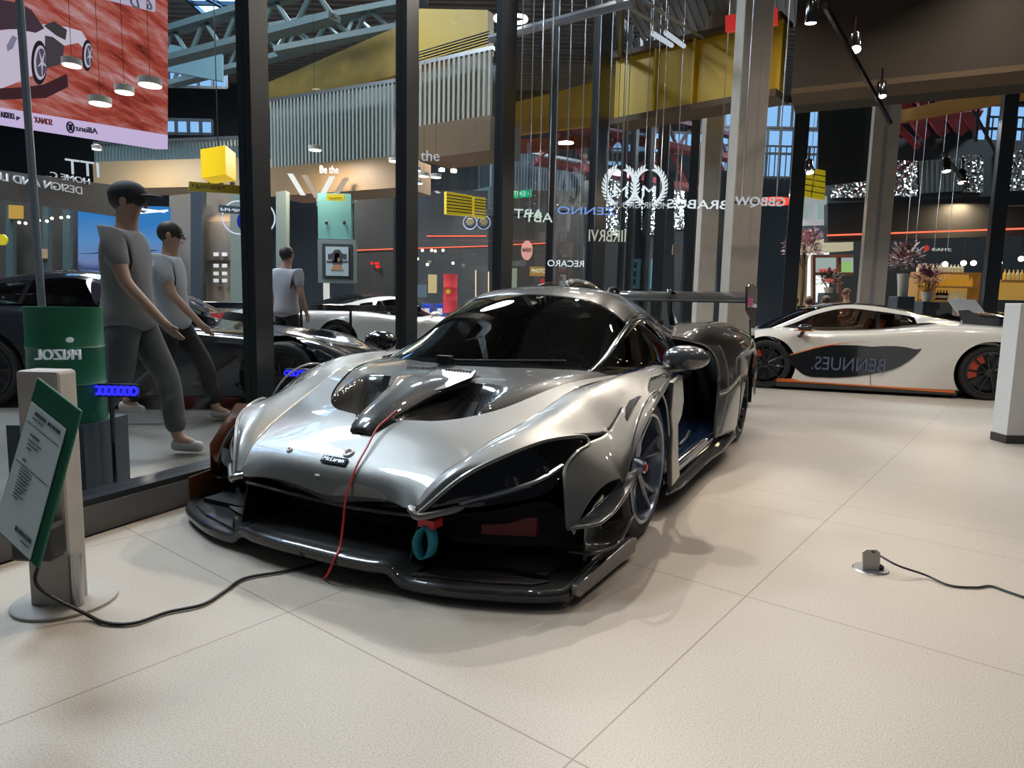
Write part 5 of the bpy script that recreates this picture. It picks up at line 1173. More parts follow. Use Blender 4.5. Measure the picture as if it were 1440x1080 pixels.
# --- balcony with vertical slats ------------------------------------
def slat_balcony(name, label, pxl, ytl, ybl, Yl_, pxr, n, mat, Yr_=None, ybr=None, fas=None, sw=.02):
    a = at(pxl, ytl, Yl_); zb = at(pxl, ybl, Yl_).z; b0 = at(pxr, 200, Yr_); a = Vector((a.x, a.y, a.z)); b = Vector((b0.x, b0.y, a.z)); c = (a+b)/2; c.z = zb
    o = empty(name, c, 0, label, 'balustrade'); d = (b-a).normalized(); nn_ = Vector((-d.y, d.x, 0)); H_ = a.z-zb
    m = MB()
    for k in range(n):
        p = a.lerp(b, (k+.5)/n)-c; p.z = 0; m.prism([p-d*sw/2, p+d*sw/2, p+d*sw/2+nn_*.06, p-d*sw/2+nn_*.06], (0, 0, H_))
    m.build('slats', mat, o, smooth=0)
    m = MB(); pa, pb2 = a-c, b-c; pa.z = pb2.z = H_; m.prism([pa, pb2, pb2+nn_*.08, pa+nn_*.08], (0, 0, .06)); m.build('handrail', M_steel, o, smooth=0)
    pa.z = pb2.z = 0
    m = MB(); m.prism([pa-nn_*.02, pb2-nn_*.02, pb2+nn_*.9, pa+nn_*.9], (0, 0, -.55)); m.build('fascia', fas or M_brownwood, o, smooth=0)
    m = MB(); m.prism([pa+nn_*.5, pb2+nn_*.5, pb2+nn_*.54, pa+nn_*.54], (0, 0, H_*.95)); m.build('back_panel', M_slate, o, smooth=0)
    return o
slat_balcony('slatted_balcony', 'balcony with pale vertical slats nearest the yellow girder', 588, 92, 178, 12.0, 690, 15, pbr('pale_slats', (.42, .40, .33), .5), 11.2, sw=.05)
slat_balcony('slatted_balcony', 'long balcony with thin grey green slats left of the dark mullion', 378, 143, 236, 13.5, 566, 36, pbr('grey_green_slats', (.25, .28, .26), .5), 12.1, sw=.04)
slat_balcony('slatted_balcony', 'balcony with thin dark slats under the video wall', 130, 203, 228, 14.5, 372, 50, M_tealgrey, 13.6, fas=M_beigeband, sw=.02)
slat_balcony('slatted_balcony', 'balcony with slats ending above the green exit sign', 690, 205, 262, 17, 872, 48, pbr('steel_slats', (.16, .2, .24), .5), 19.5, fas=M_tealgrey, sw=.03)
# yellow / gold upper structures
m = slab('gold_hoarding', [(588, 96), (686, 74), (686, 14), (588, 12)], [12.6, 11.9, 11.9, 12.6], .2, M_yellow); tag(m, 'yellow panel above the pale slatted balcony', 'panel')
for k in range(5): 
    q = MB(); q.tube([at(566, 76-k*4+20, 12.2), at(688, 42-k*4+18, 11.6)], .012, 5); tag(q.build('roof_wire', M_matte, None), 'thin dark pipe in the bundle before the yellow panel', 'pipe', 'pipe bundle before the yellow panel')
m = slab('gold_girder', [(372, 152), (562, 104), (562, 36), (372, 118)], [15.2, 13.2, 13.2, 15.2], .3, pbr('dull_gold', (.28, .185, .02), .5, var=(2.2, .5))); tag(m, 'dull gold crane girder above the long slatted balcony', 'girder')
m = slab('amber_fascia', [(588, 206), (866, 172), (866, 108), (588, 178)], [13.4, 14.6, 14.6, 13.4], .2, pbr('amber_panel', (.36, .20, .02), .5, var=(.6, .35))); tag(m, 'long amber fascia below the pale slats, left of the yellow girder', 'fascia')
m = slab('red_soffit', [(456, 232), (860, 205), (860, 188), (456, 212)], [14.2, 14.9, 14.9, 14.2], .2, pbr('red_brown', (.15, .035, .012), .5, var=(.5, .4))); tag(m, 'dark red band under the amber fascia', 'band')
for (x0, y0, x1, y1, Y, b_, lab) in ((450, 233, 476, 245, 12.0, 'Be the', 'white writing on the dark band left of the mullion'), (566, 211, 618, 228, 11.3, 'Be the', 'white writing on the dark band right of the mullion')):
    t = sign_text('wall_writing', b_, x0, y0, x1, y1, Y, M_letterdim); tag(t, lab, 'letters')
# slanting skylight reflections, imitated by glowing slabs
for k, (x, y, hgt) in enumerate(((416, 244, 30), (436, 246, 32), (457, 248, 34), (477, 250, 28))):
    dx = (9, 9, -9, -9)[k]
    m = slab('skylight_reflection', [(x+dx-3, y+hgt), (x+dx+4, y+hgt), (x-dx+4, y), (x-dx-3, y)], 12.4, .05, emis('blade_%d' % (k % 2), ((.95, .95, .9), (.8, .65, .5))[k % 2], (1.1, .7)[k % 2] if k < 2 else .45)); tag(m, ('first', 'second', 'third', 'fourth')[k]+' from the left of the four slanting white skylight reflections', 'light', 'slanting skylight reflections')
m = MB()
for k in range(14):
    x = 445+k*4.2; yb_ = 300-abs(k-5)*2; m.tube([at(x, 268+k, 12.45), at(x+1, yb_, 12.45)], .012, 4)
tag(m.build('bead_curtain', emis('bead_white', (.75, .8, .8), .45), None), 'curtain of hanging white glass strips above the teal panel', 'curtain', None, 'stuff')
tp = boxm('teal_board', 447, 272, 494, 336, 12.2, .12, pbr('teal_board', (.10, .26, .25), .5)); tag(tp, 'plain teal panel above the framed racing picture', 'panel')
for x in (459, 484):
    p = at(x, 313, 12.17); q = MB(); q.ball(p, (.03, .015, .04), 8, 6); q.build('panel_fixing', M_matte, tp)
o = boxm('small_sign', 459, 273, 484, 282, 11.9, .04, M_yel); tag(o, 'small yellow sign at the top of the teal panel', 'sign')
strokes('sign_print', at(462, 280, 11.89), at(481, 280, 11.89), .03, M_line, o, 12, 3)
pf_ = boxm('poster_frame', 447, 337, 500, 398, 12.1, .10, pbr('grey_frame', (.16, .19, .19), .5)); tag(pf_, 'framed racing picture below the teal panel', 'picture')
boxm('poster_border', 453, 343, 495, 391, 12.08, .02, pbr('poster_black', (.03, .035, .04), .5), pf_)
boxm('poster_sheet', 458, 347, 490, 388, 12.06, .02, pbr('poster_pale', (.42, .50, .54), .6), pf_)
M_pd = pbr('poster_dark', (.05, .05, .055), .6); M_po = pbr('poster_tan', (.42, .22, .12), .6)
for (pts, mt) in (([(468, 372), (480, 372), (482, 357), (477, 351), (471, 351), (466, 357)], M_pd), ([(470, 368), (478, 368), (477, 356), (471, 356)], M_po), ([(461, 364), (466, 364), (466, 357), (461, 357)], M_pd), ([(482, 364), (487, 364), (487, 357), (482, 357)], M_pd), ([(465, 380), (483, 380), (479, 372), (469, 372)], M_po), ([(459, 369), (489, 369), (489, 367), (459, 367)], M_pd)):
    slab('poster_motif', pts, 12.05, .008, mt, pf_)
for k, (x0, x1, Y, mt, lab) in enumerate(((498, 553, 16.4, M_hallwall, 'dark shop front with a red neon sign'), (588, 686, 16.4, M_slate, 'dark blue shop front behind the blue boxes'), (720, 822, 17.0, pbr('dark_shop', (.022, .022, .024), .5), 'dark shop front with the pink round sign'))):
    o = slab('shop_unit', [(x0, 442), (x1, 450), (x1, 268), (x0, 268)], Y, .25, mt); tag(o, lab, 'shop front')
for k, (x0, y0, x1, y1, Y, lab) in enumerate(((500, 352, 553, 350, 16.37, 'glowing red light strip on the shop front left of the dark mullion'), (588, 349, 686, 346, 16.37, 'glowing red light strip on the shop front behind the blue boxes'), (600, 332, 684, 332, 16.37, 'upper thin red light strip behind the blue boxes'), (722, 344, 768, 342, 16.97, 'glowing red light strip above the photo sign'))):
    q = MB(); q.tube([at(x0, y0, Y), at(x1, y1, Y)], .014, 6); tag(q.build('light_strip', M_ledred, None), lab, 'light strip')
nz = empty('neon_sign', at(528, 372, 16.3), 0, 'small red neon sign in the dark shop', 'sign')
for k, (dx, dz, w_, h_) in enumerate(((-.09, .03, .05, .06), (.03, .03, .10, .05), (.05, -.05, .09, .06))):
    q = MB(); q.box((dx-w_/2, 0, dz-h_/2), (dx+w_/2, .02, dz+h_/2)); q.build('neon_tube', emis('neon_red', (1, .02, .02), 1.6), nz, smooth=0)
# framed seats, wheels shapes : red cylinder, blue boxes, checkered drum, stools
def drum(name, px, y0, y1, Y, wpx, mats, label, cat='barrel', bands=None):
    b_ = at(px, y1, Y); t_ = at(px, y0, Y); r_ = wpx/2*Y/940; hz = t_.z-max(b_.z, 0); zb = max(b_.z, 0)
    o = empty(name, (b_.x, Y+r_, zb), 0, label, cat)
    m = MB(); m.lathe([(0, 0), (r_, 0), (r_, .02*hz), (r_*.985, .05*hz), (r_*.985, .32*hz), (r_*1.015, .335*hz), (r_*.985, .35*hz), (r_*.985, .64*hz), (r_*1.015, .655*hz), (r_*.985, .67*hz), (r_*.985, .95*hz), (r_, .98*hz), (r_, hz), (r_*.95, hz), (r_*.94, .985*hz), (0, .985*hz)], (0, 0, 0), 'z', 40); m.build('shell', mats[0], o, smooth=50)
    return o, r_, hz
ck = pbr('barrel_red', (.45, .05, .05), .5)
o, r_, hz = drum('checkered_barrel', 475, 428, 452, 14.6, 15, [ck], 'red barrel with a white checkered band behind the white parked car')
m = MB()
for i in range(18):
    for j in range(2):
        if (i+j) % 2: 
            a0 = 2*pi*i/18; a1 = 2*pi*(i+1)/18; z0 = hz*(.38+.13*j); z1 = z0+hz*.13
            m.prism([(r_*1.0*cos(a0), r_*1.0*sin(a0), z0), (r_*1.0*cos(a1), r_*1.0*sin(a1), z0), (r_*1.0*cos(a1), r_*1.0*sin(a1), z1), (r_*1.0*cos(a0), r_*1.0*sin(a0), z1)], (.008*cos((a0+a1)/2), .008*sin((a0+a1)/2), 0))
m.build('checker_band', M_white, o, smooth=0)
o, r_, hz = drum('red_pillar_display', 632, 385, 440, 13.6, 20, [pbr('display_red', (.55, .04, .06), .45)], 'round red display pillar with a yellow shield', 'display')
q = MB(); q.lathe([(0, 0), (.055, 0), (.055, .015), (0, .015)], (-.03, -r_-.01, hz*.55), 'y', 6); q.build('shield', pbr('shield_yellow', (.6, .42, .03), .5), o)
for k, px in enumerate((600, 618)):
    o = empty('cool_box', at(px+.0, 455, 15.0), 0, ('left', 'right')[k]+' one of the two blue display boxes behind the silver car', 'box', 'blue display boxes')
    m = MB(); m.box((-.11, 0, 0), (.11, .2, .44)); m.build('casing', pbr('royal_blue', (.015, .05, .48), .4), o, smooth=0, bevel=.008)
    m = MB(); m.box((-.05, -.006, .20), (.06, 0, .34)); m.build('label_plate', pbr('sticker_white', (.6, .65, .7), .5), o, smooth=0)
o = boxm('counter', 588, 455, 655, 486, 14.95, .5, M_slate); tag(o, 'dark counter under the two blue display boxes', 'counter')
for k, px in enumerate((502, 524)):
    o = empty('bar_stool', (at(px, 452, 15.6).x, 15.6, 0), .2*k, ('left', 'right')[k]+' of the two white steel stools behind the white parked car', 'stool', 'white steel stools')
    m = MB(); m.box((-.14, -.14, .74), (.14, .14, .77)); m.build('seat', pbr('stool_white', (.5, .5, .5), .4), o, smooth=0, bevel=.01)
    for sx in (-1, 1):
        for sy in (-1, 1):
            q = MB(); q.tube([(.11*sx, .11*sy, .74), (.19*sx, .19*sy, 0)], .012, 6); q.build('leg', MATS['stool_white'], o)
    q = MB(); q.tube([(-.16, -.16, .28), (.16, -.16, .28), (.16, .16, .28), (-.16, .16, .28), (-.16, -.16, .28)], .008, 6); q.build('footrest', M_steel, o)
o = boxm('white_banner_stand', 455, 398, 463, 484, 14.6, .05, pbr('banner_white', (.55, .6, .58), .5)); tag(o, 'narrow white banner stand behind the roof of the white parked car', 'banner')
o = boxm('pattern_board', 587, 400, 599, 418, 12.6, .05, pbr('pattern_blue', (.14, .2, .26), .5, var=(30, .8))); tag(o, 'small patterned blue panel beside the red display pillar', 'panel')
m = MB(); m.tube([at(669, 380, 13), at(669, 425, 13)], .012, 6); tag(m.build('light_tube', emis('warm_tube', (1, .7, .45), 1.3), None), 'left one of the two upright warm light tubes', 'lamp', 'upright light tubes')
m = MB(); m.tube([at(687, 382, 13), at(687, 425, 13)], .012, 6); tag(m.build('light_tube', MATS['warm_tube'], None), 'right one of the two upright warm light tubes', 'lamp', 'upright light tubes')
o = boxm('lit_window', 602, 386, 614, 412, 13.8, .05, emis('warm_window', (.85, .68, .35), .75)); tag(o, 'warm yellow lit shop window beside the red display pillar', 'window')
for k, (x, y) in enumerate(((565, 362), (571, 362.5), (581, 363.5), (587, 364), (594, 352), (607, 352), (612, 353), (623, 352), (637, 370), (601, 372))):
    q = MB(); q.ball(at(x, y, 13.6 if x > 588 else 13.2), .028, 8, 6); tag(q.build('spot_bulb', M_glow, None), 'tiny warm spotlight among those in the dark blue shop', 'lamp', 'tiny spotlights in the dark blue shop')
# yellow boards
def board(name, pts, Ys, lab, rows, wl=None):
    o = slab(name, pts, Ys, .08, M_yel); tag(o, lab, 'sign'); 
    P = [at(x, y, d) for (x, y), d in zip(pts, Ys)]
    for k in range(1, rows):
        a_ = P[0].lerp(P[3], k/rows); b_ = P[1].lerp(P[2], k/rows); m = MB(); m.prism([a_+Vector((0, -.012, -.008)), b_+Vector((0, -.012, -.008)), b_+Vector((0, -.012, .008)), a_+Vector((0, -.012, .008))], (0, .012, 0)); m.build('divider_line', M_line, o, smooth=0)
    return o, P
board('direction_board', [(628, 301), (664, 304), (664, 275), (628, 269)], [11.5, 11.8, 11.8, 11.5], 'larger left part of the yellow direction board with black lines', 7)
board('direction_board', [(667, 305), (683, 307), (683, 278), (667, 276)], [11.8, 12.0, 12.0, 11.8], 'narrow right part of the yellow direction board with black lines', 7)
o, P = board('direction_board', [(1126, 275), (1160, 281), (1161, 240), (1134, 235)], [12.3, 12.6, 12.6, 12.3], 'yellow direction board left of the sequin walls', 5)
hang(o, P[3].x, P[3].x+.12, P[3].y+.02, P[3].z)
m = MB(); a_ = P[0].lerp(P[1], .42); b_ = P[3].lerp(P[2], .42); m.tube([a_-Vector((0, .01, 0)), b_-Vector((0, .01, 0))], .008, 5); m.build('divider_line', M_line, o, smooth=0)
ex_ = slab('exit_sign', [(708, 279), (748, 276), (748, 266), (708, 270)], [15.5, 15.5, 15.5, 15.5], .1, emis('exit_green', (.02, .55, .25), .9)); tag(ex_, 'lit green exit sign above the pale lettering', 'sign')
sign_text('exit_pictogram', '> EXIT', 722, 269, 746, 276, 15.45, emis('exit_white', (.6, 1, .8), 1.1), True, ex_)
# roundels blue-gold
for k, x in enumerate((661, 680)):
    p = at(x, 313, 13.4); o = empty('crest_roundel', p, 0, ('left', 'right')[k]+' blue and gold crest roundel under the yellow board', 'sign', 'crest roundels')
    m = MB(); m.lathe([(0, 0), (.15, 0), (.15, .03), (0, .03)], (0, 0, 0), 'y', 28); m.build('disc', pbr('crest_blue', (.03, .10, .28), .5, emit=(.05, .2, .6), estr=.12), o)
    m = MB(); m.lathe([(0, 0), (.09, 0), (.07, -.02), (0, -.02)], (0, 0, .01), 'y', 6); m.build('crest', pbr('crest_gold', (.38, .36, .22), .5), o)
    m = MB(); m.tube([(.13*cos(2*pi*q/24), -.01, .13*sin(2*pi*q/24)) for q in range(25)], .008, 5, cap=False); m.build('ring', M_letterdim, o)
# lettering, mirrored
def letters(body, x0, y0, x1, y1, Y, label, mat=M_letter, mirror=True, shear=0, Yr=None):
    t = empty('lit_letters', at((x0+x1)/2, y1, Y), 0, label, 'letters'); c_ = t.location
    q = sign_text('lettering', body, x0, y0, x1, y1, Y, mat, mirror, None, Yr, shear); Mq = q.matrix_basis.copy(); q.parent = t; q.matrix_local = Matrix.Translation(-c_) @ Mq
    a_ = at(x0, (y0+y1)/2, Y)-c_; b_ = at(x1, (y0+y1)/2, Y)-c_; m = MB(); m.tube([a_+Vector((0, .03, 0)), b_+Vector((0, .03, 0))], .012, 5); m.build('mounting_rail', M_frame, t)
    hang(t, a_.x, b_.x, 0, a_.z, (ZC if Y < 11.2 else 10.1)-c_.z); return t
letters('ABT', 723, 294, 764, 309, 7.0, 'bold white mirrored three letter sign left of the laurel wreaths', emis('pale_letters', (.7, .85, .75), .8), True, 0)
letters('ABT', 738, 299, 777, 314, 6.9, 'second, lower copy of the bold white three letter sign', MATS['pale_letters'], True, 0)
letters('RECARO', 770, 366, 821, 376, 8.0, 'bright white mirrored six letter sign above the car roof')
letters('BRABUS', 938, 281, 1024, 295, 9.2, 'bright white mirrored sign right of the laurel wreaths')
letters('GBBQW', 1034, 277, 1104, 291, 6.9, 'outlined white mirrored sign next to the red glow', emis('soft_letters', (.8, .85, .9), .55))
letters('ZENNO', 784, 291, 865, 303, 8.6, 'thin blue mirrored sign between the bold letters and the wreaths', emis('blue_letters', (.25, .45, 1), .7))
letters('IIRBRVI', 828, 323, 880, 342, 9.4, 'pale mirrored letters on the dark fascia below the wreaths', emis('cream_letters', (.7, .75, .6), .6))
letters('MOHR GROUP', 860, 284, 940, 294, 10.3, 'small white mirrored writing under the laurel wreaths', M_letterdim)
letters('CAFFE', 1311, 349, 1338, 354, 13.4, 'small white writing over the bottle shelves', M_letterdim, False)
letters('BE', 1272, 348, 1291, 355, 13.4, 'small pale sign left of the small red sign over the bottles', M_letterdim, True)
for k, (x, y) in enumerate(((873, 262), (913, 262))):
    Yw = 10.0+.25*k; p = at(x, y, Yw); o = empty('laurel_wreath', p, 0, ('left', 'right')[k]+' one of the two overlapping white laurel wreaths with a letter', 'sign', 'laurel wreaths')
    s_ = Yw/940
    for sd in (-1, 1):
        m = MB(); stem = [(sd*21*s_*sin(radians(a_))*1.0, 0, -25*s_*cos(radians(a_))) for a_ in range(15, 160, 12)]; m.tube(stem, .008, 5)
        for a_ in range(20, 156, 11):
            c_ = Vector((sd*21*s_*sin(radians(a_)), 0, -25*s_*cos(radians(a_))))
            for rr in (-1, 1):
                an = radians(a_)+sd*0+rr*.55; tip = c_+Vector((sd*cos(radians(a_))*.075+rr*sd*sin(radians(a_))*.05, 0, sin(radians(a_))*.08-rr*cos(radians(a_))*.05)); mid_ = (c_+tip)/2; nrm_ = (tip-c_).normalized().cross(Vector((0, 1, 0)))
                m.prism([c_, mid_+nrm_*.016, tip, mid_-nrm_*.016], (0, .01, 0))
        m.build('laurel_branch', M_letter, o, smooth=0)
    hang(o, -.1, .1, 0, .22, ZC-p.z, 2)
    text_obj('wreath_letter', 'M', .22, M_letter, face_M(Vector((0, 0, -.08))), o, .02, True, .20)
# pink round sign and photo sign
pk = empty('round_sign', at(741, 352, 15.6), 0, 'round pink sign on a bracket above the photo booth sign', 'sign')
m = MB(); m.lathe([(0, 0), (.20, 0), (.20, .06), (0, .06)], (0, 0, 0), 'y', 32); m.xform(Matrix.Diagonal((.66, 1, 1.1, 1))); m.build('disc', pbr('sign_pink', (.55, .28, .26), .5, emit=(1, .5, .45), estr=.12), pk)
text_obj('sign_lettering', 'BADO', .12, pbr('sign_black', (.03, .02, .02), .5), face_M(Vector((0, -.01, .01))), pk, .01, False, .20)
m = MB(); m.tube([(.13, .03, 0), (.45, .03, .03)], .012, 6); m.build('bracket', M_matte, pk)
ph = boxm('photo_sign', 745, 375, 768, 388, 16.0, .1, emis('photo_gold', (.65, .40, .10), .6)); tag(ph, 'golden lit photo sign with white capitals', 'sign'); sign_text('sign_lettering', 'PHOTO', 748, 378, 767, 384, 15.95, emis('photo_white', (1, .95, .8), 1.2), False, ph)
o = boxm('shop_shelf', 760, 392, 768, 405, 15.9, .1, pbr('red_case', (.4, .01, .02), .5)); tag(o, 'small red cabinet under the photo sign', 'cabinet')
o = boxm('lit_window', 710, 377, 727, 405, 15.9, .1, emis('cool_window', (.65, .75, .55), .45)); tag(o, 'pale green lit shop window left of the photo sign', 'window')
# info totem with pictures
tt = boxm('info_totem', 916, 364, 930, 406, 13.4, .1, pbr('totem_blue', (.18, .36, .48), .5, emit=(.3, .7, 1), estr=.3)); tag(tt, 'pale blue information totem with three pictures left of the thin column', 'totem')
for k in range(3): boxm('totem_picture', 918.5, 369+k*12, 927.5, 377+k*12, 13.38, .02, pbr('totem_dark', (.08, .10, .12), .5), tt)
o = boxm('notice_board', 946, 344, 957, 358, 13.4, .05, pbr('notice', (.40, .34, .30), .6)); tag(o, 'small cream notice hanging left of the thin column', 'notice'); p = at(951, 344, 13.4); hang(o, p.x-.05, p.x+.05, 13.4, p.z)
# --- facade of dark panels behind, sequin walls ---------------------
for k, (x0, x1, y0, y1, Y) in enumerate(((822, 843, 254, 420, 14.6), (888, 902, 240, 420, 14.2), (930, 948, 240, 420, 14.0), (1008, 1026, 240, 420, 13.6))):
    o = slab('facade', [(x0, y1), (x1, y1), (x1, y0), (x0, y0)], Y, .25, M_slate); tag(o, ('dark blue facade panel right of the pink sign', 'dark blue facade panel between the two wreaths', 'dark blue facade panel right of the wreaths', 'dark blue facade panel between the two beige columns')[k], 'facade')
def sequin_mat():
    m, nt, out = new_mat('silver_sequins'); N = nt.nodes.new; L = nt.links.new
    b_ = N('ShaderNodeBsdfPrincipled'); tc = N('ShaderNodeTexCoord'); v = N('ShaderNodeTexVoronoi'); v.inputs['Scale'].default_value = 30; L(tc.outputs['Object'], v.inputs['Vector'])
    bp = N('ShaderNodeMapRange'); sub = N('ShaderNodeVectorMath'); sub.operation = 'MULTIPLY_ADD'; sub.inputs[1].default_value = (1.7, 1.7, 1.7); sub.inputs[2].default_value = (-.85, -1.45, -.55); L(v.outputs['Color'], sub.inputs[0]); nm = N('ShaderNodeVectorMath'); nm.operation = 'NORMALIZE'; L(sub.outputs[0], nm.inputs[0]); L(nm.outputs[0], b_.inputs['Normal'])
    b_.inputs['Metallic'].default_value = 1; b_.inputs['Roughness'].default_value = .18; b_.inputs['Base Color'].default_value = (.85, .9, .9, 1); nt.nodes.remove(bp); L(b_.outputs[0], out.inputs[0]); return m
M_seq = sequin_mat()
for k, (x0, x1, y0, y1, Y, lab) in enumerate(((1170, 1222, 229, 278, 17, 'sequin wall panel left of the beige glass column'), (1248, 1290, 226, 276, 17, 'sequin wall panel right of the beige glass column'), (1356, 1383, 218, 270, 17, 'narrow sequin wall panel left of the black mullion'), (1402, 1475, 212, 268, 17, 'wide sequin wall panel right of the black mullion'), (828, 857, 262, 322, 18, 'tall sequin panel behind the blue letters'), (858, 886, 250, 330, 18, 'tall sequin panel behind the left wreath'), (902, 930, 250, 330, 18, 'tall sequin panel behind the right wreath'), (948, 962, 262, 322, 18, 'narrow sequin panel left of the thin column'))):
    o = slab('sequin_screen', [(x0, y1), (x1, y1), (x1, y0), (x0, y0)], Y, .06, M_seq); tag(o, lab, 'wall panel')
a_ = at(1166, 210, 17.08); b_ = at(1500, 205, 17.08); wall('wall_mezzanine_right', a_.x, b_.x, 17.08, 0, 5.35, M_hallwall, .2)
a_ = at(822, 240, 18.08); b_ = at(966, 240, 18.08); wall('wall_mezzanine_rear', a_.x, b_.x, 18.08, 0, 4.75, M_hallwall, .2)
o = slab('slat_screen', [(1294, 272), (1354, 268), (1354, 222), (1294, 226)], 17, .06, pbr('grey_green_screen', (.12, .15, .14), .5)); tag(o, 'grey green slatted screen between the sequin walls', 'screen')
for k in range(9): 
    x = 1297+k*7; q = MB(); q.tube([at(x, 272-k*.5, 16.97), at(x, 226-k*.5, 16.97)], .018, 4); q.build('slat', M_frame, o, smooth=0)
# dark fascia band + red strip over the cafe
o = slab('cafe_fascia', [(1164, 340), (1480, 330), (1480, 272), (1164, 286)], [14.4, 13.6, 13.6, 14.4], .3, pbr('cafe_fascia_black', (.018, .019, .022), .45)); tag(o, 'dark cafe fascia under the sequin walls', 'fascia')
q = MB(); q.tube([at(1163, 331, 14.3), at(1480, 320, 13.5)], .018, 6); tag(q.build('light_strip', M_ledred, None), 'long red light strip on the cafe fascia', 'light strip')
o = slab('banner', [(1150, 262), (1238, 252), (1240, 72), (1152, 88)], [12.9, 12.6, 12.6, 12.9], .08, pbr('black_banner', (.006, .007, .009), .6)); tag(o, 'large black hanging banner above the yellow board', 'banner')
# clerestory windows of the hall
wn_ = 30
def clerestory(px0, px1, y0, y1, Y, nx, ny, lab, mat=M_sky, bal=True):
    p00, p11 = at(px0, y1, Y), at(px1, y0, Y); o = empty('clerestory_window', ((p00.x+p11.x)/2, Y, p00.z), 0, lab, 'window'); w2 = (p11.x-p00.x)/2; h_ = p11.z-p00.z
    m = MB(); m.box((-w2, 0, 0), (w2, .02, h_)); m.build('glazing', mat, o, smooth=0)
    m = MB()
    for i in range(nx+1): x = -w2+2*w2*i/nx; m.box((x-.035, -.08, 0), (x+.035, 0, h_))
    for j in range(ny+1): z = h_*j/ny; m.box((-w2, -.07, z-.04), (w2, -.01, z+.04))
    m.build('glazing_bars', M_frame, o, smooth=0)
    if bal:
        m = MB(); nb = int(w2*2/.18)
        for i in range(nb): x = -w2+2*w2*i/nb; m.box((x-.015, -.6, -.2), (x+.015, -.57, .9))
        m.box((-w2, -.62, .9), (w2, -.55, .95)); m.build('railing', M_matte, o, smooth=0)
    return o
clerestory(1000, 1152, 148, 178, 24, 8, 1, 'upper strip of blue hall windows left of the black banner', bal=False)
clerestory(1004, 1152, 184, 248, 24, 8, 2, 'lower tall blue hall windows with a railing left of the black banner')
clerestory(860, 1000, 188, 214, 25, 8, 1, 'blue hall windows behind the red truss', bal=False)
clerestory(800, 880, 226, 250, 25, 6, 1, 'blue hall windows behind the balcony above the blue letters')
clerestory(1360, 1480, 100, 134, 22, 6, 1, 'upper strip of blue hall windows at the right edge', bal=False)
clerestory(1366, 1480, 150, 214, 22, 6, 2, 'lower tall blue hall windows with a railing at the right edge')
clerestory(1236, 1262, 172, 210, 22, 2, 2, 'small blue hall window beside the red crane trolley', bal=False)
clerestory(218, 320, 96, 122, 22, 5, 1, 'small blue hall windows right of the video wall', bal=False)
clerestory(232, 300, 170, 188, 20, 4, 1, 'small low blue hall windows above the yellow cube banner', bal=False)
# red crane truss pieces and orange girder
beam(at(760, 168, 16.0), at(1040, 222, 17.4), .4, 1.0, pbr('crane_red', (.20, .035, .045), .5), 'dark red crane truss sloping below the yellow girder', 'crane_truss')
beam(at(830, 138, 18.6), at(1060, 196, 22), .3, .8, pbr('crane_purple', (.09, .04, .06), .5), 'purple brown crane truss behind the dark red one', 'crane_truss')
rc = empty('crane_trolley', at(1300, 160, 15), 0, 'red steel crane trolley hanging at the upper right', 'crane')
M_cr = pbr('trolley_red', (.30, .015, .025), .45)
def rcp(x, y, Y=15): return at(x, y, Y)-rc.location
for k, (x0, y0, x1, y1) in enumerate(((1262, 132, 1300, 190), (1286, 126, 1326, 186), (1312, 120, 1352, 184), (1338, 118, 1372, 180))):
    m = MB(); m.tube([rcp(x0, y0, 14), rcp(x1, y1, 17)], .14, 4); m.build('cross_beam', M_cr, rc, smooth=0)
m = MB(); m.tube([rcp(1242, 168, 15), rcp(1378, 158, 15)], .12, 4); m.build('end_beam', M_cr, rc, smooth=0)
m = MB(); m.tube([rcp(1246, 160, 14), rcp(1290, 206, 15)], .07, 6); m.build('side_rail', M_cr, rc, smooth=0)
m = MB(); m.tube([rcp(1352, 124, 14), rcp(1400, 214, 15)], .035, 6); m.tube([rcp(1378, 130, 14), rcp(1372, 200, 14)], .03, 6); m.build('cable_stay', M_frame, rc)
o = slab('orange_girder', [(1262, 172), (1480, 132), (1480, 108), (1262, 156)], [12.8, 11.0, 11.0, 12.8], .15, pbr('girder_orange', (.38, .17, .015), .5, var=(2, .3))); tag(o, 'narrow orange girder under the brown bulkhead at the right', 'girder')
# red glow lamp, cafe interior
p = at(1092, 283, 13.2); q = MB(); q.ball(p, (.36, .12, .085), 16, 10); tag(q.build('red_lamp', emis('red_glow', (1, .07, .03), 1.3), None), 'glowing red lamp right of the outlined sign', 'lamp')
o = slab('back_window', [(1110, 425), (1166, 425), (1166, 344), (1110, 344)], 16.5, .05, emis('bright_daylight', (.95, 1, .95), 1.25)); tag(o, 'bright daylight window behind the seated people', 'window')
M_wood = pbr('red_brown_wood', (.17, .055, .03), .5)
for (x0, y0, x1, y1) in ((1143, 425, 1147, 358), (1179, 425, 1183, 358)): slab('window_post', [(x0, y0), (x1, y0), (x1, y1), (x0, y1)], 16.3, .12, M_wood, o)
for (x0, x1, y0, y1) in ((1143, 1200, 387, 383), (1143, 1200, 362, 358)): slab('window_rail', [(x0, y0), (x1, y0), (x1, y1), (x0, y1)], 16.25, .12, M_wood, o)
slab('window_pane', [(1147, 383), (1200, 383), (1200, 362), (1147, 362)], 16.45, .03, emis('street_scene', (.5, .58, .55), .75), o)
slab('red_car_outside', [(1152, 383), (1178, 383), (1178, 378), (1152, 378)], 16.42, .03, emis('street_red', (.8, .15, .15), .8), o)
slab('red_car_outside', [(1158, 397), (1176, 397), (1174, 390), (1160, 390)], 16.42, .03, emis('street_red', (.8, .15, .15), .8), o)
slab('green_outside', [(1184, 383), (1198, 383), (1198, 368), (1184, 368)], 16.42, .03, emis('street_green', (.35, .6, .2), .9), o)
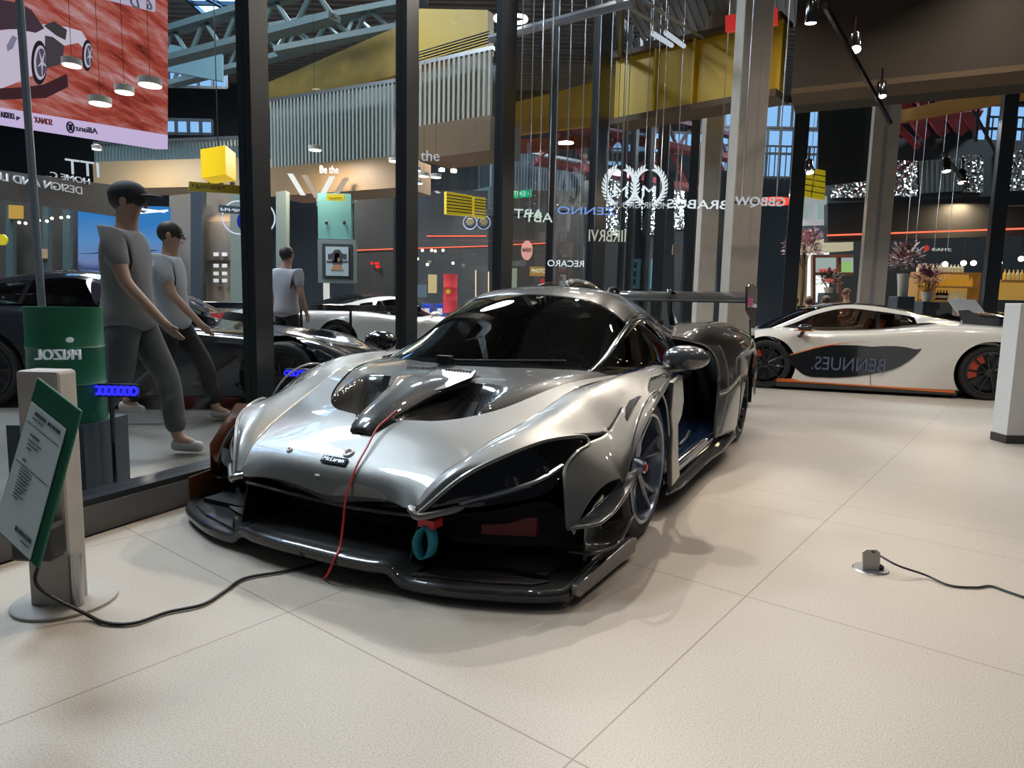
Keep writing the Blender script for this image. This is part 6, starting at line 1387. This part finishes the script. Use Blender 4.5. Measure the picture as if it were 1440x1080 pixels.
o = slab('cream_wall', [(1113, 430), (1134, 430), (1136, 358), (1115, 358)], 16.0, .1, pbr('cream', (.50, .40, .24), .7)); tag(o, 'cream wall strip left of the bright window', 'wall')
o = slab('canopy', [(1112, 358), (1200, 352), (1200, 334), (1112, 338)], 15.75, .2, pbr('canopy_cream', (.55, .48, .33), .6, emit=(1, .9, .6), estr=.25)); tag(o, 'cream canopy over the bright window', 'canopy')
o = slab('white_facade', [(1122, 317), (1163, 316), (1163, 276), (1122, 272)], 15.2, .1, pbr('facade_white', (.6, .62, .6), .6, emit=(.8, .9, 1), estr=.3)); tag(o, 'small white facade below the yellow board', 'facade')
for (x0, x1) in ((1126, 1136), (1150, 1158)): slab('facade_window', [(x0, 308), (x1, 308), (x1, 286), (x0, 286)], 15.15, .03, emis('facade_glass', (.5, .65, .6), .6), o)
o = slab('dark_lintel', [(1112, 340), (1166, 336), (1166, 316), (1112, 318)], 15.9, .2, M_slate); tag(o, 'dark lintel between the white facade and the canopy', 'lintel')
# cafe back bar
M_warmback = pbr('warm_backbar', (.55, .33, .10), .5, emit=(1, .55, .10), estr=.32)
bb = empty('back_bar', (at(1330, 430, 14.6).x, 14.6, 0), 0, 'warm lit wooden back bar with bottle shelves', 'shelf')
xL, xR = at(1288, 400, 14.6).x-bb.location.x, at(1372, 400, 14.6).x-bb.location.x
zs = [at(1330, y, 14.6).z for y in (422, 402.5, 383)]
m = MB(); m.box((xL, .22, .2), (xR, .26, zs[2]+.0)); m.build('back_panel', M_warmback, bb, smooth=0)
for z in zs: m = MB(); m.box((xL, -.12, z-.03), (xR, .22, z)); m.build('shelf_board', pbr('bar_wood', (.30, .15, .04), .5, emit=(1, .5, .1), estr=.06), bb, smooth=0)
for x in (xL, xL+(xR-xL)*.27, xR): m = MB(); m.box((x-.02, -.12, .2), (x+.02, .22, zs[2])); m.build('upright', MATS['bar_wood'], bb, smooth=0)
def bottle_mesh(r_, h_): m = MB(); m.lathe([(0, 0), (r_, 0), (r_, h_*.6), (r_*.9, h_*.66), (r_*.35, h_*.78), (r_*.33, h_), (0, h_)], (0, 0, 0), 'z', 12); return m
M_b = [pbr('amber_glass', (.55, .28, .03), .15, emit=(1, .5, .05), estr=.3), pbr('clear_bottle', (.62, .55, .38), .12, emit=(1, .8, .4), estr=.15), pbr('dark_bottle', (.03, .025, .02), .15)]
def bottle(mk, x, y, z, kind, lab, grp, r_=.032, h_=.22):
    o = bottle_mesh(r_, h_).build('bottle', M_b[kind], None); o.location = (x, y, z); tag(o, lab, 'bottle', grp)
    if kind == 2: q = MB(); q.lathe([(r_*1.03, h_*.2), (r_*1.03, h_*.45)], (0, 0, 0), 'z', 12); q.build('label', M_white, o)
for k in range(12): bottle(0, bb.location.x+xL+(xR-xL)*(.38+.05*k), 14.62, zs[1], 0, 'amber bottle on the middle shelf of the back bar', 'bottles on the middle bar shelf')
for k in range(11): bottle(0, bb.location.x+xL+(xR-xL)*(.34+.05*k), 14.62, zs[0], 2 if k < 5 else 1, 'dark bottle with a white label on the lowest shelf of the back bar' if k < 5 else 'clear bottle on the lowest shelf of the back bar', 'dark bottles on the lowest bar shelf' if k < 5 else 'clear bottles on the lowest bar shelf')
for k in range(13): bottle(0, bb.location.x+xL+(xR-xL)*(.03+.06*k), 14.62, zs[2], 1, 'round white topped jar bottle on the top shelf of the back bar', 'bottles on the top bar shelf', .04, .17)
b2 = boxm('side_shelf', 1405, 398, 1480, 422, 14.4, .3, M_warmback); tag(b2, 'warm lit food counter right of the black mullion', 'counter')
o = boxm('bottle_shelf', 1408, 394, 1480, 397, 14.2, .3, MATS['bar_wood']); tag(o, 'wooden bottle shelf right of the black mullion', 'shelf')
for k in range(8): p = at(1412+k*6, 394, 14.3); bottle(0, p.x, 14.3, p.z, k % 2, ('amber' if k % 2 == 0 else 'clear')+' bottle on the wooden shelf right of the black mullion', ('amber' if k % 2 == 0 else 'clear')+' bottles right of the black mullion')
for k, (x, y) in enumerate(((1329, 371.5), (1355, 370), (1369, 370), (1397, 371), (1405, 369.5), (1436, 364))):
    p = at(x, y, 13.9); o = empty('pendant_bulb', p, 0, ('first', 'second', 'third', 'fourth', 'fifth', 'last')[k]+' from the left of the glowing bulbs over the bottle shelves', 'lamp', 'glowing bulbs over the bar')
    m = MB(); m.ball((0, 0, 0), .055, 14, 9); m.build('bulb', M_glow, o); m = MB(); m.tube([(0, 0, .05), (0, 0, .5)], .008, 5); m.build('cord', M_matte, o)
q = MB(); q.ball(at(1303, 349, 13.3), (.055, .02, .06), 12, 8); tag(q.build('red_sign', emis('cafe_red', (.8, .08, .05), .6), None), 'small red round sign left of the cafe writing', 'sign')
o = boxm('bar_counter', 1230, 425, 1480, 520, 14.25, .25, M_slate); tag(o, 'dark cafe counter hidden behind the white car', 'counter')
# flowers in a white vase, blossom tree, plants
def leafy(name, label, c, r_, n, mats, vase=True, vh=.4, cat='plant', seed=1, leaf=(.14, .03), kind_part='foliage', up=.4):
    rnd = random.Random(seed); o = empty(name, c, 0, label, cat)
    if vase:
        m = MB(); m.lathe([(0, 0), (.07, 0), (.085, vh*.5), (.11, vh), (.095, vh), (.07, vh*.5), (0, .02)], (0, 0, 0), 'z', 20); m.build('vase', pbr('vase_white', (.45, .44, .43), .4), o)
    for mi, mt in enumerate(mats):
        m = MB()
        for k in range(n):
            a_ = rnd.uniform(0, 2*pi); el = rnd.uniform(-.3, 1.2); rr = r_*rnd.uniform(.45, 1)
            d_ = Vector((cos(a_)*cos(el), sin(a_)*cos(el)*.7, sin(el))); tip = Vector((0, 0, vh if vase else 0))+d_*rr+Vector((0, 0, up*r_)); s_ = d_.cross(Vector((0, 0, 1))); s_ = s_.normalized() if s_.length > .01 else Vector((1, 0, 0))
            L_ = leaf[0]*rnd.uniform(.6, 1.2); w_ = leaf[1]; b0 = tip-d_*L_; md = tip-d_*L_*.45; up_ = s_.cross(d_)*w_*.4
            m.add([b0, md+s_*w_, tip, md-s_*w_, md+up_], [(0, 1, 4), (1, 2, 4), (2, 3, 4), (3, 0, 4)])
        m.build(('foliage', 'petals', 'buds')[mi] if kind_part == 'foliage' else kind_part, mt, o, smooth=0)
    m = MB()
    for k in range(10):
        a_ = rnd.uniform(0, 2*pi); t_ = Vector((cos(a_)*r_*.5, sin(a_)*r_*.35, (vh if vase else 0)+r_*rnd.uniform(.3, .7))); m.tube([(0, 0, vh*.6 if vase else -.5), t_], .006, 4)
    m.build('stems', pbr('stem_brown', (.08, .05, .03), .7), o); return o
M_fl = [pbr('dusky_leaf', (.10, .06, .055), .6), pbr('dusky_pink_petal', (.36, .15, .17), .6), pbr('pale_petal', (.50, .38, .38), .6)]
def pedestal(p, lab, r_=.16):
    m = MB(); m.box((-r_, -r_, 0), (r_, r_, p.z)); o = m.build('flower_pedestal', M_slate, None, smooth=0, bevel=.01); o.location = (p.x, p.y, 0); tag(o, lab, 'pedestal')
pv = at(1268, 417, 12.6); pedestal(pv, 'dark pedestal under the tall white flower vase')
leafy('flower_arrangement', 'large dusky pink flower arrangement in a tall white vase', pv, .48, 90, M_fl, True, .42, 'flowers', 3)
pv = at(1303, 424, 12.9); pedestal(pv, 'dark pedestal under the purple flowers')
leafy('flower_arrangement', 'darker purple flower arrangement right of the vase', pv, .40, 90, [pbr('wine_leaf', (.11, .04, .055), .6), pbr('wine_petal', (.22, .05, .10), .6)], True, .18, 'flowers', 5, up=.6)
leafy('blossom_tree', 'pink blossom tree by the bright window', at(1131, 350, 15.0), .55, 260, [pbr('blossom_leaf', (.26, .14, .15), .7), pbr('blossom_pink', (.42, .20, .24), .7)], False, .0, 'tree', 8, (.12, .03), 'foliage', 0); q = MB(); q.tube([(0, 0, -at(1131, 350, 15.0).z), (.03, 0, -.9), (0, 0, .1)], [.06, .045, .03], 8); q.build('trunk', pbr('trunk_brown', (.06, .035, .02), .8), bpy.data.objects['blossom_tree'])
pedestal(at(1165, 412, 14.6), 'dark pedestal under the round potted bush')
leafy('potted_plant', 'round dark potted bush before the bright window', at(1165, 412, 14.6), .34, 90, [pbr('bush_green', (.05, .06, .025), .7), pbr('bush_red', (.16, .05, .04), .7)], True, .12, 'plant', 11, (.1, .03))
# --- cars in the hall -------------------------------------------------
M_pale = pbr('silver_white_paint', (.55, .56, .58), .25, .2, coat=1)
yaw2 = radians(28); c2 = at(452, 484, 12.6)
def placed(px, py, Y): p = at(px, py, Y); return (p.x, p.y, 0)
make_hall_car('parked_sports_car', 'white sports car with black louvres parked in the hall, seen from behind', (-1.94, 13.28, 0), radians(52), SUPER_SECS, SUPER_TOP, M_pale, [(0, .34), (-2.64, .36)], slats=True)
make_hall_car('parked_coupe', 'black long bonnet coupe parked in the hall at the left', (at(440, 500, 7.3).x-.1, 7.35, 0), radians(3), LONG_SECS, [[(p[0], p[1], p[2]) for p in r] for r in LONG_TOP], pbr('black_coupe_paint', (.012, .013, .016), .15, coat=1), [(.0, .33), (-2.75, .34)])
make_hall_car('parked_saloon', 'dark grey car behind the black coupe, half hidden by the green drum', (at(70, 420, 9.9).x, 9.9, 0), radians(-3), LONG_SECS, LONG_TOP, pbr('grey_car_paint', (.11, .11, .115), .3, .4, coat=1), [(.0, .33), (-2.75, .34)])
make_hall_car('parked_supercar', 'red car far back behind the walking people', (at(215, 440, 15.5).x, 17.2, 0), radians(165), SUPER_SECS, SUPER_TOP, pbr('red_car_paint', (.35, .02, .025), .25, coat=1), [(0, .33), (-2.64, .34)])
# barrier rail
br = empty('barrier_rail', (-4.0, 9.6, 0), 0, 'long black barrier rail crossing the hall in front of the white parked car', 'barrier')
xa, xb = at(185, 428, 9.6).x+4.0, at(592, 428, 9.6).x+4.0; zr = at(300, 428, 9.6).z
m = MB(); m.box((xa, -.03, zr-.055), (xb, .03, zr+.035)); m.build('rail', M_black, br, smooth=0, bevel=.008)
for k in range(6): x = xa+.3+(xb-xa-.6)*k/5; m = MB(); m.tube([(x, 0, 0), (x, 0, zr)], .02, 8); m.build('post', M_black, br)
# blue LED tickers
M_blue = emis('ticker_blue', (.02, .02, 1), 2.2)
for (px, py, Y, w_, lab) in ((154, 549, 3.55, 78, 'blue dot ticker display on a stand before the capped person'), (428, 525, 5.62, 54, 'blue dot ticker display beside the front wheel of the black coupe')):
    p = at(px, py, Y); o = empty('led_ticker', p, 0, lab, 'display'); W_ = w_*Y/940
    m = MB(); m.box((-W_/2, 0, -.035), (W_/2, .03, .035)); m.build('bar', pbr('ticker_case', (.01, .01, .05), .4), o, smooth=0)
    m = MB(); n = 9
    for k in range(n):
        cx = -W_/2+W_*(k+.5)/n; m.tube([(cx+.022*cos(2*pi*q/12), -.006, .020*sin(2*pi*q/12)) for q in range(13)], .008, 5, cap=False)
    m.build('ticker_letters', M_blue, o)
    m = MB(); m.tube([(0, .015, -.03), (0, .015, -p.z-.012)], .012, 6); m.build('stand', M_black, o)
# green drum
pd = at(62, 600, 3.45)
o, r_, hz = drum('oil_drum', 66, 432, 598, 3.4, 100, [pbr('drum_green', (.012, .15, .075), .4, var=(3, .15))], 'large dark green oil drum with mirrored white lettering at the left', 'drum')
text_obj('drum_lettering', 'PRIZOL', .075, M_letterdim, face_M(Vector((.075, -r_*.97, hz*.60)), radians(18)), o, .03, True, .20)
q = MB(); q.ball((.135, -r_*.93, hz*.73), (.022, .01, .014), 10, 6); q.build('drum_emblem', M_letterdim, o)
pdz = o.location.z
if pdz > .02:
    m = MB(); m.box((-r_*1.1, -r_*1.1, -pdz), (r_*1.1, r_*1.1, -.001)); bx_ = m.build('drum_plinth', M_slate, None, smooth=0); bx_.location = o.location; tag(bx_, 'dark plinth carrying the green oil drum', 'plinth')
# ================================================================== PEOPLE
M_skin = pbr('skin', (.42, .25, .18), .55)
M_hair = pbr('dark_hair', (.025, .017, .012), .6)
def skin_chain(name, joints, edges, mat, parent, root=0, sub=2):
    me = bpy.data.meshes.new(name); me.from_pydata([j[0] for j in joints], edges, [])
    o = bpy.data.objects.new(name, me); COL.objects.link(o); o.modifiers.new('Skin', 'SKIN')
    lay = me.skin_vertices[0] if len(me.skin_vertices) else None
    for k, j in enumerate(joints):
        r_ = j[1]; lay.data[k].radius = (r_, r_) if not isinstance(r_, tuple) else r_
        lay.data[k].use_root = (k == root)
    md = o.modifiers.new('s', 'SUBSURF'); md.levels = sub; md.render_levels = sub
    me.materials.append(mat); me.update()
    dg = bpy.context.evaluated_depsgraph_get(); nm = bpy.data.meshes.new_from_object(o.evaluated_get(dg))
    bpy.data.objects.remove(o); nm.name = name
    for p in nm.polygons: p.use_smooth = True
    nm.materials.clear(); nm.materials.append(mat)
    o = bpy.data.objects.new(name, nm); COL.objects.link(o)
    if parent is not None: o.parent = parent
    return o
def person(label, loc, yaw, stride=.0, H=1.76, top=(.2, .2, .2), bottom=(.02, .02, .025), shoe=(.55, .53, .5), seated=False, cap=None, skirt=False, bag=None, hair=(.03, .02, .015), arm_swing=.25, shorts=False, group=None):
    """local frame: x forward, y left. stride = half the step length"""
    S = H/1.76
    root = empty('person', loc, yaw, label, 'person', group)
    V = lambda x, y, z: (x*S, y*S, z*S)
    hz = .93 if not seated else .50
    pel = V(0, 0, hz); J = []; E = []
    def add(p, r_, prev=None):
        J.append((p, (r_[0]*S, r_[1]*S) if isinstance(r_, tuple) else r_*S)); k = len(J)-1
        if prev is not None: E.append((prev, k))
        return k
    up = hz-.93
    i_p = add(pel, .115); i_w = add(V(.0, 0, 1.08+up), .115, i_p); i_c = add(V(.01, 0, 1.28+up), .135, i_w); i_n = add(V(.0, 0, 1.46+up), .065, i_c); i_h0 = add(V(.02, 0, 1.55+up), .062, i_n); i_h1 = add(V(.035, 0, 1.63+up), .088, i_h0); add(V(.03, 0, 1.70+up), .075, i_h1)
    legs = []; arms = []
    for s, ph in ((1, 1), (-1, -1)):
        hip = add(V(0, .085*s, hz-.04), .085, i_p)
        if seated: knee = V(.42, .12*s, .50); ank = V(.42, .12*s, .08); 
        else:
            st = stride*ph; knee = V(st*.62+.04, .10*s, .50); ank = V(st+(-.05 if ph < 0 and stride else 0), .095*s, .09+(.10 if ph < 0 and stride else 0))
            if ph < 0 and stride: knee = V(-.02, .10*s, .50)
        k_ = add(knee, .062, hip); a_ = add(ank, .042, k_); f1 = add((ank[0]+.12*S, ank[1], ank[2]-.045*S), .036, a_)
        legs.append((J[hip][0], knee, ank))
        sh_ = add(V(0, .17*s, 1.40+up), .062, i_c); sw = -arm_swing*ph if not seated else .15
        el = V(sw*.45-.02, .235*s, 1.13+up) if not seated else V(.12, .24*s, 1.16+up); wr = V(sw+.05, .235*s, .90+up) if not seated else V(.34, .14*s, 1.10+up)
        e_ = add(el, .043, sh_); w_ = add(wr, .030, e_); d_ = (Vector(wr)-Vector(el)).normalized(); hp = Vector(wr)+d_*.06*S; h_ = add(tuple(hp), (.030, .022), w_)
        fw = Vector((1, 0, 0)); 
        for q in range(4):
            off = fw*(.024-.016*q)*S; b0 = hp+d_*.03*S+off; L_ = (.062, .072, .068, .052)[q]*S
            f0 = add(tuple(b0), .0095, h_); f1_ = add(tuple(b0+d_*L_*.6+Vector((0, -s*.010, 0))*S), .0085, f0); add(tuple(b0+d_*L_+Vector((0, -s*.024, 0))*S), .0075, f1_)
        tb = hp+fw*.03*S-d_*.015*S; t0 = add(tuple(tb), .010, h_); add(tuple(tb+(fw*.6+d_*.8).normalized()*.045*S), .0085, t0)
        arms.append((J[sh_][0], el, wr))
    skin_chain('body', J, E, M_skin, root)
    mt = pbr('cloth_%.3f_%.3f_%.3f' % top, top, .8); mb = pbr('cloth_%.3f_%.3f_%.3f' % bottom, bottom, .8); ms = pbr('shoe_%.2f_%.2f_%.2f' % shoe, shoe, .6); mh = pbr('hair_%.3f' % hair[0], hair, .6)
    # shirt
    J2 = [(V(0, 0, .80+up), .190*S), (V(0, 0, .94+up), .178*S), (V(0, 0, 1.10+up), .145*S), (V(.01, 0, 1.28+up), .160*S), (V(0, 0, 1.42+up), .100*S)]; E2 = [(0, 1), (1, 2), (2, 3), (3, 4)]
    for sh_, el, wr in arms:
        n = len(J2); mid = tuple(Vector(sh_).lerp(Vector(el), .75)); J2 += [(sh_, .080*S), (mid, .062*S)]; E2 += [(3, n), (n, n+1)]
    skin_chain('shirt', J2, E2, mt, root)
    J3 = [(V(0, 0, hz+.10), .155*S), (V(0, 0, hz-.02), .165*S)]; E3 = [(0, 1)]
    for hip, knee, ank in legs:
        n = len(J3); J3 += [(hip, .115*S), (knee, .082*S)]; E3 += [(1, n), (n, n+1)]
        if not shorts: J3 += [(tuple(Vector(knee).lerp(Vector(ank), .92)), .068*S)]; E3 += [(n+1, n+2)]
    skin_chain('trousers', J3, E3, mb, root)
    for k, (hip, knee, ank) in enumerate(legs):
        x, y, z = ank; tilt = (.35 if (k == 1 and stride) else 0)
        Js = [((x-.05*S, y, z-.035*S), .046*S), ((x+.06*S, y, z-.045*S), .045*S), ((x+.17*S, y, z-.055*S-(.03*S if tilt else 0)), .038*S)]
        skin_chain('shoe', Js, [(0, 1), (1, 2)], ms, root)
    hd = Vector(V(.035, 0, 1.63+up))
    hm = MB(); hm.ball(hd+Vector((-.018, 0, .035))*S, (.105*S, .088*S, .100*S), 18, 12); 
    ho = hm.build('hair', mh, root, smooth=80)
    fm_ = MB(); fm_.ball(hd+Vector((.098, 0, -.012))*S, (.016*S, .012*S, .020*S), 8, 6); fm_.build('nose', M_skin, root)
    for s in (1, -1):
        e = MB(); e.ball(hd+Vector((.082, .032*s, .018))*S, (.010*S, .014*S, .009*S), 8, 6); e.build('eye', pbr('eye_dark', (.03, .02, .02), .3), root)
        e = MB(); e.ball(hd+Vector((.0, .088*s, .0))*S, (.022*S, .010*S, .030*S), 8, 6); e.build('ear', M_skin, root)
    e = MB(); e.ball(hd+Vector((.082, 0, -.050))*S, (.010*S, .024*S, .006*S), 8, 6); e.build('mouth', pbr('lip', (.30, .12, .10), .5), root)
    if cap:
        mc = pbr('cap_%.3f' % cap[0], cap, .8); c = MB(); c.ball(hd+Vector((-.008, 0, .055))*S, (.118*S, .100*S, .085*S), 18, 10); c.build('cap', mc, root, smooth=80)
        c = MB(); c.ball(hd+Vector((.13, 0, .045))*S, (.075*S, .075*S, .010*S), 14, 6); c.build('cap_peak', mc, root, smooth=80)
    if bag:
        bg = MB(); bg.box((-.30*S, -.14*S, 1.0*S), (-.15*S, .14*S, 1.38*S)); bg.build('backpack', pbr('backpack_dark', bag, .8), root, smooth=0, bevel=.04)
    return root
def stand(px, py, Y=None):
    p = gnd(px, py); return (p.x, p.y, 0)
person('person in a dark cap and grey trousers walking past the black coupe', stand(190, 640), radians(5), .24, 1.80, (.22, .21, .22), (.085, .085, .095), (.45, .45, .44), cap=(.025, .022, .028))
person('person in black trousers and a pale shirt in mid stride behind the capped person', stand(246, 592), radians(8), .33, 1.70, (.40, .42, .46), (.012, .012, .014), (.48, .45, .42))
person('person in black trousers standing beside the rear wheel of the white parked car', (at(404, 486, 9.1).x, 9.1, 0), radians(70), .0, 1.78, (.36, .36, .39), (.010, .010, .012), (.02, .02, .02), arm_swing=.05)
person('person in a pink top and shorts walking far back left of the black mullion', (at(262, 440, 12.6).x, 13.2, 0), radians(10), .2, 1.66, (.42, .24, .28), (.10, .13, .22), (.5, .5, .5), shorts=True)
person('woman in a dark top seated in profile left of the beige glass column', (at(1191, 420, 14.1).x, 14.1, .30), radians(190), 0, 1.66, (.30, .14, .06), (.05, .05, .06), seated=True, hair=(.10, .05, .025))
person('person with red brown hair seated lowest left behind the white car windscreen', (at(1117, 430, 13.0).x, 13.0, .12), radians(100), 0, 1.64, (.24, .11, .06), (.05, .05, .06), seated=True, hair=(.13, .05, .025))
person('person in a blue top seated behind the windscreen of the white car', (at(1137, 428, 14.0).x, 14.0, .12), radians(60), 0, 1.66, (.05, .05, .25), (.05, .05, .06), seated=True, hair=(.05, .03, .02))
person('person seated before the potted bush', (at(1162, 424, 13.3).x, 13.3, .14), radians(85), 0, 1.64, (.12, .08, .06), (.05, .05, .06), seated=True, hair=(.07, .04, .02))
person('person in a pale top seated behind the roof of the white car', (at(1216, 426, 13.1).x, 13.1, .22), radians(180), 0, 1.64, (.45, .43, .42), (.05, .05, .06), seated=True, hair=(.12, .09, .06))
person('person in a beige top seated behind the lectern', (at(1346, 436, 12.2).x, 12.2, .10), radians(200), 0, 1.66, (.40, .34, .28), (.05, .05, .06), seated=True, hair=(.06, .05, .05))
# chairs for the seated people
def seat_for(x, y, z, yaw, lab):
    o = empty('cafe_chair', (x, y, 0), yaw, lab, 'chair', 'cafe chairs behind the white car'); h_ = .40+z
    m = MB(); m.box((-.2, -.2, h_-.03), (.22, .2, h_)); m.build('seat', M_wood, o, smooth=0)
    for sx in (-.18, .2):
        for sy in (-.18, .18): q = MB(); q.tube([(sx, sy, 0), (sx, sy, h_-.03)], .014, 6); q.build('leg', M_black, o)
    m = MB(); m.box((-.22, -.2, h_), (-.19, .2, h_+.34)); m.build('backrest', M_wood, o, smooth=0)
ppl = [o for o in COL.objects if o.name.startswith('person') and o.location.y > 12 and o.location.x > 3]
for o in ppl: seat_for(o.location.x, o.location.y, o.location.z, o.rotation_euler.z, 'wooden cafe chair under a seated guest behind the white car')
# ================================================================== LIGHT
def area(x, y, z, e, size, col=(1, .93, .85), rot=(0, 0, 0), spread=None, shape='DISK'):
    l = bpy.data.lights.new('lamp_light', 'AREA'); l.energy = e; l.size = size; l.color = col; l.shape = shape
    if spread: l.spread = radians(spread)
    o = bpy.data.objects.new('lamp_light', l); COL.objects.link(o); o.location = (x, y, z); o.rotation_euler = rot; return o
WARM = (1, .90, .78)
for (x, y, e) in ((.3, 3.9, 18), (-.5, 5.2, 22), (1.6, 4.4, 20), (2.6, 2.2, 18), (.9, .3, 8), (3.6, 4.6, 27), (4.2, 7.2, 30), (6.2, 6.2, 28), (2.9, 8.4, 18), (5.4, 7.6, 28)):
    area(x, y, ZC-.25, e*.85, .16, WARM, spread=130)
def spotlight(x, y, z, tx, ty, e, size=55, col=WARM):
    l = bpy.data.lights.new('spot_light', 'SPOT'); l.energy = e; l.spot_size = radians(size); l.spot_blend = .6; l.color = col; l.shadow_soft_size = .05
    o = bpy.data.objects.new('spot_light', l); COL.objects.link(o); o.location = (x, y, z); d = Vector((tx, ty, 0))-Vector((x, y, z)); o.rotation_euler = d.to_track_quat('-Z', 'Y').to_euler()
spotlight(1.75, 7.2, 5.3, -.5, 2.4, 660); spotlight(.9, 7.9, 5.3, -.6, 2.6, 480); spotlight(4.2, 8.0, 5.3, 1.2, 2.6, 400, 60)
# hall daylight from the rooflights
for (x, y, e) in ((-7, 9, 800), (-3, 15.5, 800), (-10, 18, 900), (3, 19, 800), (9, 18, 700), (-6, 5, 500), (14, 14, 500)):
    area(x, y, 9.6, e*1.3, 2.6, (.80, .90, 1.0))
for (x, y, z, e, c) in ((-1.2, 13.2, 4.4, 170, (1, .88, .72)), (-4.5, 15.0, 4.4, 140, (1, .88, .72)), (2.6, 16.0, 4.4, 170, (.9, .95, 1)), (6.6, 15.4, 5.2, 150, (.9, .95, 1)), (-7.5, 13.0, 4.0, 110, (1, .9, .75)), (5.2, 13.4, 3.3, 60, (1, .72, .42)), (9.0, 13.6, 3.3, 60, (1, .72, .42)), (1.5, 14.5, 4.2, 100, (1, .85, .7)), (-3.5, 12.0, 3.6, 100, (1, .85, .7))):
    area(x, y, z, e, .4, c)  # fill lamps, some added only to brighten the rear of the hall
w = bpy.data.worlds.new('world'); scene.world = w; w.use_nodes = True
w.node_tree.nodes['Background'].inputs[0].default_value = (.55, .65, .8, 1); w.node_tree.nodes['Background'].inputs[1].default_value = .10
cd = bpy.data.cameras.new('camera'); cam = bpy.data.objects.new('camera', cd); COL.objects.link(cam)
cd.sensor_fit = 'HORIZONTAL'; cd.sensor_width = 36; cd.lens = 36*FPX/1440; cd.clip_start = .02; cd.clip_end = 300
Mc = Matrix.Identity(4)
for i in range(3): Mc[i][0] = CR[i]; Mc[i][1] = CU[i]; Mc[i][2] = -CF[i]; Mc[i][3] = CAM[i]
cam.matrix_world = Mc; scene.camera = cam
vs = scene.view_settings; vs.view_transform = 'Standard'; vs.look = 'None'; vs.gamma = 1.0; vs.exposure = 0.0; vs.use_curve_mapping = False
